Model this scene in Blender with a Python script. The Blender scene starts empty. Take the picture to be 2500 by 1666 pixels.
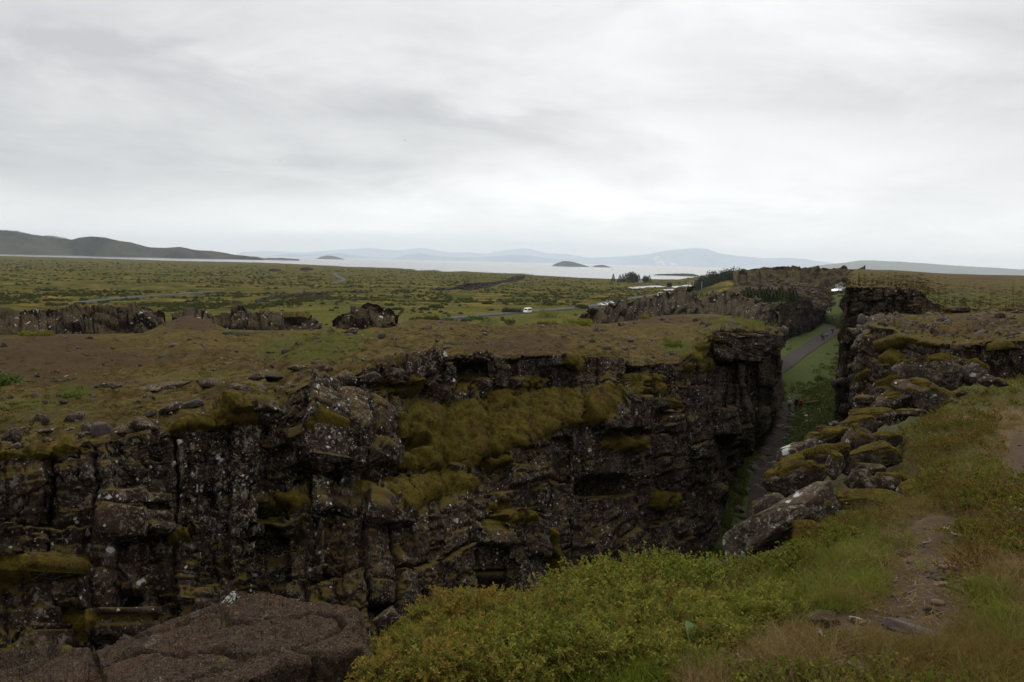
import bpy, bmesh, math, random
import numpy as np
from mathutils import Vector, Matrix

scene = bpy.context.scene
C = scene.collection
random.seed(7)
rng = np.random.default_rng(11)

# ------------------------------------------------------------------ camera
F = 2000.0                      # focal length in photo pixels (photo 2500 x 1666)
CX, CY = 1250.0, 833.0
PITCH = math.atan(194.0 / 2000.0)
ROLL = 0.0244
_f = np.array([0, math.cos(PITCH), -math.sin(PITCH)])
_r0 = np.array([1.0, 0, 0]); _u0 = np.array([0, math.sin(PITCH), math.cos(PITCH)])
CR = math.cos(ROLL) * _r0 + math.sin(ROLL) * _u0
CU = math.cos(ROLL) * _u0 - math.sin(ROLL) * _r0

cam_d = bpy.data.cameras.new('camera')
cam = bpy.data.objects.new('camera', cam_d); C.objects.link(cam)
cam_d.sensor_width = 36.0; cam_d.lens = 36.0 * F / 2500.0
cam_d.clip_start = 0.1; cam_d.clip_end = 200000.0
cam.matrix_world = Matrix(((CR[0], CU[0], -_f[0], 0), (CR[1], CU[1], -_f[1], 0), (CR[2], CU[2], -_f[2], 0), (0, 0, 0, 1)))
scene.camera = cam
scene.view_settings.view_transform = 'Standard'
scene.view_settings.look = 'None'
scene.view_settings.exposure = 0.25
scene.view_settings.gamma = 1.0
scene.view_settings.use_curve_mapping = False
scene.cycles.use_denoising = True
scene.cycles.max_bounces = 6
scene.cycles.volume_bounces = 1
scene.cycles.sample_clamp_indirect = 4.0

def ray(px, py):
    """direction of a photo pixel, forward component 1"""
    px = np.asarray(px, float); py = np.asarray(py, float)
    return (_f + ((px - CX) / F)[..., None] * CR - ((py - CY) / F)[..., None] * CU)
def at(px, py, d):
    return ray(px, py) * np.asarray(d, float)[..., None]
def at_z(px, py, z):
    r = ray(px, py); return r * (z / r[..., 2])[..., None]
def proj(P):
    d = P @ _f
    return CX + F * (P @ CR) / d, CY - F * (P @ CU) / d, d
K = 2500.0 / 2353.0             # measurements were taken on a 2353 px wide print

# ------------------------------------------------------------------ sky
SUN_AZ, SUN_EL = math.radians(12), math.radians(48)
world = bpy.data.worlds.new('World'); scene.world = world; world.use_nodes = True

class NT:
    """tiny node-tree helper"""
    def __init__(s, tree): s.t = tree; s.n = tree.nodes; s.l = tree.links
    def node(s, typ, **kw):
        n = s.n.new(typ)
        for k, v in kw.items(): setattr(n, k, v)
        return n
    def link(s, a, b): s.l.new(a, b)
    def _in(s, sock, v):
        if isinstance(v, bpy.types.NodeSocket): s.l.new(v, sock)
        elif v is not None:
            if hasattr(sock, 'default_value') and not isinstance(sock.default_value, float) and isinstance(v, (tuple, list)) and len(v) == 3 and len(sock.default_value) == 4:
                v = tuple(v) + (1.0,)
            sock.default_value = v
    def math(s, op, a, b=None, c=None, clamp=False):
        n = s.node('ShaderNodeMath', operation=op); n.use_clamp = clamp
        s._in(n.inputs[0], a)
        if b is not None: s._in(n.inputs[1], b)
        if c is not None: s._in(n.inputs[2], c)
        return n.outputs[0]
    def vmath(s, op, a, b=None, out=0):
        n = s.node('ShaderNodeVectorMath', operation=op); s._in(n.inputs[0], a)
        if b is not None: s._in(n.inputs[1], b)
        return n.outputs[out]
    def scale(s, a, k):
        n = s.node('ShaderNodeVectorMath', operation='MULTIPLY'); s._in(n.inputs[0], a); n.inputs[1].default_value = k
        return n.outputs[0]
    def ss(s, x, a, b, lo=0.0, hi=1.0):
        n = s.node('ShaderNodeMapRange', interpolation_type='SMOOTHSTEP')
        s._in(n.inputs[0], x); s._in(n.inputs[1], a); s._in(n.inputs[2], b); s._in(n.inputs[3], lo); s._in(n.inputs[4], hi)
        return n.outputs[0]
    def mix(s, f, a, b, blend='MIX'):
        n = s.node('ShaderNodeMix', data_type='RGBA', blend_type=blend)
        s._in(n.inputs[0], f); s._in(n.inputs[6], a); s._in(n.inputs[7], b)
        return n.outputs[2]
    def mixf(s, f, a, b):
        n = s.node('ShaderNodeMix', data_type='FLOAT')
        s._in(n.inputs[0], f); s._in(n.inputs[2], a); s._in(n.inputs[3], b)
        return n.outputs[0]
    def noise(s, vec, scale, detail=4, rough=0.55, dist=0.0, out=0):
        n = s.node('ShaderNodeTexNoise'); s._in(n.inputs['Vector'], vec)
        n.inputs['Scale'].default_value = scale; n.inputs['Detail'].default_value = detail
        n.inputs['Roughness'].default_value = rough; n.inputs['Distortion'].default_value = dist
        return n.outputs[out]
    def voro(s, vec, scale, feature='F1', rnd=1.0, out=0, metric='EUCLIDEAN'):
        n = s.node('ShaderNodeTexVoronoi', feature=feature, distance=metric); s._in(n.inputs['Vector'], vec)
        n.inputs['Scale'].default_value = scale; n.inputs['Randomness'].default_value = rnd
        return n.outputs[out]
    def xyz(s, v):
        n = s.node('ShaderNodeSeparateXYZ'); s._in(n.inputs[0], v); return n.outputs
    def comb(s, x, y, z):
        n = s.node('ShaderNodeCombineXYZ'); s._in(n.inputs[0], x); s._in(n.inputs[1], y); s._in(n.inputs[2], z); return n.outputs[0]

def build_sky():
    t = NT(world.node_tree)
    for n in list(t.n): t.n.remove(n)
    out = t.node('ShaderNodeOutputWorld')
    d = t.vmath('NORMALIZE', t.node('ShaderNodeTexCoord').outputs['Generated'])
    x, y, z = t.xyz(d)
    zc = t.math('ADD', t.math('MAXIMUM', z, 0.0), 0.17)
    p = t.comb(t.math('DIVIDE', x, zc), t.math('DIVIDE', y, zc), 0.0)
    n1 = t.noise(t.vmath('ADD', p, (3.7, 1.2, 0)), 0.55, 6, 0.55, 0.35)
    n2 = t.noise(t.vmath('ADD', p, (9.1, 4.2, 0)), 1.5, 7, 0.6, 0.45)
    # broad soft cloud masses, wide and low as seen from the ground
    xn = t.math('DIVIDE', x, t.math('MAXIMUM', t.math('SQRT', t.math('ADD', t.math('MULTIPLY', x, x), t.math('MULTIPLY', y, y))), 0.05))
    wx = t.math('ADD', xn, t.math('MULTIPLY', t.math('SUBTRACT', n1, 0.5), 0.55)); wz = t.math('ADD', z, t.math('MULTIPLY', t.math('SUBTRACT', n2, 0.5), 0.13))
    def blob(px, py, rx, ry):
        v0 = ray(px, py); v0 = v0 / np.linalg.norm(v0); h0 = math.hypot(v0[0], v0[1])
        dx = t.math('DIVIDE', t.math('SUBTRACT', wx, float(v0[0] / h0)), rx); dz = t.math('DIVIDE', t.math('SUBTRACT', wz, float(v0[2])), ry)
        q = t.math('ADD', t.math('MULTIPLY', dx, dx), t.math('MULTIPLY', dz, dz))
        return t.math('MULTIPLY', t.ss(q, 0.0, 1.6, 1.0, 0.0), t.ss(y, -0.1, 0.2))
    dark = t.math('MAXIMUM', blob(300, 300, 0.55, 0.10), t.math('MULTIPLY', blob(850, 330, 0.30, 0.05), 0.9))
    dark = t.math('MAXIMUM', dark, t.math('MULTIPLY', blob(2300, 250, 0.35, 0.10), 0.45))
    dark = t.math('MAXIMUM', dark, t.math('MULTIPLY', blob(400, 40, 0.8, 0.12), 0.55))
    bright = t.math('MAXIMUM', blob(1500, 400, 0.38, 0.055), t.math('MULTIPLY', blob(1600, 100, 0.35, 0.08), 0.40))
    v = t.math('ADD', 0.53, t.math('MULTIPLY', t.math('SUBTRACT', n1, 0.5), 0.95))
    v = t.math('ADD', v, t.math('MULTIPLY', t.math('SUBTRACT', n2, 0.5), 0.60))
    v = t.math('SUBTRACT', v, t.math('MULTIPLY', dark, 0.42))
    v = t.math('ADD', v, t.math('MULTIPLY', bright, 0.25))
    low = t.ss(z, 0.0, 0.11, 1.0, 0.0)
    v = t.math('ADD', v, t.math('MULTIPLY', low, 0.38))
    v = t.math('MULTIPLY', v, t.ss(z, 0.30, 0.95, 1.0, 1.3))
    rc = t.node('ShaderNodeValToRGB'); t._in(rc.inputs[0], v)
    e = rc.color_ramp.elements
    e[0].position = 0.12; e[0].color = (0.50, 0.503, 0.515, 1)
    e[1].position = 1.0; e[1].color = (1.13, 1.13, 1.115, 1)
    m = rc.color_ramp.elements.new(0.52); m.color = (0.80, 0.80, 0.803, 1)
    zen = t.math('MULTIPLY', t.ss(z, 0.30, 0.95, 1.0, 1.7), t.ss(y, -0.9, 0.6, 0.62, 1.0))  # brighter overhead; unseen sky behind the camera dimmed to deepen shade on cliffs
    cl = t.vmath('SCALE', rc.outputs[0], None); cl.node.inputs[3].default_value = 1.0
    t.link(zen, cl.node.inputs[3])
    # rain-blue band under the cloud base
    band = t.math('MULTIPLY', t.ss(t.math('ADD', z, t.math('MULTIPLY', t.math('SUBTRACT', n2, 0.5), 0.02)), 0.020, 0.036, 1.0, 0.0),
                  t.math('MULTIPLY', t.ss(x, -0.40, -0.26), t.ss(x, 0.10, 0.26, 1.0, 0.0)))
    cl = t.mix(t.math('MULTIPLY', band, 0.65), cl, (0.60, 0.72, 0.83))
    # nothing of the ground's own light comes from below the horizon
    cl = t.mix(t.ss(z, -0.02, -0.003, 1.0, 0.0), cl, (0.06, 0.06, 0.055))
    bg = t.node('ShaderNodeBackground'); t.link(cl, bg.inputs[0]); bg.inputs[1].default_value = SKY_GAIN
    sk = t.node('ShaderNodeTexSky', sky_type='NISHITA', sun_disc=False)
    sk.sun_elevation = SUN_EL; sk.sun_rotation = SUN_AZ
    bg2 = t.node('ShaderNodeBackground'); t.link(sk.outputs[0], bg2.inputs[0]); bg2.inputs[1].default_value = 0.08
    mx = t.node('ShaderNodeMixShader'); mx.inputs[0].default_value = 0.05
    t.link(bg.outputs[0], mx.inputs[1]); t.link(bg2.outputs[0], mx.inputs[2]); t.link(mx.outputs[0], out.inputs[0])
SKY_GAIN = 0.98
build_sky()

sun_d = bpy.data.lights.new('sun', 'SUN'); sun_d.energy = 1.5; sun_d.angle = math.radians(50); sun_d.color = (1.0, 0.95, 0.87)
sun = bpy.data.objects.new('sun', sun_d); C.objects.link(sun)
_sd = Vector((math.sin(SUN_AZ) * math.cos(SUN_EL), math.cos(SUN_AZ) * math.cos(SUN_EL), math.sin(SUN_EL)))
sun.rotation_euler = (-_sd).to_track_quat('-Z', 'Y').to_euler()

# ------------------------------------------------------------------ numeric helpers
def _hash(ix, iy, iz, seed):
    h = (ix * 374761393 + iy * 668265263 + iz * 2147483647 + seed * 1274126177) & 0xFFFFFFFF
    h = ((h ^ (h >> 13)) * 1274126177) & 0xFFFFFFFF
    h = h ^ (h >> 16)
    return h
def rnd01(ix, iy=0, iz=0, seed=0):
    ix = np.asarray(ix, dtype=np.int64); iy = np.asarray(iy, dtype=np.int64); iz = np.asarray(iz, dtype=np.int64)
    return (_hash(ix, iy, iz, seed) & 0xFFFFFF) / float(0x1000000)
def vnoise(x, y, z=0.0, seed=0):
    """smooth gradient noise, about -1..1"""
    x, y, z = np.broadcast_arrays(np.asarray(x, float), np.asarray(y, float), np.asarray(z, float))
    ix = np.floor(x).astype(np.int64); iy = np.floor(y).astype(np.int64); iz = np.floor(z).astype(np.int64)
    fx = x - ix; fy = y - iy; fz = z - iz
    u = fx * fx * fx * (fx * (fx * 6 - 15) + 10); v = fy * fy * fy * (fy * (fy * 6 - 15) + 10); w = fz * fz * fz * (fz * (fz * 6 - 15) + 10)
    def g(dx, dy, dz):
        h = _hash(ix + dx, iy + dy, iz + dz, seed)
        a = (h & 0xFFFF) * (2 * np.pi / 65536.0); b = ((h >> 16) & 0x7FFF) * (2.0 / 32768.0) - 1
        s = np.sqrt(np.maximum(0, 1 - b * b))
        return (np.cos(a) * s) * (fx - dx) + (np.sin(a) * s) * (fy - dy) + b * (fz - dz)
    flat = not np.any(z)
    def lay(dz):
        a0 = g(0, 0, dz); a1 = g(1, 0, dz); b0 = g(0, 1, dz); b1 = g(1, 1, dz)
        a = a0 + u * (a1 - a0); b = b0 + u * (b1 - b0)
        return a + v * (b - a)
    l0 = lay(0)
    if flat: return l0 * 1.6
    l1 = lay(1)
    return (l0 + w * (l1 - l0)) * 1.6
def fbm(x, y, z=0.0, oct=4, seed=0, gain=0.5, lac=2.03):
    s = 0.0; a = 1.0; t = 0.0
    for i in range(oct):
        s = s + a * vnoise(np.asarray(x) * lac ** i, np.asarray(y) * lac ** i, np.asarray(z) * lac ** i, seed + i * 17); t += a; a *= gain
    return s / t
def sstep(x, a, b):
    t = np.clip((np.asarray(x, float) - a) / (b - a), 0, 1); return t * t * (3 - 2 * t)
def lerp(a, b, t): return a + (b - a) * t
def interp(x, pts, col=1):
    pts = sorted(pts); return np.interp(x, [p[0] for p in pts], [p[col] for p in pts])
def smooth1(a, n):
    if n < 1: return a
    k = np.hanning(2 * n + 3)[1:-1]; k /= k.sum()
    return np.convolve(np.pad(a, n, mode='edge'), k, 'valid')
def in_poly(px, py, poly):
    poly = np.asarray(poly, float); n = len(poly); res = np.zeros(np.shape(px), bool)
    j = n - 1
    for i in range(n):
        xi, yi = poly[i]; xj, yj = poly[j]
        c = ((yi > py) != (yj > py)) & (px < (xj - xi) * (py - yi) / (yj - yi + 1e-12) + xi)
        res ^= c; j = i
    return res
def poly_sd(px, py, poly):
    """signed distance to a polygon: positive inside"""
    poly = np.asarray(poly, float); d = np.full(np.shape(px), 1e9)
    for i in range(len(poly)):
        a = poly[i]; b = poly[(i + 1) % len(poly)]; ab = b - a
        t = np.clip(((px - a[0]) * ab[0] + (py - a[1]) * ab[1]) / (ab @ ab + 1e-9), 0, 1)
        d = np.minimum(d, np.hypot(px - a[0] - t * ab[0], py - a[1] - t * ab[1]))
    return np.where(in_poly(px, py, poly), d, -d)

# ------------------------------------------------------------------ object helpers
def new_mesh(name, V, Q, smooth=True, attrs=None):
    """mesh from an (n,3) vertex array and an (m,3|4) face array"""
    V = np.ascontiguousarray(V, dtype=np.float32); Q = np.ascontiguousarray(Q, dtype=np.int32)
    me = bpy.data.meshes.new(name); k = Q.shape[1]
    me.vertices.add(len(V)); me.vertices.foreach_set('co', V.ravel())
    me.loops.add(Q.size); me.loops.foreach_set('vertex_index', Q.ravel())
    me.polygons.add(len(Q)); me.polygons.foreach_set('loop_start', np.arange(0, Q.size, k, dtype=np.int32))
    me.polygons.foreach_set('loop_total', np.full(len(Q), k, dtype=np.int32))
    me.update(calc_edges=True)
    if smooth: me.polygons.foreach_set('use_smooth', np.ones(len(Q), dtype=bool))
    for an, arr in (attrs or {}).items():
        arr = np.asarray(arr, dtype=np.float32)
        if arr.ndim == 2 and arr.shape[1] == 4:
            a = me.attributes.new(an, 'FLOAT_COLOR', 'POINT'); a.data.foreach_set('color', arr.ravel())
        elif arr.ndim == 2:
            a = me.attributes.new(an, 'FLOAT_VECTOR', 'POINT'); a.data.foreach_set('vector', arr.ravel())
        else:
            a = me.attributes.new(an, 'FLOAT', 'POINT'); a.data.foreach_set('value', arr)
    return me
def obj(name, me, mat=None, parent=None, label=None, cat=None, group=None, kind=None, loc=None):
    o = bpy.data.objects.new(name, me); C.objects.link(o)
    if mat is not None and me is not None and hasattr(me, 'materials') and not len(me.materials): me.materials.append(mat)
    if parent is not None: o.parent = parent
    if loc is not None: o.location = loc
    if label: o['label'] = label
    if cat: o['category'] = cat
    if group: o['group'] = group
    if kind: o['kind'] = kind
    return o
def grid_faces(nr, nc):
    i = np.arange(nr * nc).reshape(nr, nc)
    return np.stack([i[:-1, :-1], i[1:, :-1], i[1:, 1:], i[:-1, 1:]], -1).reshape(-1, 4)
def sub_mesh(P, Q, sel, attrs=None):
    """keep the faces sel of a big point array: compact vertex and face arrays"""
    q = Q[sel]; u, inv = np.unique(q, return_inverse=True)
    return P[u], inv.reshape(q.shape), {k: v[u] for k, v in (attrs or {}).items()}
def grid_normals(P):
    """P (nr,nc,3) -> unit normals, facing roughly up or towards the camera"""
    du = np.gradient(P, axis=1); dv = np.gradient(P, axis=0)
    n = np.cross(du, dv); n /= np.linalg.norm(n, axis=-1, keepdims=True) + 1e-12
    return n

def scatter(name, pts, rot, scl, idx, sources, kind='stuff', parent=None, **kw):
    """one stuff object: source meshes instanced on points by geometry nodes"""
    V = np.asarray(pts, np.float32)
    me = bpy.data.meshes.new(name); me.vertices.add(len(V)); me.vertices.foreach_set('co', V.ravel())
    for an, arr, ty, key in (('rot', rot, 'FLOAT_VECTOR', 'vector'), ('scl', scl, 'FLOAT', 'value'), ('pick', idx, 'INT', 'value')):
        a = me.attributes.new(an, ty, 'POINT'); a.data.foreach_set(key, np.ascontiguousarray(arr, np.int32 if ty == 'INT' else np.float32).ravel())
    col = bpy.data.collections.new(name + '_source')
    for i, m in enumerate(sources):
        so = bpy.data.objects.new('%s_source_%02d' % (name, i), m); col.objects.link(so)
    ng = bpy.data.node_groups.new(name, 'GeometryNodeTree')
    ng.interface.new_socket('Geometry', in_out='INPUT', socket_type='NodeSocketGeometry')
    ng.interface.new_socket('Geometry', in_out='OUTPUT', socket_type='NodeSocketGeometry')
    t = NT(ng)
    gi = t.node('NodeGroupInput'); go = t.node('NodeGroupOutput')
    ci = t.node('GeometryNodeCollectionInfo'); ci.inputs['Collection'].default_value = col
    ci.inputs['Separate Children'].default_value = True; ci.inputs['Reset Children'].default_value = True
    ip = t.node('GeometryNodeInstanceOnPoints')
    t.link(gi.outputs[0], ip.inputs['Points']); t.link(ci.outputs[0], ip.inputs['Instance'])
    ip.inputs['Pick Instance'].default_value = True
    def na(an, ty):
        n = t.node('GeometryNodeInputNamedAttribute', data_type=ty); n.inputs[0].default_value = an
        return n.outputs[0]
    t.link(na('pick', 'INT'), ip.inputs['Instance Index'])
    e2r = t.node('FunctionNodeEulerToRotation'); t.link(na('rot', 'FLOAT_VECTOR'), e2r.inputs[0])
    t.link(e2r.outputs[0], ip.inputs['Rotation']); t.link(na('scl', 'FLOAT'), ip.inputs['Scale'])
    t.link(ip.outputs[0], go.inputs[0])
    o = obj(name, me, None, parent, kind=kind, **kw)
    md = o.modifiers.new('scatter', 'NODES'); md.node_group = ng
    return o

# ------------------------------------------------------------------ materials
def mat_new(name):
    m = bpy.data.materials.new(name); m.use_nodes = True
    t = NT(m.node_tree); b = m.node_tree.nodes['Principled BSDF']
    b.inputs['Roughness'].default_value = 0.9
    b.inputs['Specular IOR Level'].default_value = 0.12
    return m, t, b
def setbump(t, b, h, dist=0.02, strength=1.0):
    n = t.node('ShaderNodeBump'); n.inputs['Strength'].default_value = strength; n.inputs['Distance'].default_value = dist
    t._in(n.inputs['Height'], h); t.link(n.outputs[0], b.inputs['Normal'])
def flat_mat(name, col, rough=0.8, var=0.25, scale=6.0, spec=0.25):
    m, t, b = mat_new(name)
    n = t.noise(t.node('ShaderNodeNewGeometry').outputs['Position'], scale, 4, 0.6)
    c = t.mix(n, tuple(max(0, k * (1 - var)) for k in col), tuple(k * (1 + var) for k in col))
    t.link(c, b.inputs['Base Color']); b.inputs['Roughness'].default_value = rough; b.inputs['Specular IOR Level'].default_value = spec
    return m

def rock_mat(name, base=(0.034, 0.0225, 0.0145), dark=(0.0055, 0.0035, 0.0024), lich=0.5, scale=1.0, moss=0.5, white=0.5, fine=1.0, red=0.3):
    """weathered basalt: dark skin, grey and white crustose lichen, moss where it faces up"""
    m, t, b = mat_new(name)
    g = t.node('ShaderNodeNewGeometry'); p = g.outputs['Position']; nz = t.xyz(g.outputs['Normal'])[2]
    oi = t.node('ShaderNodeObjectInfo').outputs['Random']
    big = t.noise(p, 0.55 * scale, 4, 0.6, 0.4)
    mid = t.noise(t.vmath('MULTIPLY', p, (1, 1, 0.45)), 3.2 * scale, 6, 0.65, 0.5)
    fin = t.noise(p, 22 * scale * fine, 5, 0.7)
    c = t.mix(t.ss(mid, 0.33, 0.68), dark, base)
    c = t.mix(t.math('MULTIPLY', t.ss(big, 0.45, 0.7), red), c, (0.075, 0.042, 0.028))
    c = t.mix(t.math('MULTIPLY', t.ss(fin, 0.5, 0.75), 0.55), c, tuple(k * 1.9 for k in base))
    # grey crust lichen, clumped
    cl = t.math('MULTIPLY', t.ss(t.noise(p, 5.0 * scale, 7, 0.78, 0.4), 0.52, 0.60), t.ss(t.noise(p, 1.1 * scale, 4, 0.65), 0.36, 0.56))
    c = t.mix(t.math('MULTIPLY', cl, lich), c, (0.190, 0.164, 0.128))
    cl2 = t.math('MULTIPLY', t.ss(t.noise(t.vmath('ADD', p, (11, 3, 7)), 13.0 * scale, 6, 0.8, 0.3), 0.55, 0.62), t.ss(t.noise(p, 0.7 * scale, 4, 0.65), 0.38, 0.58))
    c = t.mix(t.math('MULTIPLY', cl2, min(1.0, lich * 1.2)), c, (0.270, 0.245, 0.205))
    # white rosettes, several sizes
    for sc, thr, seed, wf in ((2.4, 0.24, 3.1, 0.6), (6.5, 0.25, 7.7, 1.0), (15.0, 0.20, 1.3, 1.0)):
        q = t.vmath('ADD', p, (seed, seed * 2, seed * 3))
        wob = t.vmath('ADD', q, t.scale(t.noise(q, sc * 2.2 * scale, 4, 0.6, out=1), (0.62 / sc / scale,) * 3))
        vd = t.voro(wob, sc * scale); vr = t.xyz(t.voro(wob, sc * scale, out=1))[0]
        spot = t.math('MULTIPLY', t.ss(vd, thr * 0.75, thr, 1.0, 0.0), t.ss(vr, 1 - 0.42 * white * wf, 1 - 0.38 * white * wf))
        gate = t.ss(t.noise(q, 0.8 * scale, 4, 0.65), 0.44, 0.56)
        c = t.mix(t.math('MULTIPLY', t.math('MULTIPLY', spot, gate), t.ss(fin, 0.30, 0.48, 0.35, 1.0)), c, (0.46, 0.445, 0.42))
    mm = t.math('MULTIPLY', t.ss(t.math('ADD', nz, t.math('MULTIPLY', t.math('SUBTRACT', t.noise(p, 1.6 * scale, 5, 0.65), 0.5), 1.1)), 0.60, 0.92), moss)
    c = t.mix(mm, c, t.mix(fin, (0.045, 0.030, 0.008), (0.10, 0.074, 0.018)))
    c = t.mix(t.math('MULTIPLY', oi, 0.28), c, t.mix(1.0, c, (0.35, 0.33, 0.32), 'MULTIPLY'))
    t.link(c, b.inputs['Base Color'])
    h = t.math('ADD', t.math('MULTIPLY', mid, 0.9), t.math('MULTIPLY', fin, 0.35))
    h = t.math('ADD', h, t.math('MULTIPLY', t.noise(p, 60 * scale * fine, 3, 0.6), 0.12))
    setbump(t, b, h, 0.07 / scale, 0.9)
    b.inputs['Roughness'].default_value = 0.95; b.inputs['Specular IOR Level'].default_value = 0.05
    return m

def moss_mat(name, hi=(0.088, 0.066, 0.0105), lo=(0.026, 0.0165, 0.0035), green=0.25, scale=1.0):
    m, t, b = mat_new(name)
    g = t.node('ShaderNodeNewGeometry'); p = g.outputs['Position']
    n1 = t.noise(p, 1.1 * scale, 4, 0.6, 0.3); n2 = t.noise(p, 9 * scale, 5, 0.7); n3 = t.noise(t.vmath('MULTIPLY', p, (1, 1, 0.35)), 55 * scale, 3, 0.7)
    c = t.mix(t.ss(n2, 0.3, 0.7), lo, hi)
    c = t.mix(t.math('MULTIPLY', t.ss(n1, 0.5, 0.68), green * 1.6), c, (0.060, 0.068, 0.016))
    c = t.mix(t.math('MULTIPLY', t.ss(t.noise(p, 0.6 * scale, 3), 0.5, 0.7), 0.55), c, (0.050, 0.030, 0.011))
    c = t.mix(t.math('MULTIPLY', t.ss(n3, 0.45, 0.7), 0.5), c, (0.165, 0.122, 0.020))
    c = t.mix(t.math('MULTIPLY', t.ss(t.noise(p, 3.2 * scale, 5, 0.7, 0.4), 0.52, 0.64), 0.7), c, (0.022, 0.014, 0.006))
    t.link(c, b.inputs['Base Color'])
    setbump(t, b, t.math('ADD', t.math('MULTIPLY', n2, 0.6), t.math('MULTIPLY', n3, 0.5)), 0.08 / scale, 0.9)
    b.inputs['Roughness'].default_value = 1.0; b.inputs['Specular IOR Level'].default_value = 0.05
    return m
# ================================================================== FAR SETTING
LAKE_Z = -30.0
HAZE = 3.2e-5
# ---- haze: one closed box of even pale air round everything
bmh = bmesh.new(); bmesh.ops.create_cube(bmh, size=1.0)
meh = bpy.data.meshes.new('haze'); bmh.to_mesh(meh); bmh.free()
hz = obj('haze', meh, None, kind='stuff'); hz.scale = (140000, 140000, 1236); hz.location = (0, 0, -36 + 618)
hm = bpy.data.materials.new('haze_air'); hm.use_nodes = True
hm.node_tree.nodes.clear()
_t = NT(hm.node_tree); _o = _t.node('ShaderNodeOutputMaterial'); _v = _t.node('ShaderNodeVolumePrincipled')
_v.inputs['Color'].default_value = (0.90, 0.955, 1.0, 1); _v.inputs['Density'].default_value = HAZE; _v.inputs['Anisotropy'].default_value = 0.3
_t.link(_v.outputs[0], _o.inputs['Volume']); meh.materials.append(hm)

# ---- lake
def water_mat(name, col=(0.05, 0.06, 0.07), rough=0.2, bump=0.0):
    m, t, b = mat_new(name)
    b.inputs['Base Color'].default_value = (*col, 1); b.inputs['Roughness'].default_value = rough
    b.inputs['IOR'].default_value = 1.33; b.inputs['Specular IOR Level'].default_value = 1.0
    return m
M_water = water_mat('lake_water')
lk = np.array([[-60000, 300, LAKE_Z], [60000, 300, LAKE_Z], [60000, 62000, LAKE_Z], [-60000, 62000, LAKE_Z]])
obj('lake', new_mesh('lake', lk, np.array([[0, 1, 2, 3]])), M_water, kind='structure')

# ---- hills and mountains from traced skylines
def hill_mat(name, cols, scale):
    m, t, b = mat_new(name)
    p = t.node('ShaderNodeNewGeometry').outputs['Position']
    n = t.noise(p, scale, 6, 0.6, 0.5); n2 = t.noise(p, scale * 4.3, 5, 0.6, 0.3)
    c = t.mix(t.ss(n, 0.42, 0.58), cols[0], cols[1]); c = t.mix(t.math('MULTIPLY', t.ss(n2, 0.5, 0.7), 0.6), c, cols[2])
    t.link(c, b.inputs['Base Color']); b.inputs['Roughness'].default_value = 1.0; b.inputs['Specular IOR Level'].default_value = 0.0
    return m
def hill(name, sky, d, mat, slope=3.0, relief=0.25, wave=600.0, base_z=LAKE_Z - 1, step=4.0, rows=40, seed=5):
    """a ridge whose crest runs along the traced skyline (print pixels) at distance d"""
    xs = np.arange(sky[0][0] * K, sky[-1][0] * K + 1, step)
    ys = smooth1(interp(xs / K, sky) * K, 1)
    ys = ys + 0.6 * vnoise(xs / 11.0, 3.3, seed=seed) + 0.5 * vnoise(xs / 5.0, 6.1, seed=seed + 1)
    dd = np.full_like(xs, d) * (1 + 0.05 * vnoise(xs / 160.0, 1.7, seed=seed))
    crest = at(xs, ys, dd)
    h = np.maximum(crest[:, 2] - base_z, 0.5)
    t = np.concatenate([np.linspace(0, 1, rows), np.linspace(1, 2, 8)[1:]])
    dirx = crest[:, :2] / np.linalg.norm(crest[:, :2], axis=1, keepdims=True)
    off = np.where(t[:, None] <= 1, -(1 - t[:, None]) * slope * h[None], (t[:, None] - 1) * slope * h[None])
    X = crest[None, :, 0] + dirx[None, :, 0] * off; Y = crest[None, :, 1] + dirx[None, :, 1] * off
    prof = np.where(t <= 1, t ** 1.15, 2 - t)[:, None]
    n = fbm(X / wave, Y / wave, 0.0, 5, seed)
    n = 1 - 2 * np.abs(n)
    env = (np.clip(t, 0, 1) * (1 - np.clip(t, 0, 1)))[:, None] * 4
    Z = base_z + h[None] * (prof + relief * env * (n - 0.4) * np.where(t <= 1, 1, 0)[:, None])
    Z = np.minimum(Z, base_z + h[None] * 0.995 * np.where(t[:, None] == 1, 2, 1))
    P = np.stack([X, Y, Z], -1)
    return obj(name, new_mesh(name, P.reshape(-1, 3), grid_faces(*Z.shape)), mat, kind='structure')
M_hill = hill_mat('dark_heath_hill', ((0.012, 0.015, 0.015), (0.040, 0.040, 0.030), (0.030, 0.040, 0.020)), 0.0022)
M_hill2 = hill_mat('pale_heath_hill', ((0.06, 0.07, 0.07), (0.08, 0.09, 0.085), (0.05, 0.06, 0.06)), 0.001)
M_mtn = hill_mat('mountain_scree', ((0.09, 0.19, 0.32), (0.14, 0.25, 0.39), (0.20, 0.31, 0.44)), 0.00045)  # blue of the hazy air in between is mixed into these colours
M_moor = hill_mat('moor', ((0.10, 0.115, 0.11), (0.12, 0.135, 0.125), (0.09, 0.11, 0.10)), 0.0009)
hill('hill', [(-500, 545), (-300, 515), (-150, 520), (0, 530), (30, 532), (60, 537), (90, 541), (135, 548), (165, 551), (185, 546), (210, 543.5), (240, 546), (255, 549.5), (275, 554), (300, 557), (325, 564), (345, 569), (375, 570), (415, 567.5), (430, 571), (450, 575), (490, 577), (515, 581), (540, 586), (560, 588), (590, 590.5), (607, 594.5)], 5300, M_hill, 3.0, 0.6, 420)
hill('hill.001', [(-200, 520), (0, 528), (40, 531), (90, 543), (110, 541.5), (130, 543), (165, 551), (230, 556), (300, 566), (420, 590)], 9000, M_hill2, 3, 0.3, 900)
FAR = 52000
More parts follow.
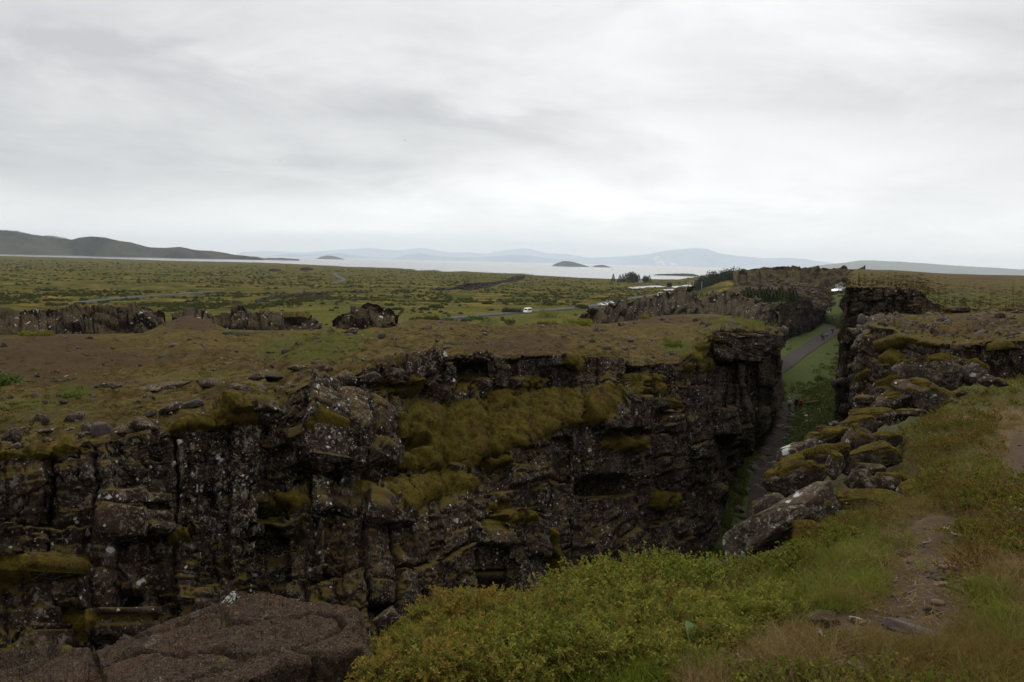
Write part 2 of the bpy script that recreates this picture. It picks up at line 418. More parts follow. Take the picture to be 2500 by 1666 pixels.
hill('mountain', [(380, 596), (440, 590), (490, 583), (540, 586), (560, 579), (600, 577), (640, 578), (700, 580), (740, 577), (800, 573), (850, 570), (880, 573.5), (920, 576), (945, 572), (967, 569.5), (990, 573), (1030, 580), (1080, 580.5), (1120, 583), (1155, 576), (1180, 573), (1198, 571), (1215, 571.5), (1240, 578), (1260, 583), (1300, 584), (1350, 592), (1400, 597), (1450, 603)], FAR, M_mtn, 4.0, 0.45, 3000, rows=50)
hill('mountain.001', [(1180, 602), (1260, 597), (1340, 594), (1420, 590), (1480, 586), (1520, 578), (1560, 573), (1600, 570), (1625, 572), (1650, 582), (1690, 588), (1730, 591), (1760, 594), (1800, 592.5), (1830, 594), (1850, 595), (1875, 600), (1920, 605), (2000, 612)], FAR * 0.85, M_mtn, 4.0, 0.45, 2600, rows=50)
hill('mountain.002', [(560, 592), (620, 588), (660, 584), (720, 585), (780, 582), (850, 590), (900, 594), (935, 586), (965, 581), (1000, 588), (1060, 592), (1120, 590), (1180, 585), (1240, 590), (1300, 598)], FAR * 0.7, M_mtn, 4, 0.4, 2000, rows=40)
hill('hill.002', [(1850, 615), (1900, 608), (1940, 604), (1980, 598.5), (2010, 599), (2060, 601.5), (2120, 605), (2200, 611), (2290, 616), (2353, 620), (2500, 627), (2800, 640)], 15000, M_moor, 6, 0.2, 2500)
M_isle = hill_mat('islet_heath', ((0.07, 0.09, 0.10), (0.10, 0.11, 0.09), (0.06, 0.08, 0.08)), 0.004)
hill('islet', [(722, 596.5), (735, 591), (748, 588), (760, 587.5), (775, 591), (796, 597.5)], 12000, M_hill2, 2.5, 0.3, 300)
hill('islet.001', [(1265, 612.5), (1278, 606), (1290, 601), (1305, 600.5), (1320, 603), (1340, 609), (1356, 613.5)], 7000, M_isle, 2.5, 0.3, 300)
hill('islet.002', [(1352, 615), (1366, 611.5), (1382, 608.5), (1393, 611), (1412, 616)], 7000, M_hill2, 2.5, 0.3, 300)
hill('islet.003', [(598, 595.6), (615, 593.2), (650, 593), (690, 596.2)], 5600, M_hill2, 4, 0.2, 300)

# ---- lowland plain
SHORE = [(-700, 575), (-300, 580), (0, 587), (60, 588.5), (200, 592), (400, 598.5), (600, 602.5), (700, 607), (800, 612), (900, 615), (950, 618), (1000, 620.5), (1060, 622), (1100, 625), (1190, 629), (1230, 632), (1330, 638), (1400, 640.5), (1480, 641), (1560, 642), (1600, 636), (1640, 629), (1700, 627), (1800, 628), (2000, 632), (2400, 640), (3300, 660)]
def plain_z(X, Y):
    r = np.hypot(X, Y)
    px = CX + F * X / np.maximum(Y, 1.0)
    sh = np.interp(px, _shx, _shr)
    z = lerp(-24.4, -26.8, sstep(r, 350, 900))
    z = lerp(z, LAKE_Z + 0.25, sstep(r / sh, 0.35, 0.98))
    z = z - 1.2 * sstep(r / sh, 0.985, 1.03)
    z = z + (0.6 * fbm(X / 60, Y / 60, oct=3, seed=31) + 0.35 * fbm(X / 14, Y / 14, oct=3, seed=33)) * sstep(r, 200, 420) * (1 - sstep(r / sh, 0.93, 0.985)) * (0.3 + 0.7 * sstep(r, 430, 560))
    return z
_sp = np.array([at_z(x * K, y * K, LAKE_Z) for x, y in SHORE])
_shx = CX + F * _sp[:, 0] / _sp[:, 1]; _shr = np.hypot(_sp[:, 0], _sp[:, 1])
_o = np.argsort(_shx); _shx = _shx[_o]; _shr = _shr[_o]
def build_plain():
    px = np.concatenate([np.linspace(-6000, -450, 60), np.arange(-440, 2940, 5.0), np.linspace(2950, 9000, 60)])
    tx = (px - CX) / F; sh = np.interp(px, _shx, _shr)
    ny = 230
    v = np.linspace(0, 1, ny)
    r0 = 100.0
    hh = 25.0
    # even in picture height: 1/r linear
    r = 1.0 / lerp(1.0 / r0, 1.0 / (sh * 1.04)[None], v[:, None])
    Y = r / np.sqrt(1 + tx ** 2)[None]; X = Y * tx[None]
    Z = plain_z(X, Y)
    P = np.stack([X, Y, Z], -1)
    return obj('plain', new_mesh('plain', P.reshape(-1, 3), grid_faces(ny, len(px))), M_plain, kind='structure')
def plain_mat():
    m, t, b = mat_new('birch_scrub_heath')
    p = t.node('ShaderNodeNewGeometry').outputs['Position']
    n1 = t.noise(p, 0.012, 5, 0.6, 0.6); n2 = t.noise(p, 0.05, 5, 0.65, 0.4); n3 = t.noise(p, 0.25, 4, 0.6)
    c = t.mix(t.ss(n2, 0.44, 0.56), (0.030, 0.038, 0.013), (0.080, 0.064, 0.024))
    c = t.mix(t.ss(n1, 0.48, 0.64, 0.0, 0.55), c, (0.040, 0.048, 0.016))
    c = t.mix(t.math('MULTIPLY', t.ss(n3, 0.50, 0.66), 0.75), c, (0.028, 0.040, 0.014))
    c = t.mix(t.math('MULTIPLY', t.ss(t.noise(p, 0.035, 5, 0.65, 0.3), 0.53, 0.64), 0.75), c, (0.155, 0.105, 0.042))
    c = t.mix(t.math('MULTIPLY', t.ss(t.noise(t.vmath('ADD', p, (77, 3, 0)), 0.06, 5, 0.7, 0.5), 0.56, 0.63), 0.75), c, (0.050, 0.032, 0.024))
    # a flat grassy meadow by the road
    x, y, z = t.xyz(p)
    md = t.math('MULTIPLY', t.ss(t.math('ADD', y, t.math('MULTIPLY', t.math('SUBTRACT', n1, 0.5), 60)), 395, 470, 1.0, 0.0), t.ss(x, -160, -60))
    c = t.mix(t.math('MULTIPLY', md, 0.75), c, t.mix(n3, (0.074, 0.070, 0.027), (0.052, 0.058, 0.018)))
    c = t.mix(1.0, c, (1.12, 1.10, 0.85), 'MULTIPLY')
    t.link(c, b.inputs['Base Color'])
    setbump(t, b, n3, 1.2, 0.7)
    b.inputs['Roughness'].default_value = 1.0; b.inputs['Specular IOR Level'].default_value = 0.0
    return m
M_plain = plain_mat()
build_plain()
# ================================================================== ROCK GENERATORS
def block_cells(s, h, seed, w=(0.7, 1.7), hh=(0.6, 2.4), warp=0.07):
    """columns of jointed blocks: id, distance to the joint, position inside the block (-1..1)"""
    r = np.random.default_rng(seed)
    s2 = s + 0.22 * vnoise(s * 0.35, h * 0.45, seed=seed) + warp * vnoise(s * 1.7, h * 1.7, seed=seed + 1) + 0.05 * vnoise(s * 6, h * 6, seed=seed + 2)
    h2 = h + 0.22 * vnoise(s * 0.5, h * 0.4, seed=seed + 3) + warp * vnoise(s * 1.6, h * 1.6, seed=seed + 4) + 0.05 * vnoise(s * 6, h * 6, seed=seed + 5)
    s0, s1 = s2.min() - 3, s2.max() + 3
    n = int((s1 - s0) / w[0]) + 3
    ws = w[0] + (w[1] - w[0]) * r.random(n) ** 1.3
    edges = s0 + np.concatenate([[0], np.cumsum(ws)])
    col = np.clip(np.searchsorted(edges, s2) - 1, 0, n - 1)
    h0 = h2.min() - 3; nb = int((h2.max() - h0 + 4) / hh[0]) + 2
    br = h0 + np.cumsum(hh[0] + (hh[1] - hh[0]) * r.random((n, nb)) ** 1.4, axis=1) - r.random((n, 1)) * 2
    row = np.zeros(s.shape, np.int64); lo = np.full(s.shape, h0 - 3.0); hi = np.full(s.shape, h0 + 999.0)
    for k in range(nb):
        b = br[col, k]; up = h2 > b
        row += up; lo = np.where(up, b, lo); hi = np.where(~up & (b < hi), b, hi)
    ds = np.minimum(s2 - edges[col], edges[col + 1] - s2); dh = np.minimum(h2 - lo, hi - h2)
    u = (s2 - 0.5 * (edges[col] + edges[col + 1])) / (0.5 * ws[col]); v = (h2 - 0.5 * (lo + hi)) / np.maximum(0.5 * (hi - lo), 0.1)
    return col * 1000 + row, np.minimum(ds, dh), u, v
def block_relief(s, h, seed, amp=0.32, joint=0.16, w=(0.7, 1.7), hh=(0.6, 2.4)):
    """how far the jointed face stands out, and the block ids"""
    bid, d, u, v = block_cells(s, h, seed, w, hh)
    o = (rnd01(bid, 1, 0, seed) - 0.45) * 2 * amp
    o = o + (rnd01(bid, 2, 0, seed) - 0.5) * 0.8 * amp * u + (rnd01(bid, 3, 0, seed) - 0.5) * 0.55 * amp * v
    edge = 1 - sstep(d, 0.0, joint * 0.55)
    deep = joint * (0.4 + 2.2 * rnd01(bid, 4, 0, seed) ** 2)
    f = fbm(s * 1.4, h * 1.4, 0.0, 5, seed + 40, 0.55)
    k2 = 0.42 * w[0]
    b2, d2, u2, v2 = block_cells(s, h, seed + 200, (k2, k2 * 2.6), (k2, k2 * 3.2), warp=0.05)
    o = o + (rnd01(b2, 1, 0, seed) - 0.5) * 0.42 * amp + 0.22 * amp * ((rnd01(b2, 2, 0, seed) - 0.5) * u2 + (rnd01(b2, 3, 0, seed) - 0.5) * v2) * 1.6 - 0.07 * (1 - sstep(d2, 0, 0.04)) * (rnd01(b2, 5, 0, seed) > 0.45)
    crack = 1 - sstep(np.abs(vnoise(s * 0.9 + 7, h * 0.8, seed=seed + 60) + 0.25 * vnoise(s * 4, h * 4, seed=seed + 61)), 0.0, 0.07)
    o = o * (1 - 0.8 * edge) - deep * edge ** 1.5 - 0.05 * (1 - sstep(d, 0, 0.2)) + 0.10 * f + 0.05 * fbm(s * 6, h * 6, 0.0, 3, seed + 50) - 0.10 * crack
    return o, bid

M_rock = rock_mat('lichened_basalt', lich=0.65, moss=0.9, white=0.75)
M_rock_white = rock_mat('white_splashed_basalt', lich=0.8, moss=0.5, white=1.35, scale=0.8)
M_rock_far = rock_mat('lichened_basalt_far', lich=0.14, moss=0.6, white=0.35, scale=0.55, base=(0.026, 0.020, 0.016))
M_ridge = rock_mat('shaded_lichened_basalt', lich=0.14, moss=0.35, white=0.95, base=(0.027, 0.0195, 0.0145), dark=(0.005, 0.0035, 0.003), red=0.15, scale=0.5)
M_moss = moss_mat('woolly_moss')

def split_parts(P, Q, fid, parent, mats, name, limit=300, attrs=None, min_area=0.0, splash=None):
    """faces with one id each become one part; the rest are joined to a stuff part"""
    px, py, d = proj(P)
    a, b, c = P[Q[:, 0]], P[Q[:, 1]], P[Q[:, 2]]
    qx, qy = px[Q], py[Q]
    area = 0.5 * np.abs((qx[:, 0] - qx[:, 2]) * (qy[:, 1] - qy[:, 3]) - (qx[:, 1] - qx[:, 3]) * (qy[:, 0] - qy[:, 2]))
    inside = (qx.mean(1) > -150) & (qx.mean(1) < 2650) & (qy.mean(1) < 1750)
    area = area * inside
    ids, inv = np.unique(fid, return_inverse=True)
    tot = np.bincount(inv, weights=area)
    order = np.argsort(-tot)[:limit]
    keep = np.zeros(len(ids), bool); keep[order[tot[order] > min_area]] = True
    srt = np.argsort(inv, kind='stable'); bounds = np.searchsorted(inv[srt], np.arange(len(ids) + 1))
    n = 0
    for k in np.nonzero(keep)[0]:
        f = srt[bounds[k]:bounds[k + 1]]
        V, q, at_ = sub_mesh(P, Q, f, attrs)
        mt = mats
        if splash is not None:
            cx, cy = np.mean(px[Q[f]]) / K, np.mean(py[Q[f]]) / K
            if any(x0 < cx < x1 and y0 < cy < y1 for (x0, x1, y0, y1) in splash): mt = M_rock_white
        o = obj(name, new_mesh(name, V, q, True, at_), mt, parent); n += 1
    return ~keep[inv], n

# ================================================================== MAIN PLATEAU AND ITS CLIFF
CURV = {
 'B': [(-700, 770, 42), (-300, 770, 42), (0, 770, 42), (225, 768, 42), (330, 766, 42), (380, 742, 46), (430, 724, 50), (480, 737, 47), (520, 757, 45), (620, 760, 45), (730, 757, 46), (745, 752, 47), (775, 750, 47), (800, 752, 47), (900, 747, 47), (935, 738, 50), (960, 734, 52), (1050, 738, 54), (1100, 746, 55), (1150, 749, 56), (1230, 746, 58), (1300, 744, 62), (1340, 744, 68), (1400, 744, 75), (1460, 736, 80), (1512, 725, 88), (1640, 721, 98), (1742, 738, 100), (1795, 760, 112), (1830, 722, 165)],
 'U': [(-700, 1190, 13), (-300, 1090, 15), (0, 1040, 16), (110, 1035, 16.6), (220, 1018, 17.3), (350, 1000, 18.2), (450, 982, 19), (540, 942, 20.5), (640, 940, 21.6), (664, 905, 23.3), (700, 880, 24.5), (790, 860, 26), (860, 850, 27), (930, 835, 28.3), (1020, 825, 29.5), (1085, 815, 31), (1150, 826, 32.3), (1230, 815, 34), (1300, 815, 36), (1400, 825, 40), (1480, 838, 42.5), (1560, 835, 46.5), (1600, 800, 48.5), (1640, 764, 51.5), (1700, 757, 64), (1760, 764, 90), (1795, 777, 108), (1830, 731, 150)],
 'LB': [(-700, 1240, 12.8), (-300, 1130, 14.8), (0, 1075, 15.8), (220, 1055, 17.1), (350, 1035, 18.0), (450, 1025, 18.8), (540, 1010, 20.2), (640, 1000, 21.3), (700, 935, 24.2), (790, 930, 25.2), (860, 930, 26.4), (930, 900, 27.9), (1020, 880, 29.2), (1085, 885, 30.6), (1190, 905, 33), (1300, 885, 35.8), (1400, 885, 39), (1480, 880, 42), (1560, 880, 46), (1600, 850, 48), (1640, 800, 51.2), (1700, 800, 63.6), (1760, 810, 89.6), (1795, 825, 107.5), (1830, 750, 149.5)],
 'LF': [(-700, 1270, 12.6), (-300, 1160, 14.6), (0, 1100, 15.6), (220, 1080, 16.9), (350, 1062, 17.8), (450, 1052, 18.6), (540, 1040, 19.9), (640, 1030, 21), (700, 985, 23.3), (790, 990, 23.8), (860, 1070, 24.3), (930, 1095, 25.2), (1000, 1092, 26.4), (1085, 1055, 28.2), (1190, 1022, 30.2), (1270, 985, 32.4), (1350, 962, 34.6), (1450, 905, 39.6), (1540, 893, 44.4), (1600, 870, 47.3), (1640, 820, 50.8), (1700, 820, 63.3), (1760, 830, 89.2), (1795, 845, 107.2), (1830, 757, 149)],
 'M1': [(-700, 1350, 12.4), (-300, 1250, 14.4), (0, 1200, 15.4), (220, 1180, 16.7), (450, 1150, 18.3), (640, 1130, 20.7), (700, 1100, 22.6), (800, 1110, 23.2), (900, 1120, 24.2), (1000, 1110, 26), (1100, 1085, 27.8), (1190, 1080, 29.8), (1350, 1040, 34.2), (1450, 990, 39.2), (1540, 960, 43.8), (1600, 930, 46.9), (1640, 880, 50.4), (1700, 870, 63), (1760, 862, 88.8), (1795, 870, 106.8), (1830, 775, 148.5)],
 'M2': [(-700, 1390, 12.2), (-300, 1290, 14.2), (0, 1240, 15.2), (220, 1220, 16.5), (450, 1190, 18), (640, 1170, 20.3), (700, 1160, 21.7), (800, 1175, 22), (900, 1190, 22.8), (1000, 1180, 24.6), (1100, 1130, 27.0), (1190, 1110, 29.4), (1350, 1070, 33.9), (1450, 1020, 38.8), (1540, 990, 43.4), (1600, 960, 46.5), (1640, 905, 50.1), (1700, 890, 62.7), (1760, 875, 88.5), (1795, 880, 106.4), (1830, 785, 148)],
 'F': [(-700, 1950, 11.5), (-300, 1800, 12.8), (0, 1720, 13.6), (220, 1680, 14.8), (450, 1640, 16), (640, 1600, 18.0), (800, 1560, 19.8), (900, 1520, 21), (1000, 1480, 22.8), (1100, 1450, 24.8), (1190, 1425, 27), (1350, 1375, 31.5), (1450, 1330, 36), (1540, 1310, 41), (1640, 1260, 48), (1690, 1095, 60), (1745, 1005, 81), (1795, 945, 103), (1830, 840, 146)],
}
MOSS_POLY = [
 [(905, 960), (960, 925), (1040, 930), (1100, 900), (1180, 892), (1290, 890), (1400, 890), (1540, 885), (1545, 900), (1460, 908), (1400, 935), (1360, 970), (1290, 988), (1250, 1008), (1190, 1033), (1150, 1048), (1100, 1062), (1080, 1078), (1000, 1084), (900, 1082), (865, 1060), (880, 1035), (930, 1030), (910, 1000)],
 [(815, 1110), (880, 1100), (960, 1095), (1030, 1085), (1100, 1095), (1110, 1120), (1060, 1135), (1000, 1150), (960, 1170), (930, 1190), (850, 1185), (820, 1150)],
 [(-60, 1045), (0, 1038), (60, 1028), (150, 1015), (222, 1030), (220, 1045), (150, 1055), (60, 1062), (-60, 1065)],
 [(360, 985), (420, 965), (470, 940), (530, 935), (640, 942), (640, 968), (590, 978), (520, 978), (470, 988), (400, 1002), (365, 1002)],
 [(575, 882), (640, 876), (668, 885), (660, 908), (600, 912), (575, 905)],
 [(700, 985), (735, 976), (765, 985), (730, 998), (702, 1000)],
 [(-40, 1312), (60, 1295), (150, 1290), (180, 1305), (175, 1335), (110, 1342), (-40, 1362)],
 [(610, 1140), (680, 1125), (715, 1155), (690, 1175), (625, 1170)], [(630, 1198), (700, 1193), (705, 1220), (630, 1222)],
 [(380, 1185), (430, 1188), (450, 1215), (440, 1240), (390, 1245)], [(1380, 1008), (1440, 998), (1490, 1013), (1480, 1032), (1400, 1037), (1375, 1030)],
 [(1080, 1193), (1150, 1181), (1195, 1193), (1195, 1217), (1100, 1222)], [(1110, 1158), (1170, 1153), (1175, 1177), (1115, 1187)],
 [(1210, 1230), (1250, 1225), (1290, 1270), (1290, 1320), (1240, 1290)], [(1500, 1130), (1560, 1130), (1590, 1165), (1550, 1177), (1500, 1160)],
 [(100, 1400), (180, 1400), (260, 1440), (200, 1475), (110, 1450)], [(1535, 915), (1565, 910), (1572, 936), (1535, 942)],
 [(860, 880), (930, 873), (985, 885), (970, 902), (880, 897)], [(1290, 825), (1350, 818), (1342, 857), (1300, 857)],
 [(1195, 863), (1250, 863), (1240, 897), (1195, 897)], [(1410, 870), (1490, 858), (1530, 865), (1520, 887), (1430, 892)],
 [(1552, 835), (1640, 823), (1640, 850), (1560, 857)], [(1590, 780), (1640, 770), (1650, 800), (1600, 830), (1575, 820)],
 [(1030, 890), (1070, 885), (1110, 905), (1080, 935), (1030, 920)], [(1100, 1060), (1160, 1045), (1180, 1060), (1120, 1080)],
]
# (x, y, half width, half height, metres outwards): things that stand out of the face or caves in it
FEAT = [(785, 1010, 88, 78, 0.5), (1062, 852, 42, 24, -1.7), (975, 862, 44, 40, 0.35), (940, 1025, 45, 14, -0.6), (1172, 1275, 78, 92, 0.9), (1088, 1310, 15, 60, -0.9),
        (1262, 1335, 18, 60, -0.9), (1400, 1115, 70, 26, -1.3), (300, 1392, 26, 34, -1.2), (312, 1440, 32, 24, 0.5), (235, 1450, 30, 36, 0.6), (290, 1190, 68, 62, 0.55), (90, 1318, 95, 26, 0.6),
        (655, 1055, 26, 40, -0.7), (720, 1085, 60, 20, -0.5), (530, 1110, 42, 48, 0.30), (560, 935, 50, 22, 0.35), (1515, 960, 12, 20, -0.8), (1545, 970, 20, 28, 0.5), (1440, 950, 90, 40, 0.5),
        (640, 1215, 55, 18, 0.4), (890, 1180, 60, 30, 0.4), (1720, 800, 22, 34, 0.8), (1665, 800, 25, 32, 1.0), (1760, 850, 20, 40, 1.0), (870, 890, 60, 10, -0.4), (460, 930, 60, 9, 0.2)]

PAINT = {  # soft patches of bare soil and of green growth on the plateau: x, y, half width, half height, weight
 'soil': [(100, 800, 180, 30, 1), (60, 840, 120, 26, 1), (440, 742, 70, 22, 1.3), (300, 830, 160, 18, 0.7), (1200, 790, 120, 16, 0.9), (1550, 735, 110, 9, 1.2), (560, 800, 130, 14, 0.5), (1180, 812, 90, 10, 0.7), (250, 880, 150, 14, 0.6), (200, 905, 80, 18, 0.5), (1120, 800, 60, 9, 0.8)],
 'green': [(720, 790, 120, 26, 1.0), (700, 820, 90, 14, 0.6), (1710, 742, 60, 12, 1.2), (1570, 800, 50, 22, 1.0), (60, 930, 120, 20, 0.6), (170, 905, 50, 14, 0.8), (420, 860, 200, 12, 0.4), (1300, 730, 60, 10, 0.8), (830, 770, 60, 10, 0.6)],
}
def patch(gx, gy, lst):
    r = np.zeros(gx.shape)
    for (x, y, w, h, k) in lst: r = r + k * np.exp(-((gx - x) / w) ** 2 - ((gy - y) / h) ** 2)
    return np.clip(r, 0, 1)

def ground_mat(name):
    """mossy lava heath: moss, brown soil, crowberry, grass, small pale stones"""
    m, t, b = mat_new(name)
    g = t.node('ShaderNodeNewGeometry'); p = g.outputs['Position']; nz = t.xyz(g.outputs['Normal'])[2]
    a = t.node('ShaderNodeAttribute'); a.attribute_name = 'paint'
    sc = t.node('ShaderNodeSeparateColor'); t.link(a.outputs[0], sc.inputs[0]); R, G, B = sc.outputs
    n0 = t.math('ADD', t.math('MULTIPLY', t.noise(p, 0.22, 5, 0.6, 0.4), 0.55), t.math('MULTIPLY', t.noise(p, 0.045, 4, 0.6, 0.5), 0.45)); n1 = t.noise(p, 1.1, 5, 0.65, 0.5); n2 = t.noise(p, 5.0, 5, 0.7); n3 = t.noise(p, 26.0, 4, 0.7)
    c = t.mix(t.ss(n1, 0.36, 0.62), (0.038, 0.029, 0.012), (0.092, 0.074, 0.029))
    c = t.mix(t.math('MULTIPLY', t.ss(n2, 0.45, 0.62), 0.8), c, (0.030, 0.021, 0.010))
    c = t.mix(t.math('MULTIPLY', t.ss(t.noise(t.vmath('ADD', p, (6, 2, 1)), 2.4, 6, 0.75, 0.4), 0.56, 0.64), 0.7), c, (0.018, 0.012, 0.007))  # dark spots painted in to stand for shaded crevices
    c = t.mix(t.math('MULTIPLY', t.ss(n3, 0.5, 0.72), 0.45), c, (0.145, 0.115, 0.046))
    n00 = t.noise(t.vmath('ADD', p, (31, 7, 0)), 0.035, 6, 0.68, 0.4)
    c = t.mix(t.math('MULTIPLY', t.ss(n00, 0.42, 0.68), 0.6), c, (0.040, 0.026, 0.014))
    c = t.mix(t.math('MULTIPLY', t.ss(t.noise(p, 0.09, 7, 0.75, 0.3), 0.46, 0.68), 0.55), c, (0.098, 0.078, 0.028))
    c = t.mix(t.math('MULTIPLY', t.ss(t.noise(t.vmath('ADD', p, (3, 57, 0)), 0.12, 7, 0.75, 0.3), 0.48, 0.66), 0.55), c, (0.036, 0.040, 0.012))
    soil = t.math('ADD', t.math('MULTIPLY', R, 0.58), t.math('MULTIPLY', t.math('SUBTRACT', n1, 0.5), 0.9))
    soil = t.math('ADD', soil, t.math('MULTIPLY', t.math('SUBTRACT', n0, 0.5), 1.3))
    sm = t.ss(soil, 0.16, 0.36)
    c = t.mix(t.math('MULTIPLY', sm, 0.9), c, t.mix(n2, (0.030, 0.020, 0.014), (0.060, 0.042, 0.028)))
    gr = t.math('ADD', t.math('MULTIPLY', G, 0.7), t.math('MULTIPLY', t.math('SUBTRACT', n2, 0.5), 0.8))
    gr = t.math('ADD', gr, t.math('MULTIPLY', t.math('SUBTRACT', n0, 0.5), -1.1))
    c = t.mix(t.math('MULTIPLY', t.ss(gr, 0.22, 0.42), 0.85), c, t.mix(n3, (0.030, 0.040, 0.010), (0.062, 0.072, 0.020)))
    # rock showing through where it is steep, with pale lichen
    st = t.math('MAXIMUM', t.ss(t.math('ADD', nz, t.math('MULTIPLY', t.math('SUBTRACT', n2, 0.5), 0.5)), 0.45, 0.68, 1.0, 0.0), t.ss(t.math('ADD', B, t.math('MULTIPLY', t.math('SUBTRACT', n2, 0.5), 1.0)), 0.45, 0.7))
    rk = t.mix(n2, (0.028, 0.021, 0.018), (0.070, 0.056, 0.048))
    rk = t.mix(t.math('MULTIPLY', t.ss(n3, 0.54, 0.64), t.ss(n1, 0.42, 0.6)), rk, (0.20, 0.19, 0.17))
    c = t.mix(st, c, rk)
    for s_, thr, seed in ((1.6, 0.10, 4.0), (4.5, 0.13, 9.0)):
        q = t.vmath('ADD', p, (seed, seed, 0)); q = t.vmath('ADD', q, t.scale(t.noise(q, s_ * 4, 3, 0.6, out=1), (0.22 / s_,) * 3))
        sp = t.math('MULTIPLY', t.ss(t.voro(q, s_), thr * 0.7, thr, 1.0, 0.0), t.ss(t.xyz(t.voro(q, s_, out=1))[0], 0.80, 0.84))
        c = t.mix(t.math('MULTIPLY', sp, t.ss(n0, 0.42, 0.62, 0.15, 1.0)), c, (0.30, 0.285, 0.26))
    c = t.mix(1.0, c, (1.12, 1.0, 0.72), 'MULTIPLY')
    t.link(c, b.inputs['Base Color'])
    setbump(t, b, t.math('ADD', t.math('MULTIPLY', n2, 0.7), t.math('MULTIPLY', n3, 0.35)), 0.14, 0.9)
    b.inputs['Roughness'].default_value = 1.0; b.inputs['Specular IOR Level'].default_value = 0.05
    return m
M_ground = ground_mat('mossy_lava_heath')

def plateau_and_cliff():
    u = np.arange(-700, 1830.1, 3.0)
    # the face is a flight of buttresses, each facing the gorge mouth, stepping back one behind the other
    rb = np.random.default_rng(77); e = [-720.0]
    while e[-1] < 1800: e.append(e[-1] + np.interp(e[-1], [-700, 600, 780, 1300, 1600, 1800], [150, 120, 95, 62, 34, 30]) * rb.uniform(0.65, 1.35))
    e = np.array(e); dU = np.interp(u, [p[0] for p in CURV['U']], [p[2] for p in CURV['U']])
    ci_ = np.clip(np.searchsorted(e, u) - 1, 0, len(e) - 2); mid = 0.5 * (e[ci_] + e[ci_ + 1])
    dm = np.interp(mid, [p[0] for p in CURV['U']], [p[2] for p in CURV['U']])
    ws = np.interp(u, [-700, 900, 1000, 1400, 1600, 1790, 1796], [0.6, 0.5, 0.5, 0.7, 0.85, 0.85, 0.0])
    stepf = smooth1(lerp(1.0, dm / dU, ws), 1)
    def cur(k):
        y = smooth1(interp(u, CURV[k], 1), 4); d = 1 / smooth1(1 / interp(u, CURV[k], 2), 5) * ((1 - 0.10 * sstep(u, 1640, 1795)) * stepf if k != 'B' else 1.0)
        x = np.where(u > 1795, 1795 - (u - 1795) * 0.35, u)
        return x * K, y * K, d
    keys = ['B', 'U', 'LB', 'LF', 'M1', 'M2', 'F']; nseg = [92, 34, 38, 28, 14, 96]
    rows = []; tag = []
    Bx, By, Bd = cur('B'); PB = at(Bx, By, Bd)
    dirv = PB[:, :2] / np.linalg.norm(PB[:, :2], axis=1, keepdims=True)
    for off, dz in ((38, -22.5), (22, -14), (9, -5), (4.5, -2.2), (2.0, -0.7), (0.9, -0.2)):
        q = PB.copy(); q[:, :2] += dirv * off; q[:, 2] += dz; rows.append(q); tag.append(-1.0)
    for i, n in enumerate(nseg):
        a = cur(keys[i]); c = cur(keys[i + 1])
        for k in range(n):
            t = k / n
            y = lerp(a[1], c[1], t); d = 1 / lerp(1 / a[2], 1 / c[2], t)
            rows.append(at(a[0], y, d)); tag.append(i + t)
    rows.append(at(*cur('F'))); tag.append(6.0)
    P = np.stack(rows); tag = np.array(tag); nr, nc = P.shape[:2]
    gx, gy, gd = proj(P.reshape(-1, 3)); gx = gx.reshape(nr, nc) / K; gy = gy.reshape(nr, nc) / K
    # smooth the base a little down the profile so that the lips are rounded
    Ps = P.copy()
    for _ in range(3): Ps[7:-1] = 0.5 * Ps[7:-1] + 0.25 * (Ps[6:-2] + Ps[8:])
    N = grid_normals(Ps); N *= np.sign(np.sum(N * -Ps, -1, keepdims=True) + 1e-9)
    N = np.where((N[..., 2:] < -0.2), N * [1, 1, 0], N); N /= np.linalg.norm(N, axis=-1, keepdims=True)
    T = np.repeat(tag[:, None], nc, 1)
    # arc length along the rim, height
    U = at(*cur('U')); sU = np.concatenate([[0], np.cumsum(np.minimum(np.linalg.norm(np.diff(U[:, :2], axis=0), axis=1), 3.0 * K * cur('U')[2][1:] / F * 1.0))])
    s = np.repeat(sU[None], nr, 0); h = P[..., 2]
    X, Y = P[..., 0], P[..., 1]
    # moss
    sd = np.full((nr, nc), -99.0)
    wob = 9 * vnoise(X * 1.3, Y * 1.3, h * 1.3, seed=71) + 6 * vnoise(X * 3.5, Y * 3.5, h * 3.5, seed=72) + 4 * vnoise(X * 11, Y * 11, h * 11, seed=73)
    rowsel = T >= 0.7
    for poly in MOSS_POLY:
        pa = np.array(poly); m = rowsel & (gx > pa[:, 0].min() - 20) & (gx < pa[:, 0].max() + 20) & (gy > pa[:, 1].min() - 20) & (gy < pa[:, 1].max() + 20)
        if m.any(): sd[m] = np.maximum(sd[m], poly_sd(gx[m], gy[m], poly))
    hol = fbm(X * 0.8, Y * 0.8, h * 0.8, 4, seed=75)
    sd = sd + np.where(sd > -25, wob, 0) - np.where(sd > 0, 60 * sstep(hol, 0.20, 0.42), 0)
    moss = sstep(sd, -5, 6)
    sc = gd.reshape(nr, nc) / F * K            # metres per print pixel
    puff = np.sqrt(np.clip(sd, 0, 26) / 26) * np.clip(sc * 20, 0.08, 0.26) * moss
    lump = 0.30 * (np.abs(fbm(X * 1.1, Y * 1.1, h * 1.1, 3, seed=81)) ** 0.7 - 0.25) + 0.08 * np.abs(vnoise(X * 4, Y * 4, h * 4, seed=84)) + 0.03 * vnoise(X * 12, Y * 12, h * 12, seed=85)
    # jointed face
    hb = -(gy - 900) * K * np.interp(gx, [-700, 0, 600, 1000, 1400, 1650, 1830], [13, 15.5, 20, 26, 38, 58, 62]) / F
    rel, bid = block_relief(s, hb, 21, amp=0.36, w=(0.7, 1.7), hh=(1.1, 4.2))
    wall = sstep(T, 0.985, 1.03)
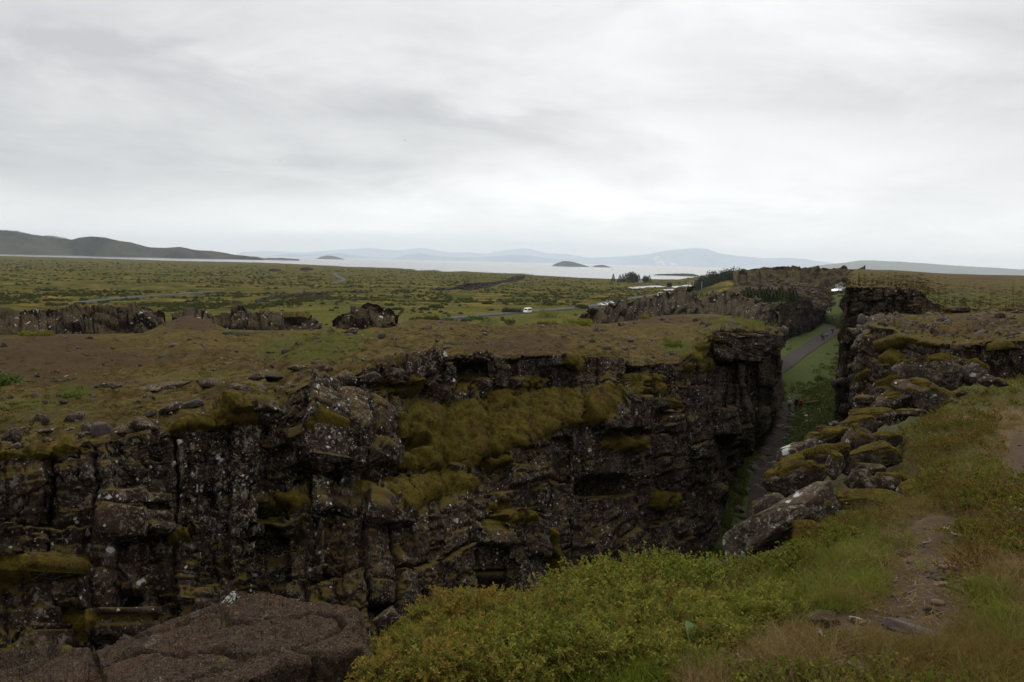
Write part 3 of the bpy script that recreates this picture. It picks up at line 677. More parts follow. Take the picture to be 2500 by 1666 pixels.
    macro = 0.42 * fbm(s / 6.5, h / 5.5, 0.0, 3, seed=90) + 0.35 * fbm(s / 2.4, h / 3.0, 0.0, 2, seed=95)
    feat = np.zeros((nr, nc))
    for (fx, fy, rx, ry, am) in FEAT:
        q = np.sqrt(((gx - fx) / rx) ** 4 + ((gy - fy) / ry) ** 4 + 1e-9)
        feat += am * (1 - sstep(q + 0.18 * vnoise(X * 0.9, Y * 0.9, h * 0.9, seed=99), 0.88, 1.08)) * (T > 0.93)
    disp = wall * (1 - moss) * (rel + macro) + wall * moss * (0.35 * macro + puff + lump) + feat
    D = N * disp[..., None]
    # the heath on top: hummocks, little ledges near the rim
    top = (T < 1.0) & (T >= 0)
    hm_ = 0.30 * fbm(X / 3.2, Y / 3.2, 0.0, 4, seed=101) + 0.16 * fbm(X / 0.9, Y / 0.9, 0.0, 3, seed=103)
    farw = sstep(T, 0.0, 0.08) * (1 - sstep(T, 0.97, 1.0))
    D[..., 2] += np.where(top, hm_ * farw, 0)
    rim = sstep(T, 0.72, 0.93) * (1 - sstep(T, 0.985, 1.01))
    led, _ = block_relief(s, T * 9, 27, amp=0.20, joint=0.1, w=(0.9, 2.6), hh=(0.35, 0.9))
    D[..., 2] += rim * np.clip(led + 0.12 * fbm(X / 2, Y / 2, 0.0, 2, seed=107), -0.25, 0.28) * sstep(fbm(X / 3, Y / 3, 0.0, 2, seed=109), -0.25, 0.15) * (1 - moss)
    back = T < 0
    D[..., 2] += np.where(back, 0.5 * fbm(X / 5, Y / 5, 0.0, 3, seed=111), 0) * (tag[:, None] < 0)
    P2 = (P + D)
    Vf = P2.reshape(-1, 3); Q = grid_faces(nr, nc)
    Tq = T.ravel()[Q].mean(1)
    paint = np.zeros((nr, nc, 4)); paint[..., 3] = 1
    paint[..., 0] = patch(gx, gy, PAINT['soil']); paint[..., 1] = patch(gx, gy, PAINT['green'])
    paint[..., 2] = np.clip(rim * sstep(led, 0.0, 0.3) * (1 - moss), 0, 1)
    attrs = {'paint': paint.reshape(-1, 4)}
    mossq = moss.ravel()[Q].mean(1) > 0.5
    # ---- plateau top
    sel = (Tq < 1.0) & ~mossq
    V, q, a_ = sub_mesh(Vf, Q, np.nonzero(sel)[0], attrs)
    obj('plateau', new_mesh('plateau', V, q, True, a_), M_ground, kind='structure')
    # ---- jointed cliff: every block a part
    selc = (Tq >= 1.0) & ~mossq
    fid = bid.ravel()[Q[:, 0]]
    cliff = obj('cliff', None, kind='structure'); cliff.name = 'cliff'
    ci = np.nonzero(selc)[0]
    rest, n = split_parts(Vf, Q[ci], fid[ci], cliff, M_rock, 'rock_block', 298, splash=[(690, 875, 925, 1090), (20, 225, 1110, 1280), (1080, 1260, 1190, 1330), (880, 1010, 840, 910), (420, 600, 1000, 1140)])
    V, q, _ = sub_mesh(Vf, Q[ci], np.nonzero(rest)[0])
    obj('small_rock_blocks', new_mesh('small_rock_blocks', V, q), M_rock, cliff, kind='stuff')
    # ---- moss cushions: connected patches
    lab = np.where(moss > 0.5, np.arange(nr * nc).reshape(nr, nc), -1)
    for _ in range(400):
        new = lab.copy()
        for ax, sh in ((0, 1), (0, -1), (1, 1), (1, -1)):
            r = np.roll(lab, sh, ax)
            if ax == 0: r[0 if sh == 1 else -1] = -1
            else: r[:, 0 if sh == 1 else -1] = -1
            new = np.where((lab >= 0) & (r > new), r, new)
        if (new == lab).all(): break
        lab = new
    mi = np.nonzero(mossq)[0]
    fl = lab.ravel()[Q[mi]].max(1)
    rest, n2 = split_parts(Vf, Q[mi], fl, cliff, M_moss, 'moss_cushion', 120, min_area=30)
    if rest.any():
        V, q, _ = sub_mesh(Vf, Q[mi], np.nonzero(rest)[0]); obj('moss_scraps', new_mesh('moss_scraps', V, q), M_moss, cliff, kind='stuff')
    return P2, gx, gy, T
PLAT = plateau_and_cliff()
# ================================================================== CANYON FLOOR
_ZD = [(20, -17.5), (45, -17.0), (60, -16.5), (80, -17.5), (110, -18.8), (150, -19.2), (200, -18.6), (250, -18.0), (285, -15.5), (320, -11.0), (345, -8.5), (380, -8.0)]
_XP = [(20, 5.0), (50, 15.2), (69, 21.9), (90, 30.0), (110, 37.8), (130, 45), (150, 51.5), (175, 63), (200, 75.5), (222, 85.5), (245, 96.5), (258, 101.5), (272, 104), (300, 112), (345, 132)]
_XG = [(100, 24), (118, 31), (130, 36.5), (140, 42), (150, 48.2), (161, 54), (176, 61.3), (196, 71.7), (214, 80.8), (228, 88.4), (248, 97.4), (258, 101.5), (270, 104.6), (285, 109)]
def floor_z(X, Y, rough=True):
    z = np.interp(Y, [p[0] for p in _ZD], [p[1] for p in _ZD])
    dx = X - np.interp(Y, [p[0] for p in _XP], [p[1] for p in _XP])
    w = 1.6 + 0.5 * sstep(Y, 120, 160)
    z = z + np.clip(0.95 * (-dx - w + 0.3), 0, 5.5) * sstep(Y, 46, 62) * (1 - sstep(Y, 100, 135)) + np.clip(0.05 * (-dx - w), 0, 2) * sstep(Y, 125, 150)
    z = z + np.clip(0.30 * (dx - w - 0.6), 0, 4.0) * (1 - sstep(Y, 118, 150))
    if rough:
        k = sstep(np.abs(dx), w + 0.2, w + 2.5)
        kg = np.where(Y > 120, sstep(np.abs(X - np.interp(Y, [p[0] for p in _XG], [p[1] for p in _XG])), 3.5, 9.0), 1.0)
        k = np.where(Y > 135, kg, k)
        z = z + k * (0.35 * fbm(X / 5, Y / 5, 0.0, 4, seed=201) + 0.15 * fbm(X / 1.2, Y / 1.2, 0.0, 2, seed=205)) * (1 - 0.6 * sstep(Y, 140, 170))
    return z
def grass_mat(name, a, b_, c_, sc=1.0, brown=0.3):
    m, t, b = mat_new(name)
    p = t.node('ShaderNodeNewGeometry').outputs['Position']
    n1 = t.noise(p, 0.22 * sc, 4, 0.6, 0.4); n2 = t.noise(p, 1.4 * sc, 5, 0.7, 0.3); n3 = t.noise(p, 7 * sc, 3, 0.7)
    c = t.mix(t.ss(n2, 0.35, 0.65), a, b_); c = t.mix(t.math('MULTIPLY', t.ss(n1, 0.5, 0.7), brown * 2), c, c_)
    c = t.mix(t.math('MULTIPLY', t.ss(n3, 0.5, 0.7), 0.45), c, tuple(k * 0.5 for k in a))
    t.link(c, b.inputs['Base Color']); setbump(t, b, t.math('ADD', n2, t.math('MULTIPLY', n3, 0.4)), 0.35 / sc, 0.8)
    b.inputs['Roughness'].default_value = 1.0; b.inputs['Specular IOR Level'].default_value = 0.05
    return m
M_valley = grass_mat('valley_grass', (0.040, 0.056, 0.014), (0.064, 0.082, 0.021), (0.076, 0.068, 0.020))
def canyon_floor():
    px = np.arange(1240, 2200, 4.0)
    d = 1.0 / np.linspace(1 / 24.0, 1 / 372.0, 240)
    Y = np.repeat(d[:, None], len(px), 1); X = (px[None] - CX) / F * Y
    Z = floor_z(X, Y)
    Pf = np.stack([X, Y, Z], -1).reshape(-1, 3); Qf = grid_faces(*X.shape)
    pxf = np.repeat(px[None], len(d), 0).ravel()[Qf].mean(1); yf = Y.ravel()[Qf].mean(1)
    ok = pxf > np.interp(yf, [24, 60, 100, 130, 170, 400], [1240, 1600, 1700, 1800, 1840, 1840])
    V, q, _ = sub_mesh(Pf, Qf, np.nonzero(ok)[0])
    obj('canyon_floor', new_mesh('canyon_floor', V, q), M_valley, kind='structure')
canyon_floor()
M_gravel = flat_mat('grey_gravel', (0.040, 0.035, 0.033), 0.95, 0.25, 3.0, spec=0.05)
M_wet = flat_mat('damp_lava_rock', (0.026, 0.020, 0.017), 0.9, 0.6, 2.2, spec=0.05)
def path_strip(name, y0, y1, w, mat, n, dz=0.05, line=None, rough=False):
    line = line or _XP
    Y = np.linspace(y0, y1, n); xs = np.array([p[0] for p in line]); xc = smooth1(np.interp(Y, xs, [p[1] for p in line]), 6)
    dxy = np.gradient(xc, Y); L = np.sqrt(1 + dxy ** 2)
    ww = np.interp(Y, [p[0] for p in w], [p[1] for p in w]) * (1 + 0.10 * vnoise(Y / 3.0, 2.2, seed=7))
    ts = np.linspace(-1, 1, 9)
    X = xc[:, None] + ts[None] * (ww * 0.5 * L)[:, None]
    YY = np.repeat(Y[:, None], 9, 1)
    Z = floor_z(X, YY, rough) + dz
    return obj(name, new_mesh(name, np.stack([X, YY, Z], -1).reshape(-1, 3), grid_faces(n, 9)), mat, kind='structure')
path_strip('gravel_path', 104, 270, [(104, 3.0), (140, 3.8), (180, 3.8), (250, 4.4), (270, 3.0)], M_gravel, 240, 0.12, _XG, True)
path_strip('rocky_path', 52, 116, [(52, 0.9), (69, 1.5), (90, 1.7), (110, 1.3), (116, 0.5)], M_wet, 120, 0.06)

# ================================================================== NEAR GROUND
G0 = [(-700, 1780, 2.05), (0, 1780, 2.05), (1000, 1780, 2.10), (2353, 1780, 2.15), (3500, 1800, 2.15)]
RIM = [(-700, 1690, 2.5), (0, 1680, 2.6), (400, 1640, 2.75), (800, 1600, 2.95), (880, 1530, 3.2), (940, 1470, 3.45), (1000, 1440, 3.65), (1100, 1415, 3.85), (1200, 1395, 4.05), (1300, 1365, 4.35), (1450, 1335, 4.75), (1600, 1330, 5.0), (1690, 1300, 5.5), (1720, 1250, 6.2), (1750, 1205, 6.9), (1790, 1140, 8.1), (1850, 1085, 9.8), (1900, 1015, 12.4), (1945, 965, 15.2), (1985, 935, 18), (2060, 918, 20), (2150, 895, 21), (2250, 885, 21.5), (2353, 872, 22), (3500, 890, 22)]
NG_PAINT = {
 'straw': [(2150, 1230, 60, 60, 1), (2120, 1340, 90, 60, 1), (2070, 1420, 110, 50, 1), (2200, 1530, 200, 40, 1.2), (1850, 1530, 140, 40, 1), (2330, 1000, 40, 60, 1), (2300, 1130, 30, 60, 0.6), (2250, 960, 80, 25, 0.9), (2320, 1350, 40, 40, 0.8), (2000, 1480, 90, 40, 0.7), (2200, 1300, 60, 60, 0.8)],
 'soil': [(2150, 1215, 60, 34, 1.0), (2120, 1300, 60, 50, 1.1), (2120, 1390, 90, 60, 1.3), (1980, 1440, 90, 24, 1.0), (2100, 1470, 90, 18, 0.8), (2280, 1420, 60, 14, 0.7), (2190, 1220, 30, 20, 0.8), (1950, 1420, 40, 14, 0.8), (2340, 1050, 24, 60, 1.3), (2290, 1150, 40, 30, 0.6), (2060, 1440, 60, 30, 0.8), (2180, 1320, 50, 20, 0.7)],
}
def near_mat():
    m, t, b = mat_new('straw_and_soil')
    p = t.node('ShaderNodeNewGeometry').outputs['Position']
    a = t.node('ShaderNodeAttribute'); a.attribute_name = 'paint'
    sc = t.node('ShaderNodeSeparateColor'); t.link(a.outputs[0], sc.inputs[0]); R, G, B = sc.outputs
    n1 = t.noise(p, 1.6, 5, 0.65, 0.5); n2 = t.noise(p, 9, 5, 0.7, 0.3); n3 = t.noise(p, 60, 4, 0.7)
    c = t.mix(t.ss(n2, 0.35, 0.65), (0.030, 0.028, 0.010), (0.058, 0.056, 0.020))
    st = t.ss(t.math('ADD', R, t.math('MULTIPLY', t.math('SUBTRACT', n1, 0.5), 0.9)), 0.30, 0.62)
    c = t.mix(st, c, t.mix(n3, (0.068, 0.046, 0.023), (0.135, 0.095, 0.048)))
    so = t.ss(t.math('ADD', G, t.math('MULTIPLY', t.math('SUBTRACT', n2, 0.5), 1.0)), 0.40, 0.65)
    c = t.mix(so, c, t.mix(n3, (0.046, 0.030, 0.018), (0.088, 0.060, 0.037)))
    t.link(c, b.inputs['Base Color'])
    setbump(t, b, t.math('ADD', n2, t.math('MULTIPLY', n3, 0.5)), 0.03, 1.0)
    b.inputs['Roughness'].default_value = 1.0; b.inputs['Specular IOR Level'].default_value = 0.08
    return m
M_near = near_mat()
HEAP_AREA = [(1660, 1310), (1740, 1190), (1800, 1090), (1900, 985), (1985, 905), (2090, 880), (2150, 930), (2060, 985), (2110, 1080), (2100, 1130), (2000, 1160), (1900, 1190), (1800, 1280)]
def near_ground():
    u = np.arange(-700, 3500.1, 5.0)
    gy0 = interp(u, G0, 1); gd0 = interp(u, G0, 2)
    ry = smooth1(interp(u, RIM, 1), 5); rd = 1 / smooth1(1 / interp(u, RIM, 2), 5)
    rows = []; T = []
    first = at(u * K, gy0 * K, gd0)
    q = first.copy(); q[:, 0] = q[:, 0] * 6; q[:, 1] = -25; q[:, 2] = -1.2; rows.append(q); T.append(-2)
    q = first.copy(); q[:, 1] = -1; q[:, 2] = -1.62; rows.append(q); T.append(-1)
    n = 170
    for k in range(n + 1):
        t = k / n; y = lerp(gy0, ry, t); d = 1 / lerp(1 / gd0, 1 / rd, t)
        rows.append(at(u * K, y * K, d)); T.append(t)
    rim = rows[-1]
    dv = rim[:, :2] / np.linalg.norm(rim[:, :2], axis=1, keepdims=True)
    for off, dz in ((0.10, -0.08), (0.22, -0.28), (0.35, -0.7), (0.45, -1.3), (0.5, -2.2), (0.5, -3.4), (0.4, -5), (0.2, -7.5), (0.2, -11), (1.0, -16)):
        q = rim.copy(); q[:, :2] += dv * off * np.minimum(1 + rim[:, 1:2] * 0.02, 2); q[:, 2] += dz * np.where(u > 2060, 0.14, 1.0); rows.append(q); T.append(1 + off)
    P = np.stack(rows); T = np.array(T); nr, nc = P.shape[:2]
    X, Y = P[..., 0], P[..., 1]
    w = (T[:, None] >= 0) & (T[:, None] <= 1)
    P[..., 2] += np.where(w, (0.10 * fbm(X / 1.3, Y / 1.3, 0.0, 4, seed=301) + 0.03 * fbm(X / 0.25, Y / 0.25, 0.0, 3, seed=305)) * sstep(T, 0.0, 0.05)[:, None] * (1 + 0.6 * sstep(Y, 5, 15)), 0)
    gx, gy, gd = proj(P.reshape(-1, 3)); gx = gx.reshape(nr, nc) / K; gy = gy.reshape(nr, nc) / K
    hs = poly_sd(gx[2:-10], gy[2:-10], HEAP_AREA)
    P[2:-10, :, 2] -= 0.045 * np.clip(Y[2:-10], 4, 14) * sstep(hs, -30, 35)
    P[-10:, :, 2] -= 0.045 * np.clip(Y[-10:], 4, 14) * sstep(hs[-1], -30, 35)[None]
    paint = np.zeros((nr, nc, 4)); paint[..., 3] = 1
    paint[..., 0] = patch(gx, gy, NG_PAINT['straw']); paint[..., 1] = patch(gx, gy, NG_PAINT['soil'])
    paint[:2] = 0
    obj('ground', new_mesh('ground', P.reshape(-1, 3), grid_faces(nr, nc), True, {'paint': paint.reshape(-1, 4)}), M_near, kind='structure')
    return P[2:2 + n + 1], gx[2:2 + n + 1], gy[2:2 + n + 1]
NG = near_ground()
def near_point(x, y):
    """point of the near ground seen at print pixel x, y"""
    u = np.arange(-700, 3500.1, 5.0); P, gx, gy = NG
    c = int(np.clip(round((x + 700) / 5.0), 0, P.shape[1] - 1))
    col = gy[:, c]; k = int(np.argmin(np.abs(col - y)))
    return P[k, c]

# ================================================================== HEATH SHELF AND UPPER PLATEAU BEYOND
HC = {  # photo pixels: x, y, depth
 'G3': [(2040, 985, 75.3), (2083, 985, 75.1), (2089, 1035, 33.6), (2150, 1010, 31), (2210, 950, 29.5), (2300, 893, 28), (2400, 858, 27), (2500, 850, 26), (3700, 872, 24)],
 'G4': [(2040, 945, 75.2), (2083, 940, 75.05), (2089, 870, 34), (2100, 835, 34), (2121, 799, 34), (2180, 803, 32), (2260, 836, 29), (2330, 853, 27.6), (2420, 834, 26.8), (2500, 832, 26), (3700, 850, 24)],
 'G5': [(2040, 930, 75), (2083, 925, 74.5), (2090, 830, 73), (2100, 790, 72), (2121, 774, 70), (2180, 770, 68), (2240, 769, 66), (2300, 765, 65), (2400, 762, 65), (2500, 762, 65), (3700, 788, 65)],
 'G6': [(2040, 915, 77), (2050, 862, 76.5), (2056, 800, 76), (2062, 716, 75.5), (2066, 699, 75), (2110, 702, 71), (2180, 700, 69), (2240, 706, 67), (2262, 728, 66), (2300, 750, 66), (2400, 754, 66), (2500, 756, 66), (3700, 780, 66)],
 'G7': [(2040, 925, 150), (2050, 870, 150), (2056, 806, 150), (2062, 722, 150), (2066, 690, 160), (2072, 668, 240), (2090, 658, 330), (2120, 657.5, 340), (2140, 660, 340), (2165, 659, 330), (2185, 660, 345), (2215, 662, 360), (2250, 664.5, 390), (2300, 668, 450), (2400, 671, 520), (2500, 673, 600), (3700, 703, 600)],
}
H_PAINT = {'soil': [(2230, 735, 60, 14, 0.6), (2260, 640, 60, 5, 0.6), (2100, 690, 60, 8, 0.3), (2300, 745, 60, 10, 0.6), (2050, 645, 60, 8, 0.4)],
           'green': [(2180, 680, 120, 14, 0.8), (2300, 690, 80, 16, 0.8), (2320, 655, 80, 5, 0.6), (2350, 850, 50, 25, 1.0), (2200, 700, 60, 10, 0.5), (2040, 632, 60, 6, 0.4)]}
HMOSS = [[(2010, 785), (2070, 765), (2110, 770), (2150, 775), (2110, 790), (2060, 800), (2015, 812)], [(2100, 790), (2160, 765), (2215, 775), (2260, 795), (2200, 790), (2140, 800)],
         [(1968, 860), (2000, 845), (2010, 855), (1985, 875), (1965, 885)], [(2018, 875), (2060, 858), (2075, 868), (2050, 890), (2020, 892)], [(2080, 862), (2110, 852), (2120, 862), (2095, 875)],
         [(2020, 820), (2050, 800), (2080, 815), (2085, 845), (2030, 840)], [(2120, 815), (2180, 810), (2220, 830), (2200, 850), (2140, 840)], [(2270, 790), (2320, 780), (2340, 800), (2290, 825), (2265, 815)],
         [(2240, 850), (2300, 840), (2350, 850), (2320, 870), (2260, 865)]]
def heath():
    u = np.concatenate([np.arange(2040, 2520, 2.0), np.arange(2525, 3700.1, 12.0)])
    keys = ['G3', 'G4', 'G5', 'G6', 'G7']; nseg = [60, 46, 46, 60]
    cv = {k: (smooth1(interp(u, HC[k], 1), 1), 1 / smooth1(1 / interp(u, HC[k], 2), 1)) for k in keys}
    rag = (3.2 * vnoise(u / 8.0, 0.5, seed=61) + 2.2 * vnoise(u / 3.2, 0.5, seed=62)) * (u > 2064) * sstep(u, 2420, 2280)
    cv['G6'] = (cv['G6'][0] + rag, cv['G6'][1] * (1 + 0.02 * vnoise(u / 6.0, 2.5, seed=63)))
    cv['G7'] = (np.where(u > 2095, smooth1(cv['G7'][0], 14), cv['G7'][0]), cv['G7'][1])
    rows = []; T = []
    a = cv['G3']; q = at(u, a[0], a[1]); q2 = q.copy(); q2[:, 2] = np.where(u < 2140, -19.5, q2[:, 2] - 2); q2[:, 1] -= 0.5
    for k in range(24): rows.append(lerp(q2, q, k / 24)); T.append(-1 + k / 24)
    for i, n in enumerate(nseg):
        a = cv[keys[i]]; c = cv[keys[i + 1]]
        for k in range(n):
            t = k / n; rows.append(at(u, lerp(a[0], c[0], t), 1 / lerp(1 / a[1], 1 / c[1], t))); T.append(i + t)
    e = cv['G7']; q = at(u, *e); rows.append(q); T.append(4.0)
    dv = q[:, :2] / np.linalg.norm(q[:, :2], axis=1, keepdims=True)
    q3 = q.copy(); q3[:, :2] += dv * 60; q3[:, 2] -= 6; rows.append(q3); T.append(4.5)
    q4 = q.copy(); q4[:, :2] += dv * 900; q4[:, 2] -= 26; rows.append(q4); T.append(5)
    P = np.stack(rows); T = np.repeat(np.array(T)[:, None], len(u), 1); nr, nc = P.shape[:2]
    gx, gy, gd = proj(P.reshape(-1, 3)); gx = gx.reshape(nr, nc) / K; gy = gy.reshape(nr, nc) / K; gd = gd.reshape(nr, nc)
    N = grid_normals(P); N *= np.sign(np.sum(N * -P, -1, keepdims=True) + 1e-9)
    N = np.where(N[..., 2:] < -0.2, N * [1, 1, 0], N); N /= np.linalg.norm(N, axis=-1, keepdims=True) + 1e-9
    X, Y, h = P[..., 0], P[..., 1], P[..., 2]
    sd = np.full((nr, nc), -99.0)
    for poly in HMOSS:
        pa = np.array(poly); m = (T > 0) & (T < 2.5) & (gx > pa[:, 0].min() - 15) & (gx < pa[:, 0].max() + 15) & (gy > pa[:, 1].min() - 15) & (gy < pa[:, 1].max() + 15)
        if m.any(): sd[m] = np.maximum(sd[m], poly_sd(gx[m], gy[m], poly))
    sd = sd + np.where(sd > -15, 3 * vnoise(X * 1.5, Y * 1.5, h * 1.5, seed=171), 0)
    moss = sstep(sd, -2, 2.5)
    steep = 1 - sstep(N[..., 2], 0.35, 0.75)
    steep = np.stack([smooth1(steep[:, j], 1) for j in range(nc)], 1)
    s = np.where(T < 1.5, (gx * 0.0145 * K), gx * 0.036 * K)      # metres along the two faces
    s = np.repeat(np.interp(u, u, np.concatenate([[0], np.cumsum(np.hypot(np.diff(X[24]), np.diff(Y[24])) .clip(0, 2.5))]))[None], nr, 0)
    s2 = np.repeat(np.concatenate([[0], np.cumsum(np.hypot(np.diff(X[24 + 60 + 46 + 40]), np.diff(Y[24 + 60 + 46 + 40])).clip(0, 3))])[None], nr, 0)
    s = np.where(T < 1.5, s, s2)
    rel, bid = block_relief(s, h, 53, amp=0.34, w=(0.8, 1.9), hh=(0.8, 2.6))
    rel = rel * np.where(T > 1.5, 1.5, 1.0) * (1 - sstep(T, 2.9, 3.0)) + np.where(T > 1.5, 0.6, 0.4) * fbm(s / 3.5, h / 6, 0.0, 3, 59) * (1 - sstep(T, 2.8, 3.0))
    led, _ = block_relief(X, Y, 57, amp=0.22, joint=0.12, w=(0.7, 2.2), hh=(0.9, 2.6))
    lw = sstep(T, 0.9, 1.0) * (1 - sstep(T, 1.75, 2.0)) * sstep(fbm(X / 4, Y / 4, 0.0, 3, seed=161), -0.3, 0.1)
    flat_ = 1 - steep
    humm = 0.25 * fbm(X / 4, Y / 4, 0.0, 4, seed=163) * sstep(T, 0.6, 1.2) * (1 - sstep(T, 2.95, 3.2)) + 0.4 * fbm(X / 60, Y / 60, 0.0, 3, seed=165) * sstep(T, 3.2, 3.8)
    sc = gd / F * K
    puff = np.sqrt(np.clip(sd, 0, 14) / 14) * np.clip(sc * 16, 0.1, 0.45) * moss + 0.08 * moss * fbm(X * 1.4, Y * 1.4, h * 1.4, 3, seed=181)
    lipw = np.where(N[..., 2:] > 0.3, [1.0, 1.0, 0.25], [1.0, 1.0, 1.0])
    D = N * lipw * ((steep * rel * (1 - moss)) + puff)[..., None]
    D[..., 2] += flat_ * (humm + lw * np.clip(led, -0.35, 0.5) * (1 - moss)) * (T < 4)
    P2 = (P + D); Vf = P2.reshape(-1, 3); Q = grid_faces(nr, nc)
    paint = np.zeros((nr, nc, 4)); paint[..., 3] = 1
    paint[..., 0] = patch(gx, gy, H_PAINT['soil']); paint[..., 1] = patch(gx, gy, H_PAINT['green'])
    paint[..., 2] = np.clip(steep + lw * sstep(led, 0.05, 0.3) * (1 - moss), 0, 1)
    mossq = moss.ravel()[Q].mean(1) > 0.5
    rockq = (steep.ravel()[Q].mean(1) > 0.5) & ~mossq & (T.ravel()[Q].mean(1) < 3.02)
    V, q, a_ = sub_mesh(Vf, Q, np.nonzero(~rockq & ~mossq)[0], {'paint': paint.reshape(-1, 4)})
    root = obj('heath', new_mesh('heath', V, q, True, a_), M_ground, kind='structure')
    ci = np.nonzero(rockq)[0]; fid = bid.ravel()[Q[:, 0]][ci] + np.where(T.ravel()[Q[ci, 0]] < 1.5, 0, 10 ** 8)
    rest, n = split_parts(Vf, Q[ci], fid, root, M_rock, 'rock_block', 260, min_area=12)
    V, q, _ = sub_mesh(Vf, Q[ci], np.nonzero(rest)[0]); obj('small_rock_blocks', new_mesh('small_rock_blocks', V, q), M_rock, root, kind='stuff')
    V, q, _ = sub_mesh(Vf, Q, np.nonzero(mossq)[0]); obj('moss_cushions', new_mesh('moss_cushions', V, q), M_moss, root, kind='stuff')
    return P2, gx, gy, T
HEATH = heath()

# ================================================================== RIDGES AND OUTCROPS OF JOINTED ROCK
def outcrop(name, pts, thick, seed, unit='D', step=3.0, rows=40, kind='structure', limit=120, mat=None, capmat=None, amp=0.3, w=(0.7, 1.5), hh=(0.8, 2.4), cap_rows=10, min_area=10, macro=0.5, sm=1, lean=0.0, label=None, cat=None, group=None, part='rock_block', rough_top=0.25):
    """pts: x, y of the crest, y of the foot, depth of the crest, depth of the foot"""
    k = K if unit == 'D' else 1.0
    x = np.arange(pts[0][0] * k, pts[-1][0] * k + 0.1, step)
    f = lambda c: np.interp(x, [p[0] * k for p in pts], [p[c] for p in pts])
    yt, yb, dt, db = smooth1(f(1), sm) * k, smooth1(f(2), sm) * k, f(3), f(4)
    top = at(x, yt, dt); bot = at(x, yb, db)
    dv = top[:, :2] / np.linalg.norm(top[:, :2], axis=1, keepdims=True)
    n = len(x)
    back = top.copy(); back[:, :2] += dv * thick; back[:, 2] = back[:, 2] * 1.0 - 0.25 * thick ** 0.5
    bb = back.copy(); bb[:, :2] += dv * 1.0; bb[:, 2] = bot[:, 2] - 1
    deep = bot.copy(); deep[:, 2] -= 1.5
    R = [bb]; T = [-2.0]
    R.append(lerp(bb, back, 0.6)); T.append(-1.5)
    for i in range(cap_rows): R.append(lerp(back, top, i / cap_rows)); T.append(-1 + i / cap_rows)
    for i in range(rows + 1): R.append(lerp(top, bot, i / rows)); T.append(i / rows)
    R.append(deep); T.append(1.2)
    P = np.stack(R); T = np.repeat(np.array(T)[:, None], n, 1)
    N = grid_normals(P); N *= np.sign(np.sum(N * -P, -1, keepdims=True) + 1e-9)
    X, Y, h = P[..., 0], P[..., 1], P[..., 2]
    sl = np.concatenate([[0], np.cumsum(np.hypot(np.diff(top[:, 0]), np.diff(top[:, 1])).clip(0, 3))])
    s = np.repeat(sl[None], len(R), 0)
    rel, bid = block_relief(s, h, seed, amp=amp, w=w, hh=hh)
    face = sstep(T, -0.02, 0.03)
    D = N * (face * (rel + macro * fbm(s / 4, h / 4, 0.0, 3, seed + 3)))[..., None]
    cap = (T < 0.02) & (T > -1.2)
    D[..., 2] += np.where(cap, rough_top * fbm(X / 1.5, Y / 1.5, 0.0, 3, seed + 5) + rough_top * np.clip(block_relief(s, X * 0 + Y, seed + 9, w=w, hh=hh)[0], -0.6, 0.6), 0)
    Vf = (P + D).reshape(-1, 3); Q = grid_faces(len(R), n)
    tq = T.ravel()[Q].mean(1)
    root = obj(name, None, kind=kind, label=label, cat=cat, group=group)
    base = np.array([top[:, 0].mean(), top[:, 1].mean(), bot[:, 2].mean()])
    root.location = base; Vl = Vf - base
    ci = np.nonzero(tq >= 0)[0]; fid = bid.ravel()[Q[:, 0]][ci]
    rest, nn = split_parts(Vf, Q[ci], fid, root, mat or M_ridge, part, limit, min_area=min_area)
    for ch in root.children: ch.data.transform(Matrix.Translation(-Vector(base)))
    if rest.any():
        V, q, _ = sub_mesh(Vl, Q[ci], np.nonzero(rest)[0]); obj('small_rock_blocks', new_mesh('small_rock_blocks', V, q), mat or M_ridge, root, kind='stuff')
    V, q, a_ = sub_mesh(Vl, Q, np.nonzero(tq < 0)[0]); paint = np.zeros((len(V), 4)); paint[:, 3] = 1; paint[:, 2] = 0.25
    obj('moss_cap', new_mesh('moss_cap', V, q, True, {'paint': paint}), capmat or M_ground, root)
    return root
# ridge behind the plateau
outcrop('rock_ridge', [(1338, 729, 748, 72, 70), (1353, 712, 750, 78, 74), (1395, 703, 752, 84, 77), (1440, 696, 745, 90, 80), (1490, 687, 737, 98, 85), (1520, 677, 728, 104, 89), (1545, 669, 724, 107, 92), (1560, 664.5, 724, 108, 94), (1575, 666, 723, 109, 96), (1590, 663, 722, 110, 97), (1598, 674, 722, 111, 98), (1606, 690, 722, 112, 99), (1625, 682, 722, 112, 99), (1645, 676, 722, 113, 100), (1668, 670.5, 724, 114, 100), (1700, 671, 732, 115, 101), (1706, 684, 735, 116, 101), (1720, 685, 738, 117, 102), (1742, 692, 744, 118, 104), (1768, 697, 758, 120, 110), (1776, 714, 765, 121, 113), (1790, 720, 775, 122, 116)],
        5.0, 401, step=2.0, rows=46, limit=160, amp=0.55, w=(0.7, 2.6), hh=(0.9, 3.2), macro=1.3, rough_top=0.5)
outcrop('rock_ridge', [(1768, 712, 790, 205, 195), (1774, 705, 790, 207, 198), (1790, 699, 785, 210, 203), (1806, 695, 768, 215, 208), (1822, 684, 757, 222, 215), (1834, 679, 755, 226, 220), (1850, 681, 751, 232, 228), (1862, 692, 749, 240, 236), (1872, 704, 741, 246, 243), (1880, 709, 735, 252, 250), (1894, 714, 730, 262, 262), (1910, 722, 731, 268, 270)],
        7.0, 411, step=2.0, rows=34, limit=90, amp=0.6, w=(1.2, 2.6), hh=(2, 6), mat=M_rock_far, macro=1.2)
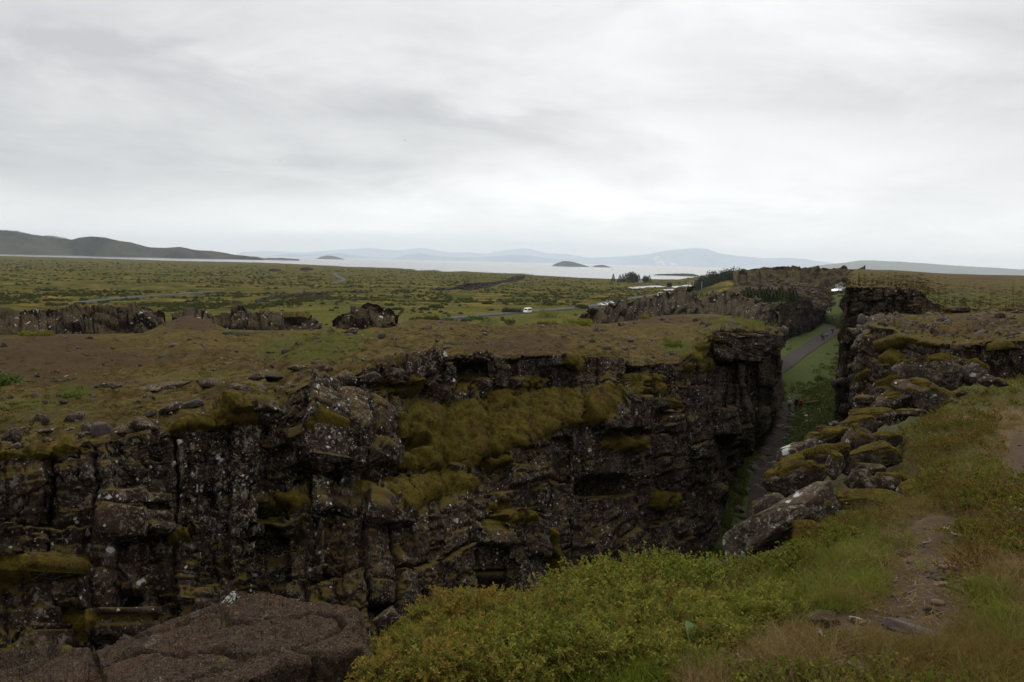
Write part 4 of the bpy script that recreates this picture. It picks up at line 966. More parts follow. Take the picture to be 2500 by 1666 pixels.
# the far cliff and its scree
outcrop('cliff', [(1790, 662, 700, 348, 330), (1806, 664, 700, 346, 328), (1817, 660.5, 702, 345, 327), (1837, 656, 706, 344, 326), (1857, 654, 708, 343, 325), (1858, 652, 708, 343, 325), (1874, 652, 708, 343, 325), (1876, 654, 708, 343, 325), (1914, 651.5, 706, 342, 325), (1931, 652, 704, 342, 325), (1948, 655, 706, 341, 324), (1974, 654.6, 712, 340, 322), (2000, 655, 716, 340, 322), (2016, 652.7, 719, 340, 322), (2020, 652.9, 720, 340, 322), (2024, 655.5, 722, 340, 322), (2046, 657, 722, 340, 322), (2063, 656, 722, 340, 322), (2110, 656, 722, 340, 322)],
        260.0, 421, unit='P', step=2.5, rows=30, limit=60, amp=1.2, w=(2.5, 6), hh=(3, 9), mat=M_rock_far, macro=2.0, rough_top=0.3, cap_rows=14)
M_scree = grass_mat('heather_scree', (0.034, 0.024, 0.015), (0.070, 0.050, 0.029), (0.040, 0.046, 0.017), 0.5, 0.35)
def mound(name, pts, thick, mat, seed, unit='P', step=3.0, rows=14, rough=0.8):
    k = K if unit == 'D' else 1.0
    x = np.arange(pts[0][0] * k, pts[-1][0] * k + 0.1, step)
    f = lambda c: np.interp(x, [p[0] * k for p in pts], [p[c] for p in pts])
    top = at(x, smooth1(f(1), 2) * k, f(3)); bot = at(x, f(2) * k, f(4))
    R = [lerp(top, bot, -0.5)]; R[0][:, :2] += top[:, :2] / np.linalg.norm(top[:, :2], axis=1, keepdims=True) * thick; R[0][:, 2] = bot[:, 2] - 1
    for i in range(rows + 1):
        t = i / rows; q = lerp(top, bot, t); q[:, 2] = lerp(top[:, 2], bot[:, 2], t ** 1.3); R.append(q)
    for dz in (3, 14): q = bot.copy(); q[:, 2] -= dz; R.append(q)
    P = np.stack(R); env = np.sin(np.linspace(0, np.pi, len(R)) ** 0.8)[:, None].clip(0, 1)
    P[..., 2] += env * rough * (fbm(P[..., 0] / 9, P[..., 1] / 9, 0.0, 5, seed, 0.6))
    return obj(name, new_mesh(name, P.reshape(-1, 3), grid_faces(*P.shape[:2])), mat, kind='structure')
mound('scree', [(1760, 712, 735, 320, 270), (1806, 696, 735, 326, 270), (1830, 690, 735, 326, 268), (1870, 687, 735, 325, 262), (1910, 683, 738, 325, 262), (1940, 689, 742, 323, 262), (1975, 693, 746, 322, 262), (1998, 699, 748, 318, 264), (2015, 708, 748, 312, 268), (2026, 722, 748, 300, 270), (2040, 735, 748, 290, 272)], 6, M_scree, 431, rough=3.2, rows=26, step=2.0)
mound('grassy_bank', [(1985, 752, 775, 285, 268), (2010, 733, 772, 290, 262), (2030, 722, 770, 296, 258), (2050, 718, 768, 300, 252), (2075, 716, 768, 300, 250), (2090, 716, 768, 300, 250)], 30, M_valley, 433)
# outcrops along the second fissure, behind the heath
outcrop('rock_outcrop', [(-330, 722, 770, 52, 45), (-120, 712, 770, 52, 45), (0, 708, 772, 51, 44), (60, 716, 772, 51, 44), (120, 712, 772, 50, 44), (170, 706, 772, 50, 44), (200, 702, 771, 50, 44), (250, 700, 770, 50, 44), (300, 701, 770, 50, 44), (340, 704, 767, 49, 44), (362, 712, 752, 49, 45), (374, 722, 742, 49, 46), (380, 730, 738, 49, 46.5)], 5.0, 441, step=2.0, rows=40, kind=None, limit=80, label='long low rock wall with mossy top beyond the brown heath', cat='rock outcrop', amp=0.38, w=(0.45, 1.9), hh=(0.35, 1.1), macro=0.8)
outcrop('rock_outcrop', [(395, 722, 728, 53, 50), (410, 715, 731, 54, 50), (440, 713, 735, 54, 50), (470, 715, 740, 54, 50), (490, 724, 742, 54, 49.5)], 3.0, 445, step=2.0, rows=16, kind=None, limit=30, label='low lichen spotted rock knob on top of the brown soil mound', cat='rock outcrop', w=(0.4, 0.9), hh=(0.4, 1.0), amp=0.2)
outcrop('rock_outcrop', [(478, 727, 752, 50, 46.5), (505, 723, 758, 50, 46), (560, 721, 760, 50, 46), (600, 719, 760, 49, 45.6), (640, 718, 760, 49, 45.6), (680, 719, 760, 49, 45.6), (705, 722, 758, 49, 45.6), (720, 730, 756, 49, 45.8), (733, 742, 755, 49, 46), (740, 750, 755, 49, 46)], 4.0, 447, step=2.0, rows=34, kind=None, limit=70, label='straight jointed rock wall with two white cars behind its top', cat='rock outcrop', w=(0.5, 1.7), hh=(0.4, 1.5), amp=0.34, macro=0.7)
outcrop('rock_outcrop', [(764, 743, 752, 47, 45.6), (775, 730, 753, 47, 45.4), (800, 716, 754, 47.5, 45.2), (825, 701, 754, 48, 45), (845, 693, 754, 48, 45), (865, 697, 752, 48, 45), (885, 706, 749, 48, 45), (900, 716, 745, 48, 45.2), (908, 724, 742, 48, 45.4), (916, 732, 740, 48, 45.8)], 3.0, 449, step=2.0, rows=36, kind=None, limit=60, label='domed rock outcrop split by a dark cleft beside the lowland view', cat='rock outcrop', w=(0.6, 1.5), hh=(0.6, 1.8), amp=0.4)
# ================================================================== THE BIG SLAB AT THE PHOTOGRAPHER'S FEET
def slab_mat():
    m, t, b = mat_new('pitted_basalt')
    g = t.node('ShaderNodeNewGeometry'); p = g.outputs['Position']; nz = t.xyz(g.outputs['Normal'])[2]
    n1 = t.noise(p, 2.2, 5, 0.65, 0.4); n2 = t.noise(p, 14, 5, 0.7, 0.3); n3 = t.noise(p, 55, 4, 0.75, 0.4); n4 = t.noise(p, 150, 3, 0.7)
    c = t.mix(t.ss(n3, 0.30, 0.72), (0.019, 0.013, 0.0092), (0.057, 0.040, 0.028))
    c = t.mix(t.ss(n2, 0.40, 0.70, 0.0, 0.5), c, (0.024, 0.015, 0.011))
    c = t.mix(t.math('MULTIPLY', t.ss(t.noise(t.vmath('ADD', p, (4, 9, 2)), 90, 4, 0.7), 0.54, 0.64), 0.8), c, (0.010, 0.007, 0.006))
    c = t.mix(t.math('MULTIPLY', t.ss(n1, 0.5, 0.68), 0.55), c, (0.050, 0.027, 0.018))
    c = t.mix(t.math('MULTIPLY', t.ss(n4, 0.53, 0.65), 0.65), c, (0.150, 0.108, 0.070))
    c = t.mix(t.math('MULTIPLY', t.math('MULTIPLY', t.ss(n2, 0.56, 0.66), t.ss(n4, 0.42, 0.58)), 0.75), c, (0.120, 0.108, 0.088))
    q = t.vmath('ADD', p, t.scale(t.noise(p, 30, 4, 0.7, out=1), (0.14,) * 3))
    sp = t.math('MULTIPLY', t.ss(t.voro(q, 3.6), 0.08, 0.14, 1.0, 0.0), t.ss(t.xyz(t.voro(q, 3.6, out=1))[0], 0.66, 0.70))
    c = t.mix(t.math('MULTIPLY', sp, t.ss(n4, 0.45, 0.56)), c, (0.34, 0.33, 0.30))
    c = t.mix(t.math('MULTIPLY', t.math('MULTIPLY', t.ss(t.noise(t.vmath('ADD', p, (5, 5, 5)), 7, 4, 0.6), 0.63, 0.68), nz), 0.8), c, (0.085, 0.070, 0.018))
    t.link(c, b.inputs['Base Color'])
    setbump(t, b, t.math('ADD', t.math('MULTIPLY', n3, 0.8), t.math('MULTIPLY', n4, 0.35)), 0.016, 0.9)
    b.inputs['Roughness'].default_value = 0.95; b.inputs['Specular IOR Level'].default_value = 0.03
    return m
M_slab = slab_mat()
def front_slab():
    bk = [(-520, 1530, 3.5), (-200, 1525, 3.45), (0, 1512, 3.4), (150, 1492, 3.38), (215, 1503, 3.36), (300, 1462, 3.4), (380, 1428, 3.45), (450, 1402, 3.5), (540, 1374, 3.55), (590, 1368, 3.55), (625, 1371, 3.55), (660, 1386, 3.5), (720, 1390, 3.45), (785, 1389, 3.4), (815, 1400, 3.35), (832, 1412, 3.3), (843, 1470, 3.12), (852, 1520, 2.98)]
    u = np.arange(-520, 852.1, 2.2)
    yb = interp(u, bk, 1) + 2.2 * vnoise(u / 14.0, 0.5, seed=3) + 1.3 * vnoise(u / 4.0, 0.5, seed=4); db = smooth1(interp(u, bk, 2), 8)
    # lip where the top turns over into the side facing us
    yl = smooth1(interp(u, [(-520, 1760), (300, 1740), (430, 1660), (560, 1570), (640, 1530), (720, 1508), (780, 1496), (830, 1490), (845, 1500), (852, 1525)], 0 + 1), 6)
    yl = np.maximum(yl, yb + 4); dl = smooth1(interp(u, [(-520, 2.2), (300, 2.35), (560, 2.75), (700, 2.9), (830, 3.05), (852, 2.97)], 1), 6)
    yf = np.maximum(1800, yl + 60); df = dl * 0.995
    R = []; T = []
    top = at(u * K, yb * K, db)
    dv = top[:, :2] / np.linalg.norm(top[:, :2], axis=1, keepdims=True)
    for o_, dz in ((0.30, -2.2), (0.32, -1.2), (0.28, -0.55), (0.20, -0.22), (0.11, -0.07), (0.04, -0.015)):
        q = top.copy(); q[:, :2] += dv * o_; q[:, 2] += dz; R.append(q); T.append(-o_)
    n = 120
    for k in range(n):
        t = k / n; R.append(at(u * K, lerp(yb, yl, t) * K, 1 / lerp(1 / db, 1 / dl, t))); T.append(t)
    for k in range(41):
        t = k / 40; R.append(at(u * K, lerp(yl, yf, t) * K, lerp(dl, df, t))); T.append(1 + t)
    P = np.stack(R)
    for _ in range(4): P[1:-1] = 0.5 * P[1:-1] + 0.25 * (P[:-2] + P[2:])
    N = grid_normals(P); N *= np.sign(np.sum(N * -P, -1, keepdims=True) + 1e-9)
    X, Y, Z = P[..., 0], P[..., 1], P[..., 2]
    d = 0.045 * fbm(X * 2.2, Y * 2.2, Z * 2.2, 4, 501) - 0.035 * (1 - sstep(np.abs(vnoise(X * 2.6, Y * 3.4, Z * 2, 507)), 0.0, 0.12)) + 0.020 * fbm(X * 14, Y * 14, Z * 14, 3, 503)
    d += 0.006 * vnoise(X * 45, Y * 45, Z * 45, 505)
    # an open crack across the slab and a step
    gx, gy, _ = proj(P.reshape(-1, 3)); gx = gx.reshape(X.shape) / K; gy = gy.reshape(X.shape) / K
    ln = gx - (215 + (gy - 1503) * 0.38 + 6 * vnoise(gy / 14.0, 0.3, seed=8))
    d -= 0.06 * np.exp(-(ln / 4.5) ** 2) + 0.03 * sstep(-ln, 0, 10)
    P = P + N * d[..., None]
    base = P.reshape(-1, 3).mean(0)
    obj('boulder', new_mesh('boulder', P.reshape(-1, 3) - base, grid_faces(*X.shape)), M_slab, label='huge flat brown pitted slab beside the juniper mat, cracked across', cat='boulder', loc=base)
front_slab()

# ================================================================== BOULDERS
def ico(sub):
    bm = bmesh.new(); bmesh.ops.create_icosphere(bm, subdivisions=sub, radius=1.0)
    V = np.array([v.co[:] for v in bm.verts]); Fc = np.array([[v.index for v in f.verts] for f in bm.faces]); bm.free(); return V, Fc
_ICO = {s: ico(s) for s in (2, 3, 4, 5)}
def boulder_shape(seed, sub=4, facets=11, cut=(0.50, 0.86), rough=0.10):
    V, Fc = _ICO[sub]; r = np.random.default_rng(seed); p = V.copy()
    for i in range(facets):
        n = r.normal(size=3); n /= np.linalg.norm(n); o = r.uniform(*cut)
        p = p - np.maximum(0, p @ n - o)[:, None] * n * 0.93
    k = r.random(3) * 50
    q = p + k
    dsp = rough * fbm(q[:, 0] * 1.8, q[:, 1] * 1.8, q[:, 2] * 1.8, 5, seed, 0.55) + rough * 0.35 * fbm(q[:, 0] * 7, q[:, 1] * 7, q[:, 2] * 7, 3, seed + 9)
    cr = 1 - sstep(np.abs(vnoise(q[:, 0] * 1.6, q[:, 1] * 1.6, q[:, 2] * 1.6, seed + 20)), 0.0, 0.06)
    dsp = dsp - 0.07 * cr
    p = p + V * dsp[:, None]
    return p / np.abs(p).max(0), Fc
_BSH = {}
def bshape(i, sub):
    if (i, sub) not in _BSH: _BSH[(i, sub)] = boulder_shape(900 + i * 13, sub)
    return _BSH[(i, sub)]
M_boulder = rock_mat('lichened_boulder', lich=0.85, moss=0.35, white=0.6, scale=1.6, base=(0.066, 0.048, 0.034), dark=(0.018, 0.013, 0.010), fine=1.3)
M_bould_moss = rock_mat('mossy_boulder', lich=0.5, moss=0.9, white=0.4, scale=1.6, base=(0.054, 0.039, 0.027), dark=(0.016, 0.012, 0.009), fine=1.3)
M_bould_white = rock_mat('white_streaked_boulder', lich=0.8, moss=0.15, white=1.0, scale=1.5, base=(0.068, 0.050, 0.037), dark=(0.018, 0.013, 0.010), fine=1.2)
M_orange = flat_mat('rusty_stone', (0.095, 0.054, 0.036), 0.9, 0.4, 30)
M_bare = flat_mat('bare_dark_stone', (0.050, 0.038, 0.034), 0.9, 0.45, 25)
M_orangel = rock_mat('orange_lichened_stone', lich=0.9, moss=0.05, white=0.6, scale=5.0, base=(0.085, 0.058, 0.040), fine=1.0, red=0.9)
_bi = [0]
def boulder(px, py, hw, hh, d, tilt=0.0, deep=0.8, mat=None, label=None, group=None, moss=None, sub=None, shape=None, cat='boulder', name='boulder', yaw=None):
    """an oval stone centred on photo pixel px, py at depth d; hw, hh half sizes in photo pixels"""
    i = _bi[0]; _bi[0] += 1
    if sub is None: sub = 5 if hw > 60 else (4 if hw > 22 else 3)
    V, Fc = bshape((shape if shape is not None else i) % 14, sub)
    a, c = hw * d / F, hh * d / F; b = deep * (a + c) * 0.5
    yw = yaw if yaw is not None else (rnd01(i, 5, 0, 77) - 0.5) * 0.8
    Rm = np.array(Matrix.Rotation(-math.radians(tilt), 3, 'Y') @ Matrix.Rotation(yw, 3, 'Z'))
    Vl = (V * [a, b, c]) @ Rm.T
    az = math.atan2((px - CX), F)
    Rz = np.array(Matrix.Rotation(-az, 3, 'Z')); Vl = Vl @ Rz.T
    loc = at(px, py, d)
    o = obj(name, new_mesh(name, Vl, Fc), mat or M_boulder, label=label, cat=cat, group=group, loc=loc)
    if moss:
        n = np.zeros_like(Vl); fn = np.cross(Vl[Fc[:, 1]] - Vl[Fc[:, 0]], Vl[Fc[:, 2]] - Vl[Fc[:, 0]])
        for k in range(3): np.add.at(n, Fc[:, k], fn)
        n /= np.linalg.norm(n, axis=1, keepdims=True) + 1e-9
        W = Vl + loc
        m = sstep(n[:, 2] + 0.35 * vnoise(W[:, 0] * 2.0 / max(a, 0.3), W[:, 1] * 2.0 / max(a, .3), W[:, 2] * 2.0 / max(a, .3), 55 + i), 0.80 - 0.6 * moss, 1.05 - 0.6 * moss)
        th = min(0.10, 0.16 * c) * m * (1 + 0.5 * vnoise(W[:, 0] * 5, W[:, 1] * 5, W[:, 2] * 5, 56)) - 0.02 * (1 - m)
        Vm = Vl + (n * 0.7 + np.array([0, 0, 0.3])) * th[:, None]
        f = np.nonzero(m[Fc].mean(1) > 0.12)[0]
        if len(f) > 4:
            v, q, _ = sub_mesh(Vm, Fc, f); obj('moss_cap', new_mesh('moss_cap', v, q), M_moss, o)
    return o
def Z(x0, y0, s):
    return lambda x, y: (x0 + x / s, y0 + y / s)
z8 = Z(1740, 900, 3.0961); z4 = Z(1860, 600, 3.6766); zb = Z(1800, 1180, 3.2257); zc = Z(1200, 1180, 3.2266); ze = Z(600, 1180, 3.2266); z5 = Z(0, 800, 3.6766); z6 = Z(600, 800, 3.6766); z3 = Z(1280, 560, 3.6766); z2 = Z(640, 540, 3.6766)
HEAP = 'boulders heaped along the canyon rim'
# x, y, half width, half height (zoomed pixels), tilt, depth, moss, material, label
for x, y, w, h, tl, d, ms, mt, lb in [
  (500, 1165, 430, 135, 36, 6.2, 0.0, 'w', 'longest tilted grey slab pointing down into the canyon'),
  (790, 1020, 150, 70, -14, 6.5, 0.45, 'b', 'hump at the upper end of the long tilted grey slab, thin moss'),
  (640, 880, 260, 120, 26, 7.6, 0.25, 'b', 'broad leaning boulder above the long slab with one white lichen spot'),
  (420, 1050, 120, 62, 30, 7.0, 0.0, 'w', 'squared boulder end overhanging the paved path, white patch on top'),
  (560, 790, 110, 40, 28, 7.9, 0.6, 'b', 'thin green topped wedge on the leaning boulder'),
  (870, 690, 165, 92, 20, 9.0, 1.0, 'm', 'fat boulder wholly wrapped in golden moss'),
  (925, 745, 66, 82, 10, 8.5, 0.3, 'b', 'upright grey knob in front of the moss wrapped boulder'),
  (640, 725, 125, 50, 26, 9.4, 0.45, 'b', 'pale lichened boulder next below the white spotted slab'),
  (690, 630, 185, 58, 22, 10.3, 0.0, 'w', 'white spotted slab jutting over the wet path'),
  (1085, 575, 125, 92, 18, 10.6, 0.15, 'b', 'large rough grey boulder behind the moss wrapped one'),
  (920, 530, 150, 58, 33, 11.3, 0.9, 'm', 'slanting mossy slab just beyond the white spotted slab'),
  (1100, 460, 125, 66, 8, 12.4, 0.55, 'b', 'blocky boulder with a moss fringe on its flat top'),
  (1160, 372, 185, 44, 12, 13.6, 0.35, 'w', 'flat pale boulder farthest along the heap towards the columns'),
  (1215, 680, 215, 82, 6, 9.4, 1.0, 'm', 'widest moss cushion boulder, grey rock showing under its lip'),
  (1130, 770, 150, 60, 4, 8.9, 0.0, 'b', 'crusted grey ledge under the widest moss cushion'),
  (1090, 850, 95, 70, 12, 8.5, 0.0, 'b', 'knobbly stone over the dark hole in the heap'),
  (1310, 560, 120, 50, 8, 10.8, 0.8, 'm', 'mossy rock sunk in heath behind the widest moss cushion'),
  (1150, 905, 90, 56, 10, 8.0, 0.1, 'b', 'pale stone left of the moss topped stump'),
  (1290, 880, 120, 66, 3, 8.0, 0.3, 'b', 'low crusted block in the middle of the nearer heap'),
  (1470, 895, 95, 66, -4, 8.0, 1.0, 'm', 'rounded bright moss stump above the heather'),
  (1520, 970, 110, 74, -18, 7.5, 0.35, 'b', 'dark brown boulder end buried in crowberry'),
  (1180, 1015, 245, 58, 4, 7.1, 0.5, 'm', 'long low mossy rock with a tiny white tip'),
  (930, 1135, 66, 96, 20, 6.0, 0.1, 'w', 'black and white speckled upright stone by the red heather'),
  (700, 1350, 145, 118, 42, 5.2, 0.75, 'm', 'shaggy moss covered boulder standing in grass'),
  (825, 1155, 78, 52, 15, 6.1, 0.8, 'm', 'small moss tuft rock between slab and speckled stone'),
  (1730, 615, 100, 60, 22, 10.0, 0.3, 'b', 'brown half buried stone in green heath'),
  (1850, 460, 70, 36, 12, 12.4, 0.2, 'b', 'small stone in crowberry above the half buried one'),
  (1960, 600, 62, 40, 0, 10.4, 0.2, 'b', 'purplish stone beside the dry grass slope'),
  (1860, 1230, 88, 78, 0, 5.4, 0.0, 'd', 'bare dark rounded stone at the trail edge'),
 ]:
    q = z8(x, y); k = 3.0961
    boulder(q[0], q[1] - 0.15 * h / k, 1.16 * w / k, 1.36 * h / k, d, tl, 0.85, {'w': M_bould_white, 'b': M_boulder, 'm': M_bould_moss, 'd': M_bare}[mt], lb, HEAP if mt != 'd' else None, ms or None)
# smaller stones wedged in the gaps of the heap
_rh = np.random.default_rng(640)
for k_ in range(46):
    t_ = _rh.random(); cx_ = lerp(1730, 2120, t_) + _rh.normal() * 26; cy_ = lerp(1330, 985, t_) + _rh.normal() * 30 + 14
    if poly_sd(np.array([cx_ / K]), np.array([cy_ / K]), HEAP_AREA)[0] < -6: continue
    d_ = np.interp(t_, [0, 0.25, 0.5, 0.75, 1], [5.6, 7.2, 9.4, 12.0, 15.2]) + 0.25; w_ = _rh.uniform(14, 34)
    boulder(cx_, cy_, w_, w_ * _rh.uniform(0.55, 0.9), d_, _rh.uniform(-15, 35), 0.9, M_bould_moss if _rh.random() < 0.5 else M_boulder, 'smaller stone wedged in a gap of the boulder heap', 'small stones wedged in the boulder heap', 0.7 if _rh.random() < 0.45 else None)
for x, y, w, h, tl, d, ms, mt, lb in [
  (1490, 1150, 310, 145, -6, 17.6, 0.15, 'w', 'big layered boulder with white streaks across its top'),
  (1905, 1140, 118, 128, -30, 17.2, 0.3, 'w', 'steep white edged boulder beside the layered one'),
  (1790, 1060, 120, 60, -10, 18.4, 0.3, 'w', 'white crested rock behind the steep white edged boulder'),
  (1520, 1375, 350, 140, -22, 15.6, 0.1, 'w', 'wedge of stacked brown slabs sloping down into grass'),
  (1200, 1400, 230, 84, 24, 15.8, 0.2, 'w', 'slab leaning against the wedge of stacked slabs'),
  (900, 1500, 120, 40, 14, 14.6, 0.7, 'm', 'mossy low rock at the tip of the leaning slab'),
  (2000, 1215, 95, 58, 12, 16.5, 0.0, 'w', 'white patched stone right of the steep boulder'),
  (2140, 1230, 70, 44, 0, 16.2, 0.2, 'b', 'dull stone sunk in green shrubs beyond the white patched stone'),
  (1330, 1500, 150, 40, 4, 14.4, 0.1, 'b', 'flat rubble stone at the foot of the wedge'),
  (1780, 1330, 70, 34, 10, 15.0, 0.2, 'b', 'small brown stone between the wedge and the shrubs'),
 ]:
    q = z4(x, y); k = 3.6766
    boulder(q[0], q[1], w / k, h / k, d, tl, 0.8, {'w': M_bould_white, 'b': M_boulder, 'm': M_bould_moss}[mt], lb, 'layered boulders below the columned wall', ms or None)
# stones on the near ground
NEAR_STONES = []
def ground_stone(zf, k, x, y, w, h, tl, mat, lb, moss=None, sink=0.12, group=None, name='stone', cat='stone', deep=0.9, shape=None):
    px, py = zf(x, y + h * (1 - sink)); P = near_point(px / K, py / K); d = P @ _f
    cx, cy = zf(x, y); NEAR_STONES.append((cx / K, cy / K + 0.25 * h / k, 1.15 * w / k / K, 1.3 * h / k / K, 1.0))
    return boulder(cx, cy, w / k, h / k, d + 0.6 * w / k * d / F, tl, deep, mat, lb, group, moss, None, shape, cat, name)
for x, y, w, h, tl, mt, lb, ms in [
  (690, 1085, 150, 85, -18, M_boulder, 'dark crumbly stone at the edge of the juniper mat', None),
  (1370, 1160, 215, 62, -4, M_bare, 'long low stone lying across the trail', None),
  (880, 1440, 135, 66, -6, M_orangel, 'rough orange lichened stone lowest on the dry grass', None),
  (1545, 1520, 110, 56, -6, M_boulder, 'grey lichened stone in straw by the lower trail', None),
  (940, 1525, 90, 40, 0, M_bare, 'brown stone tucked against the orange lichened one', None),
  (1180, 1560, 70, 30, -10, M_bare, 'small dark stone between two larger lichened ones', None),
  (1700, 665, 120, 30, 8, M_orange, 'flat rusty stone trodden into the trail', None),
  (1610, 800, 70, 22, 14, M_orange, 'broken rusty stone below the flat rusty one', None),
  (1575, 945, 62, 30, 0, M_orange, 'pale rusty stone beside the green tussock', None),
  (1995, 355, 34, 26, 0, M_boulder, 'little grey stone in grass above the trail', None),
  (2190, 1535, 120, 24, 4, M_bare, 'thin stone edge poking through straw', None),
 ]:
    ground_stone(zb, 3.2257, x, y, w, h, tl, mt, lb, ms)
for x, y, w, h, tl, mt, lb in [(1765, 668, 118, 62, 4, M_bare, 'grey hollowed rock at the canyon rim'), (1868, 632, 46, 40, 10, M_bare, 'grey knob beside the hollowed rim rock')]:
    ground_stone(zc, 3.2266, x, y, w, h, tl, mt, lb)
ground_stone(zc, 3.2266, 1770, 626, 50, 22, -6, M_orange, 'rusty flat stone resting on the hollowed grey rock', sink=-1.2)
ground_stone(ze, 3.2266, 1120, 1050, 135, 72, 14, M_boulder, 'pale stone peeking out behind the juniper')
ground_stone(ze, 3.2266, 1300, 1545, 270, 72, -3, M_slab, 'brown pitted stone at the lowest edge of the juniper mat', sink=0.5)

# rubble along the plateau rim
_pgx, _pgy, _pP, _pT = PLAT[1].ravel(), PLAT[2].ravel(), PLAT[0].reshape(-1, 3), PLAT[3].ravel()
_pok = (_pT > 0) & (_pT < 1.3)
def plateau_point(x, y):
    k = np.nonzero(_pok)[0]
    return _pP[k[np.argmin((_pgx[k] - x / K) ** 2 + (_pgy[k] - y / K) ** 2)]]
def rim_stone(zf, k, x, y, w, h, tl, mt, lb, ms=None, group=None):
    px, py = zf(x, y + 0.7 * h); d = plateau_point(px, py) @ _f; cx, cy = zf(x, y)
    return boulder(cx, cy, w / k, h / k, d + 0.3 * w / k * d / F, tl, 0.9, mt, lb, group, ms, None)
RUB = 'rubble boulders on the plateau rim'
for x, y, w, h, tl, mt, lb, ms in [
  (95, 975, 95, 95, 0, M_boulder, 'upright pinkish lichened boulder above the long moss roll', None), (220, 915, 56, 36, 10, M_boulder, 'small flat stone behind the pinkish boulder', None),
  (362, 845, 76, 70, 0, M_boulder, 'dark pointed boulder alone on the moss', None), (675, 815, 120, 66, 18, M_boulder, 'speckled boulder leaning at the back of the rubble', None),
  (350, 935, 120, 38, 5, M_boulder, 'long flat stone in the middle of the rubble', None), (640, 925, 95, 40, -5, M_boulder, 'low flat stone under the leaning speckled boulder', None),
  (800, 905, 64, 80, 0, M_boulder, 'grey boulder over a dark hollow in the rubble', None), (915, 925, 96, 86, 0, M_bare, 'smooth plain dark boulder in the rubble row', None),
  (1105, 935, 110, 62, -5, M_boulder, 'blunt boulder between the smooth dark one and the domed one', None), (1290, 885, 130, 84, 0, M_boulder, 'domed speckled boulder at the end of the rubble row', None),
  (750, 970, 66, 40, 0, M_boulder, 'lumpy stone low in the rubble beneath the hollow', None), (400, 1015, 90, 32, 0, M_boulder, 'thin stone lying just above the cliff top moss', None),
  (140, 1065, 66, 36, 6, M_bare, 'bare stone lying on the long moss roll', None), (225, 1055, 44, 30, 0, M_boulder, 'fist shaped stone beside the bare one on the moss roll', None),
  (1340, 775, 78, 36, 14, M_boulder, 'white tipped stone at the start of the slanting ledge', None), (1540, 725, 115, 52, 20, M_boulder, 'slanting speckled ledge block on the moss', None), (1720, 690, 100, 40, 6, M_bare, 'dark ledge block in the hollow under moss', None),
  (985, 525, 130, 46, -4, M_boulder, 'white crested ledge stone at the start of the upper ledge', None), (1190, 505, 66, 26, 4, M_boulder, 'small link stone of the upper ledge', None),
  (1490, 535, 260, 46, 3, M_boulder, 'longest stone of the upper ledge', None), (1890, 505, 145, 50, -6, M_boulder, 'stone next to the longest on the upper ledge', None), (2160, 565, 120, 62, -8, M_boulder, 'last drooping stone of the upper ledge', None), (2290, 445, 95, 40, 4, M_boulder, 'flat white flecked stone above the end of the upper ledge', None),
 ]:
    rim_stone(z5, 3.6766, x, y, w, h, tl, mt, lb, ms, RUB)
for x, y, w, h, tl, mt, lb, ms in [
  (200, 435, 210, 50, 3, M_boulder, 'wide cliff top stone above a moss cushion', None), (660, 515, 96, 74, 0, M_boulder, 'squat rough block below the cliff top', None), (875, 462, 116, 66, 4, M_boulder, 'egg shaped pale block in the cliff top row', None), (1105, 440, 125, 56, 0, M_boulder, 'dark spotted block next to the egg shaped one', None),
  (1330, 410, 105, 84, 0, M_boulder, 'tall block against the white splashed one', None), (1530, 470, 110, 72, -22, M_bould_white, 'block with a white splash on its sloping top', None), (470, 370, 100, 36, 0, M_boulder, 'low block in the back row of the cliff top', None), (700, 365, 90, 36, -10, M_boulder, 'leaning slab in the back row of the cliff top', None),
  (955, 35, 66, 40, 0, M_bould_white, 'white crusted rock standing on the open heath', None), (2120, 300, 60, 40, 0, M_boulder, 'pinkish block right of the cave lip', None), (2260, 300, 90, 60, 0, M_boulder, 'lumpy block beside the pinkish one', None),
 ]:
    rim_stone(z6, 3.6766, x, y, w, h, tl, mt, lb, ms, 'blocks along the cliff top')
# pillars and blocks at the far end of the plateau
for x, y, w, h, tl, d, mt, ms, lb in [
  (1705, 875, 95, 34, -6, 66, M_boulder, 0.3, 'long dark block on the rim before the pillars'), (1850, 930, 48, 80, -12, 66, M_boulder, 0.1, 'leaning pillar stone at the plateau end'), (1800, 1080, 66, 90, 0, 64, M_bare, None, 'tall square dark pillar below the leaning one'),
  (2020, 920, 72, 66, 28, 74, M_bould_white, 0.2, 'pale angular block near the plateau corner'), (1900, 1060, 60, 70, 0, 68, M_boulder, None, 'pillar between the square dark one and the corner'), (1580, 965, 40, 34, 0, 60, M_boulder, 0.4, 'small pale stone in yellow moss by the pillars'), (1630, 1120, 76, 44, -14, 58, M_boulder, 0.3, 'rounded block at the foot of the green shrubs on the rim'),
  (990, 850, 20, 26, 10, 74, M_bare, None, 'small standing stone at the start of the columned ridge'),
 ]:
    q = z3(x, y); boulder(q[0], q[1], w / 3.6766, h / 3.6766, d, tl, 0.9, mt, lb, 'pillar blocks at the plateau end', ms)
# two dark rocks on the canyon floor
for x, y, w, h, d, lb in [(945, 240, 105, 55, 112, 'large black boulder lying on the green canyon floor'), (770, 265, 60, 24, 108, 'flat mossy rock before the black boulder')]:
    q = z8(x, y); boulder(q[0], q[1], w / 3.0961, h / 3.0961, d, 12, 0.9, M_bare if d == 112 else M_bould_moss, lb, None, None)
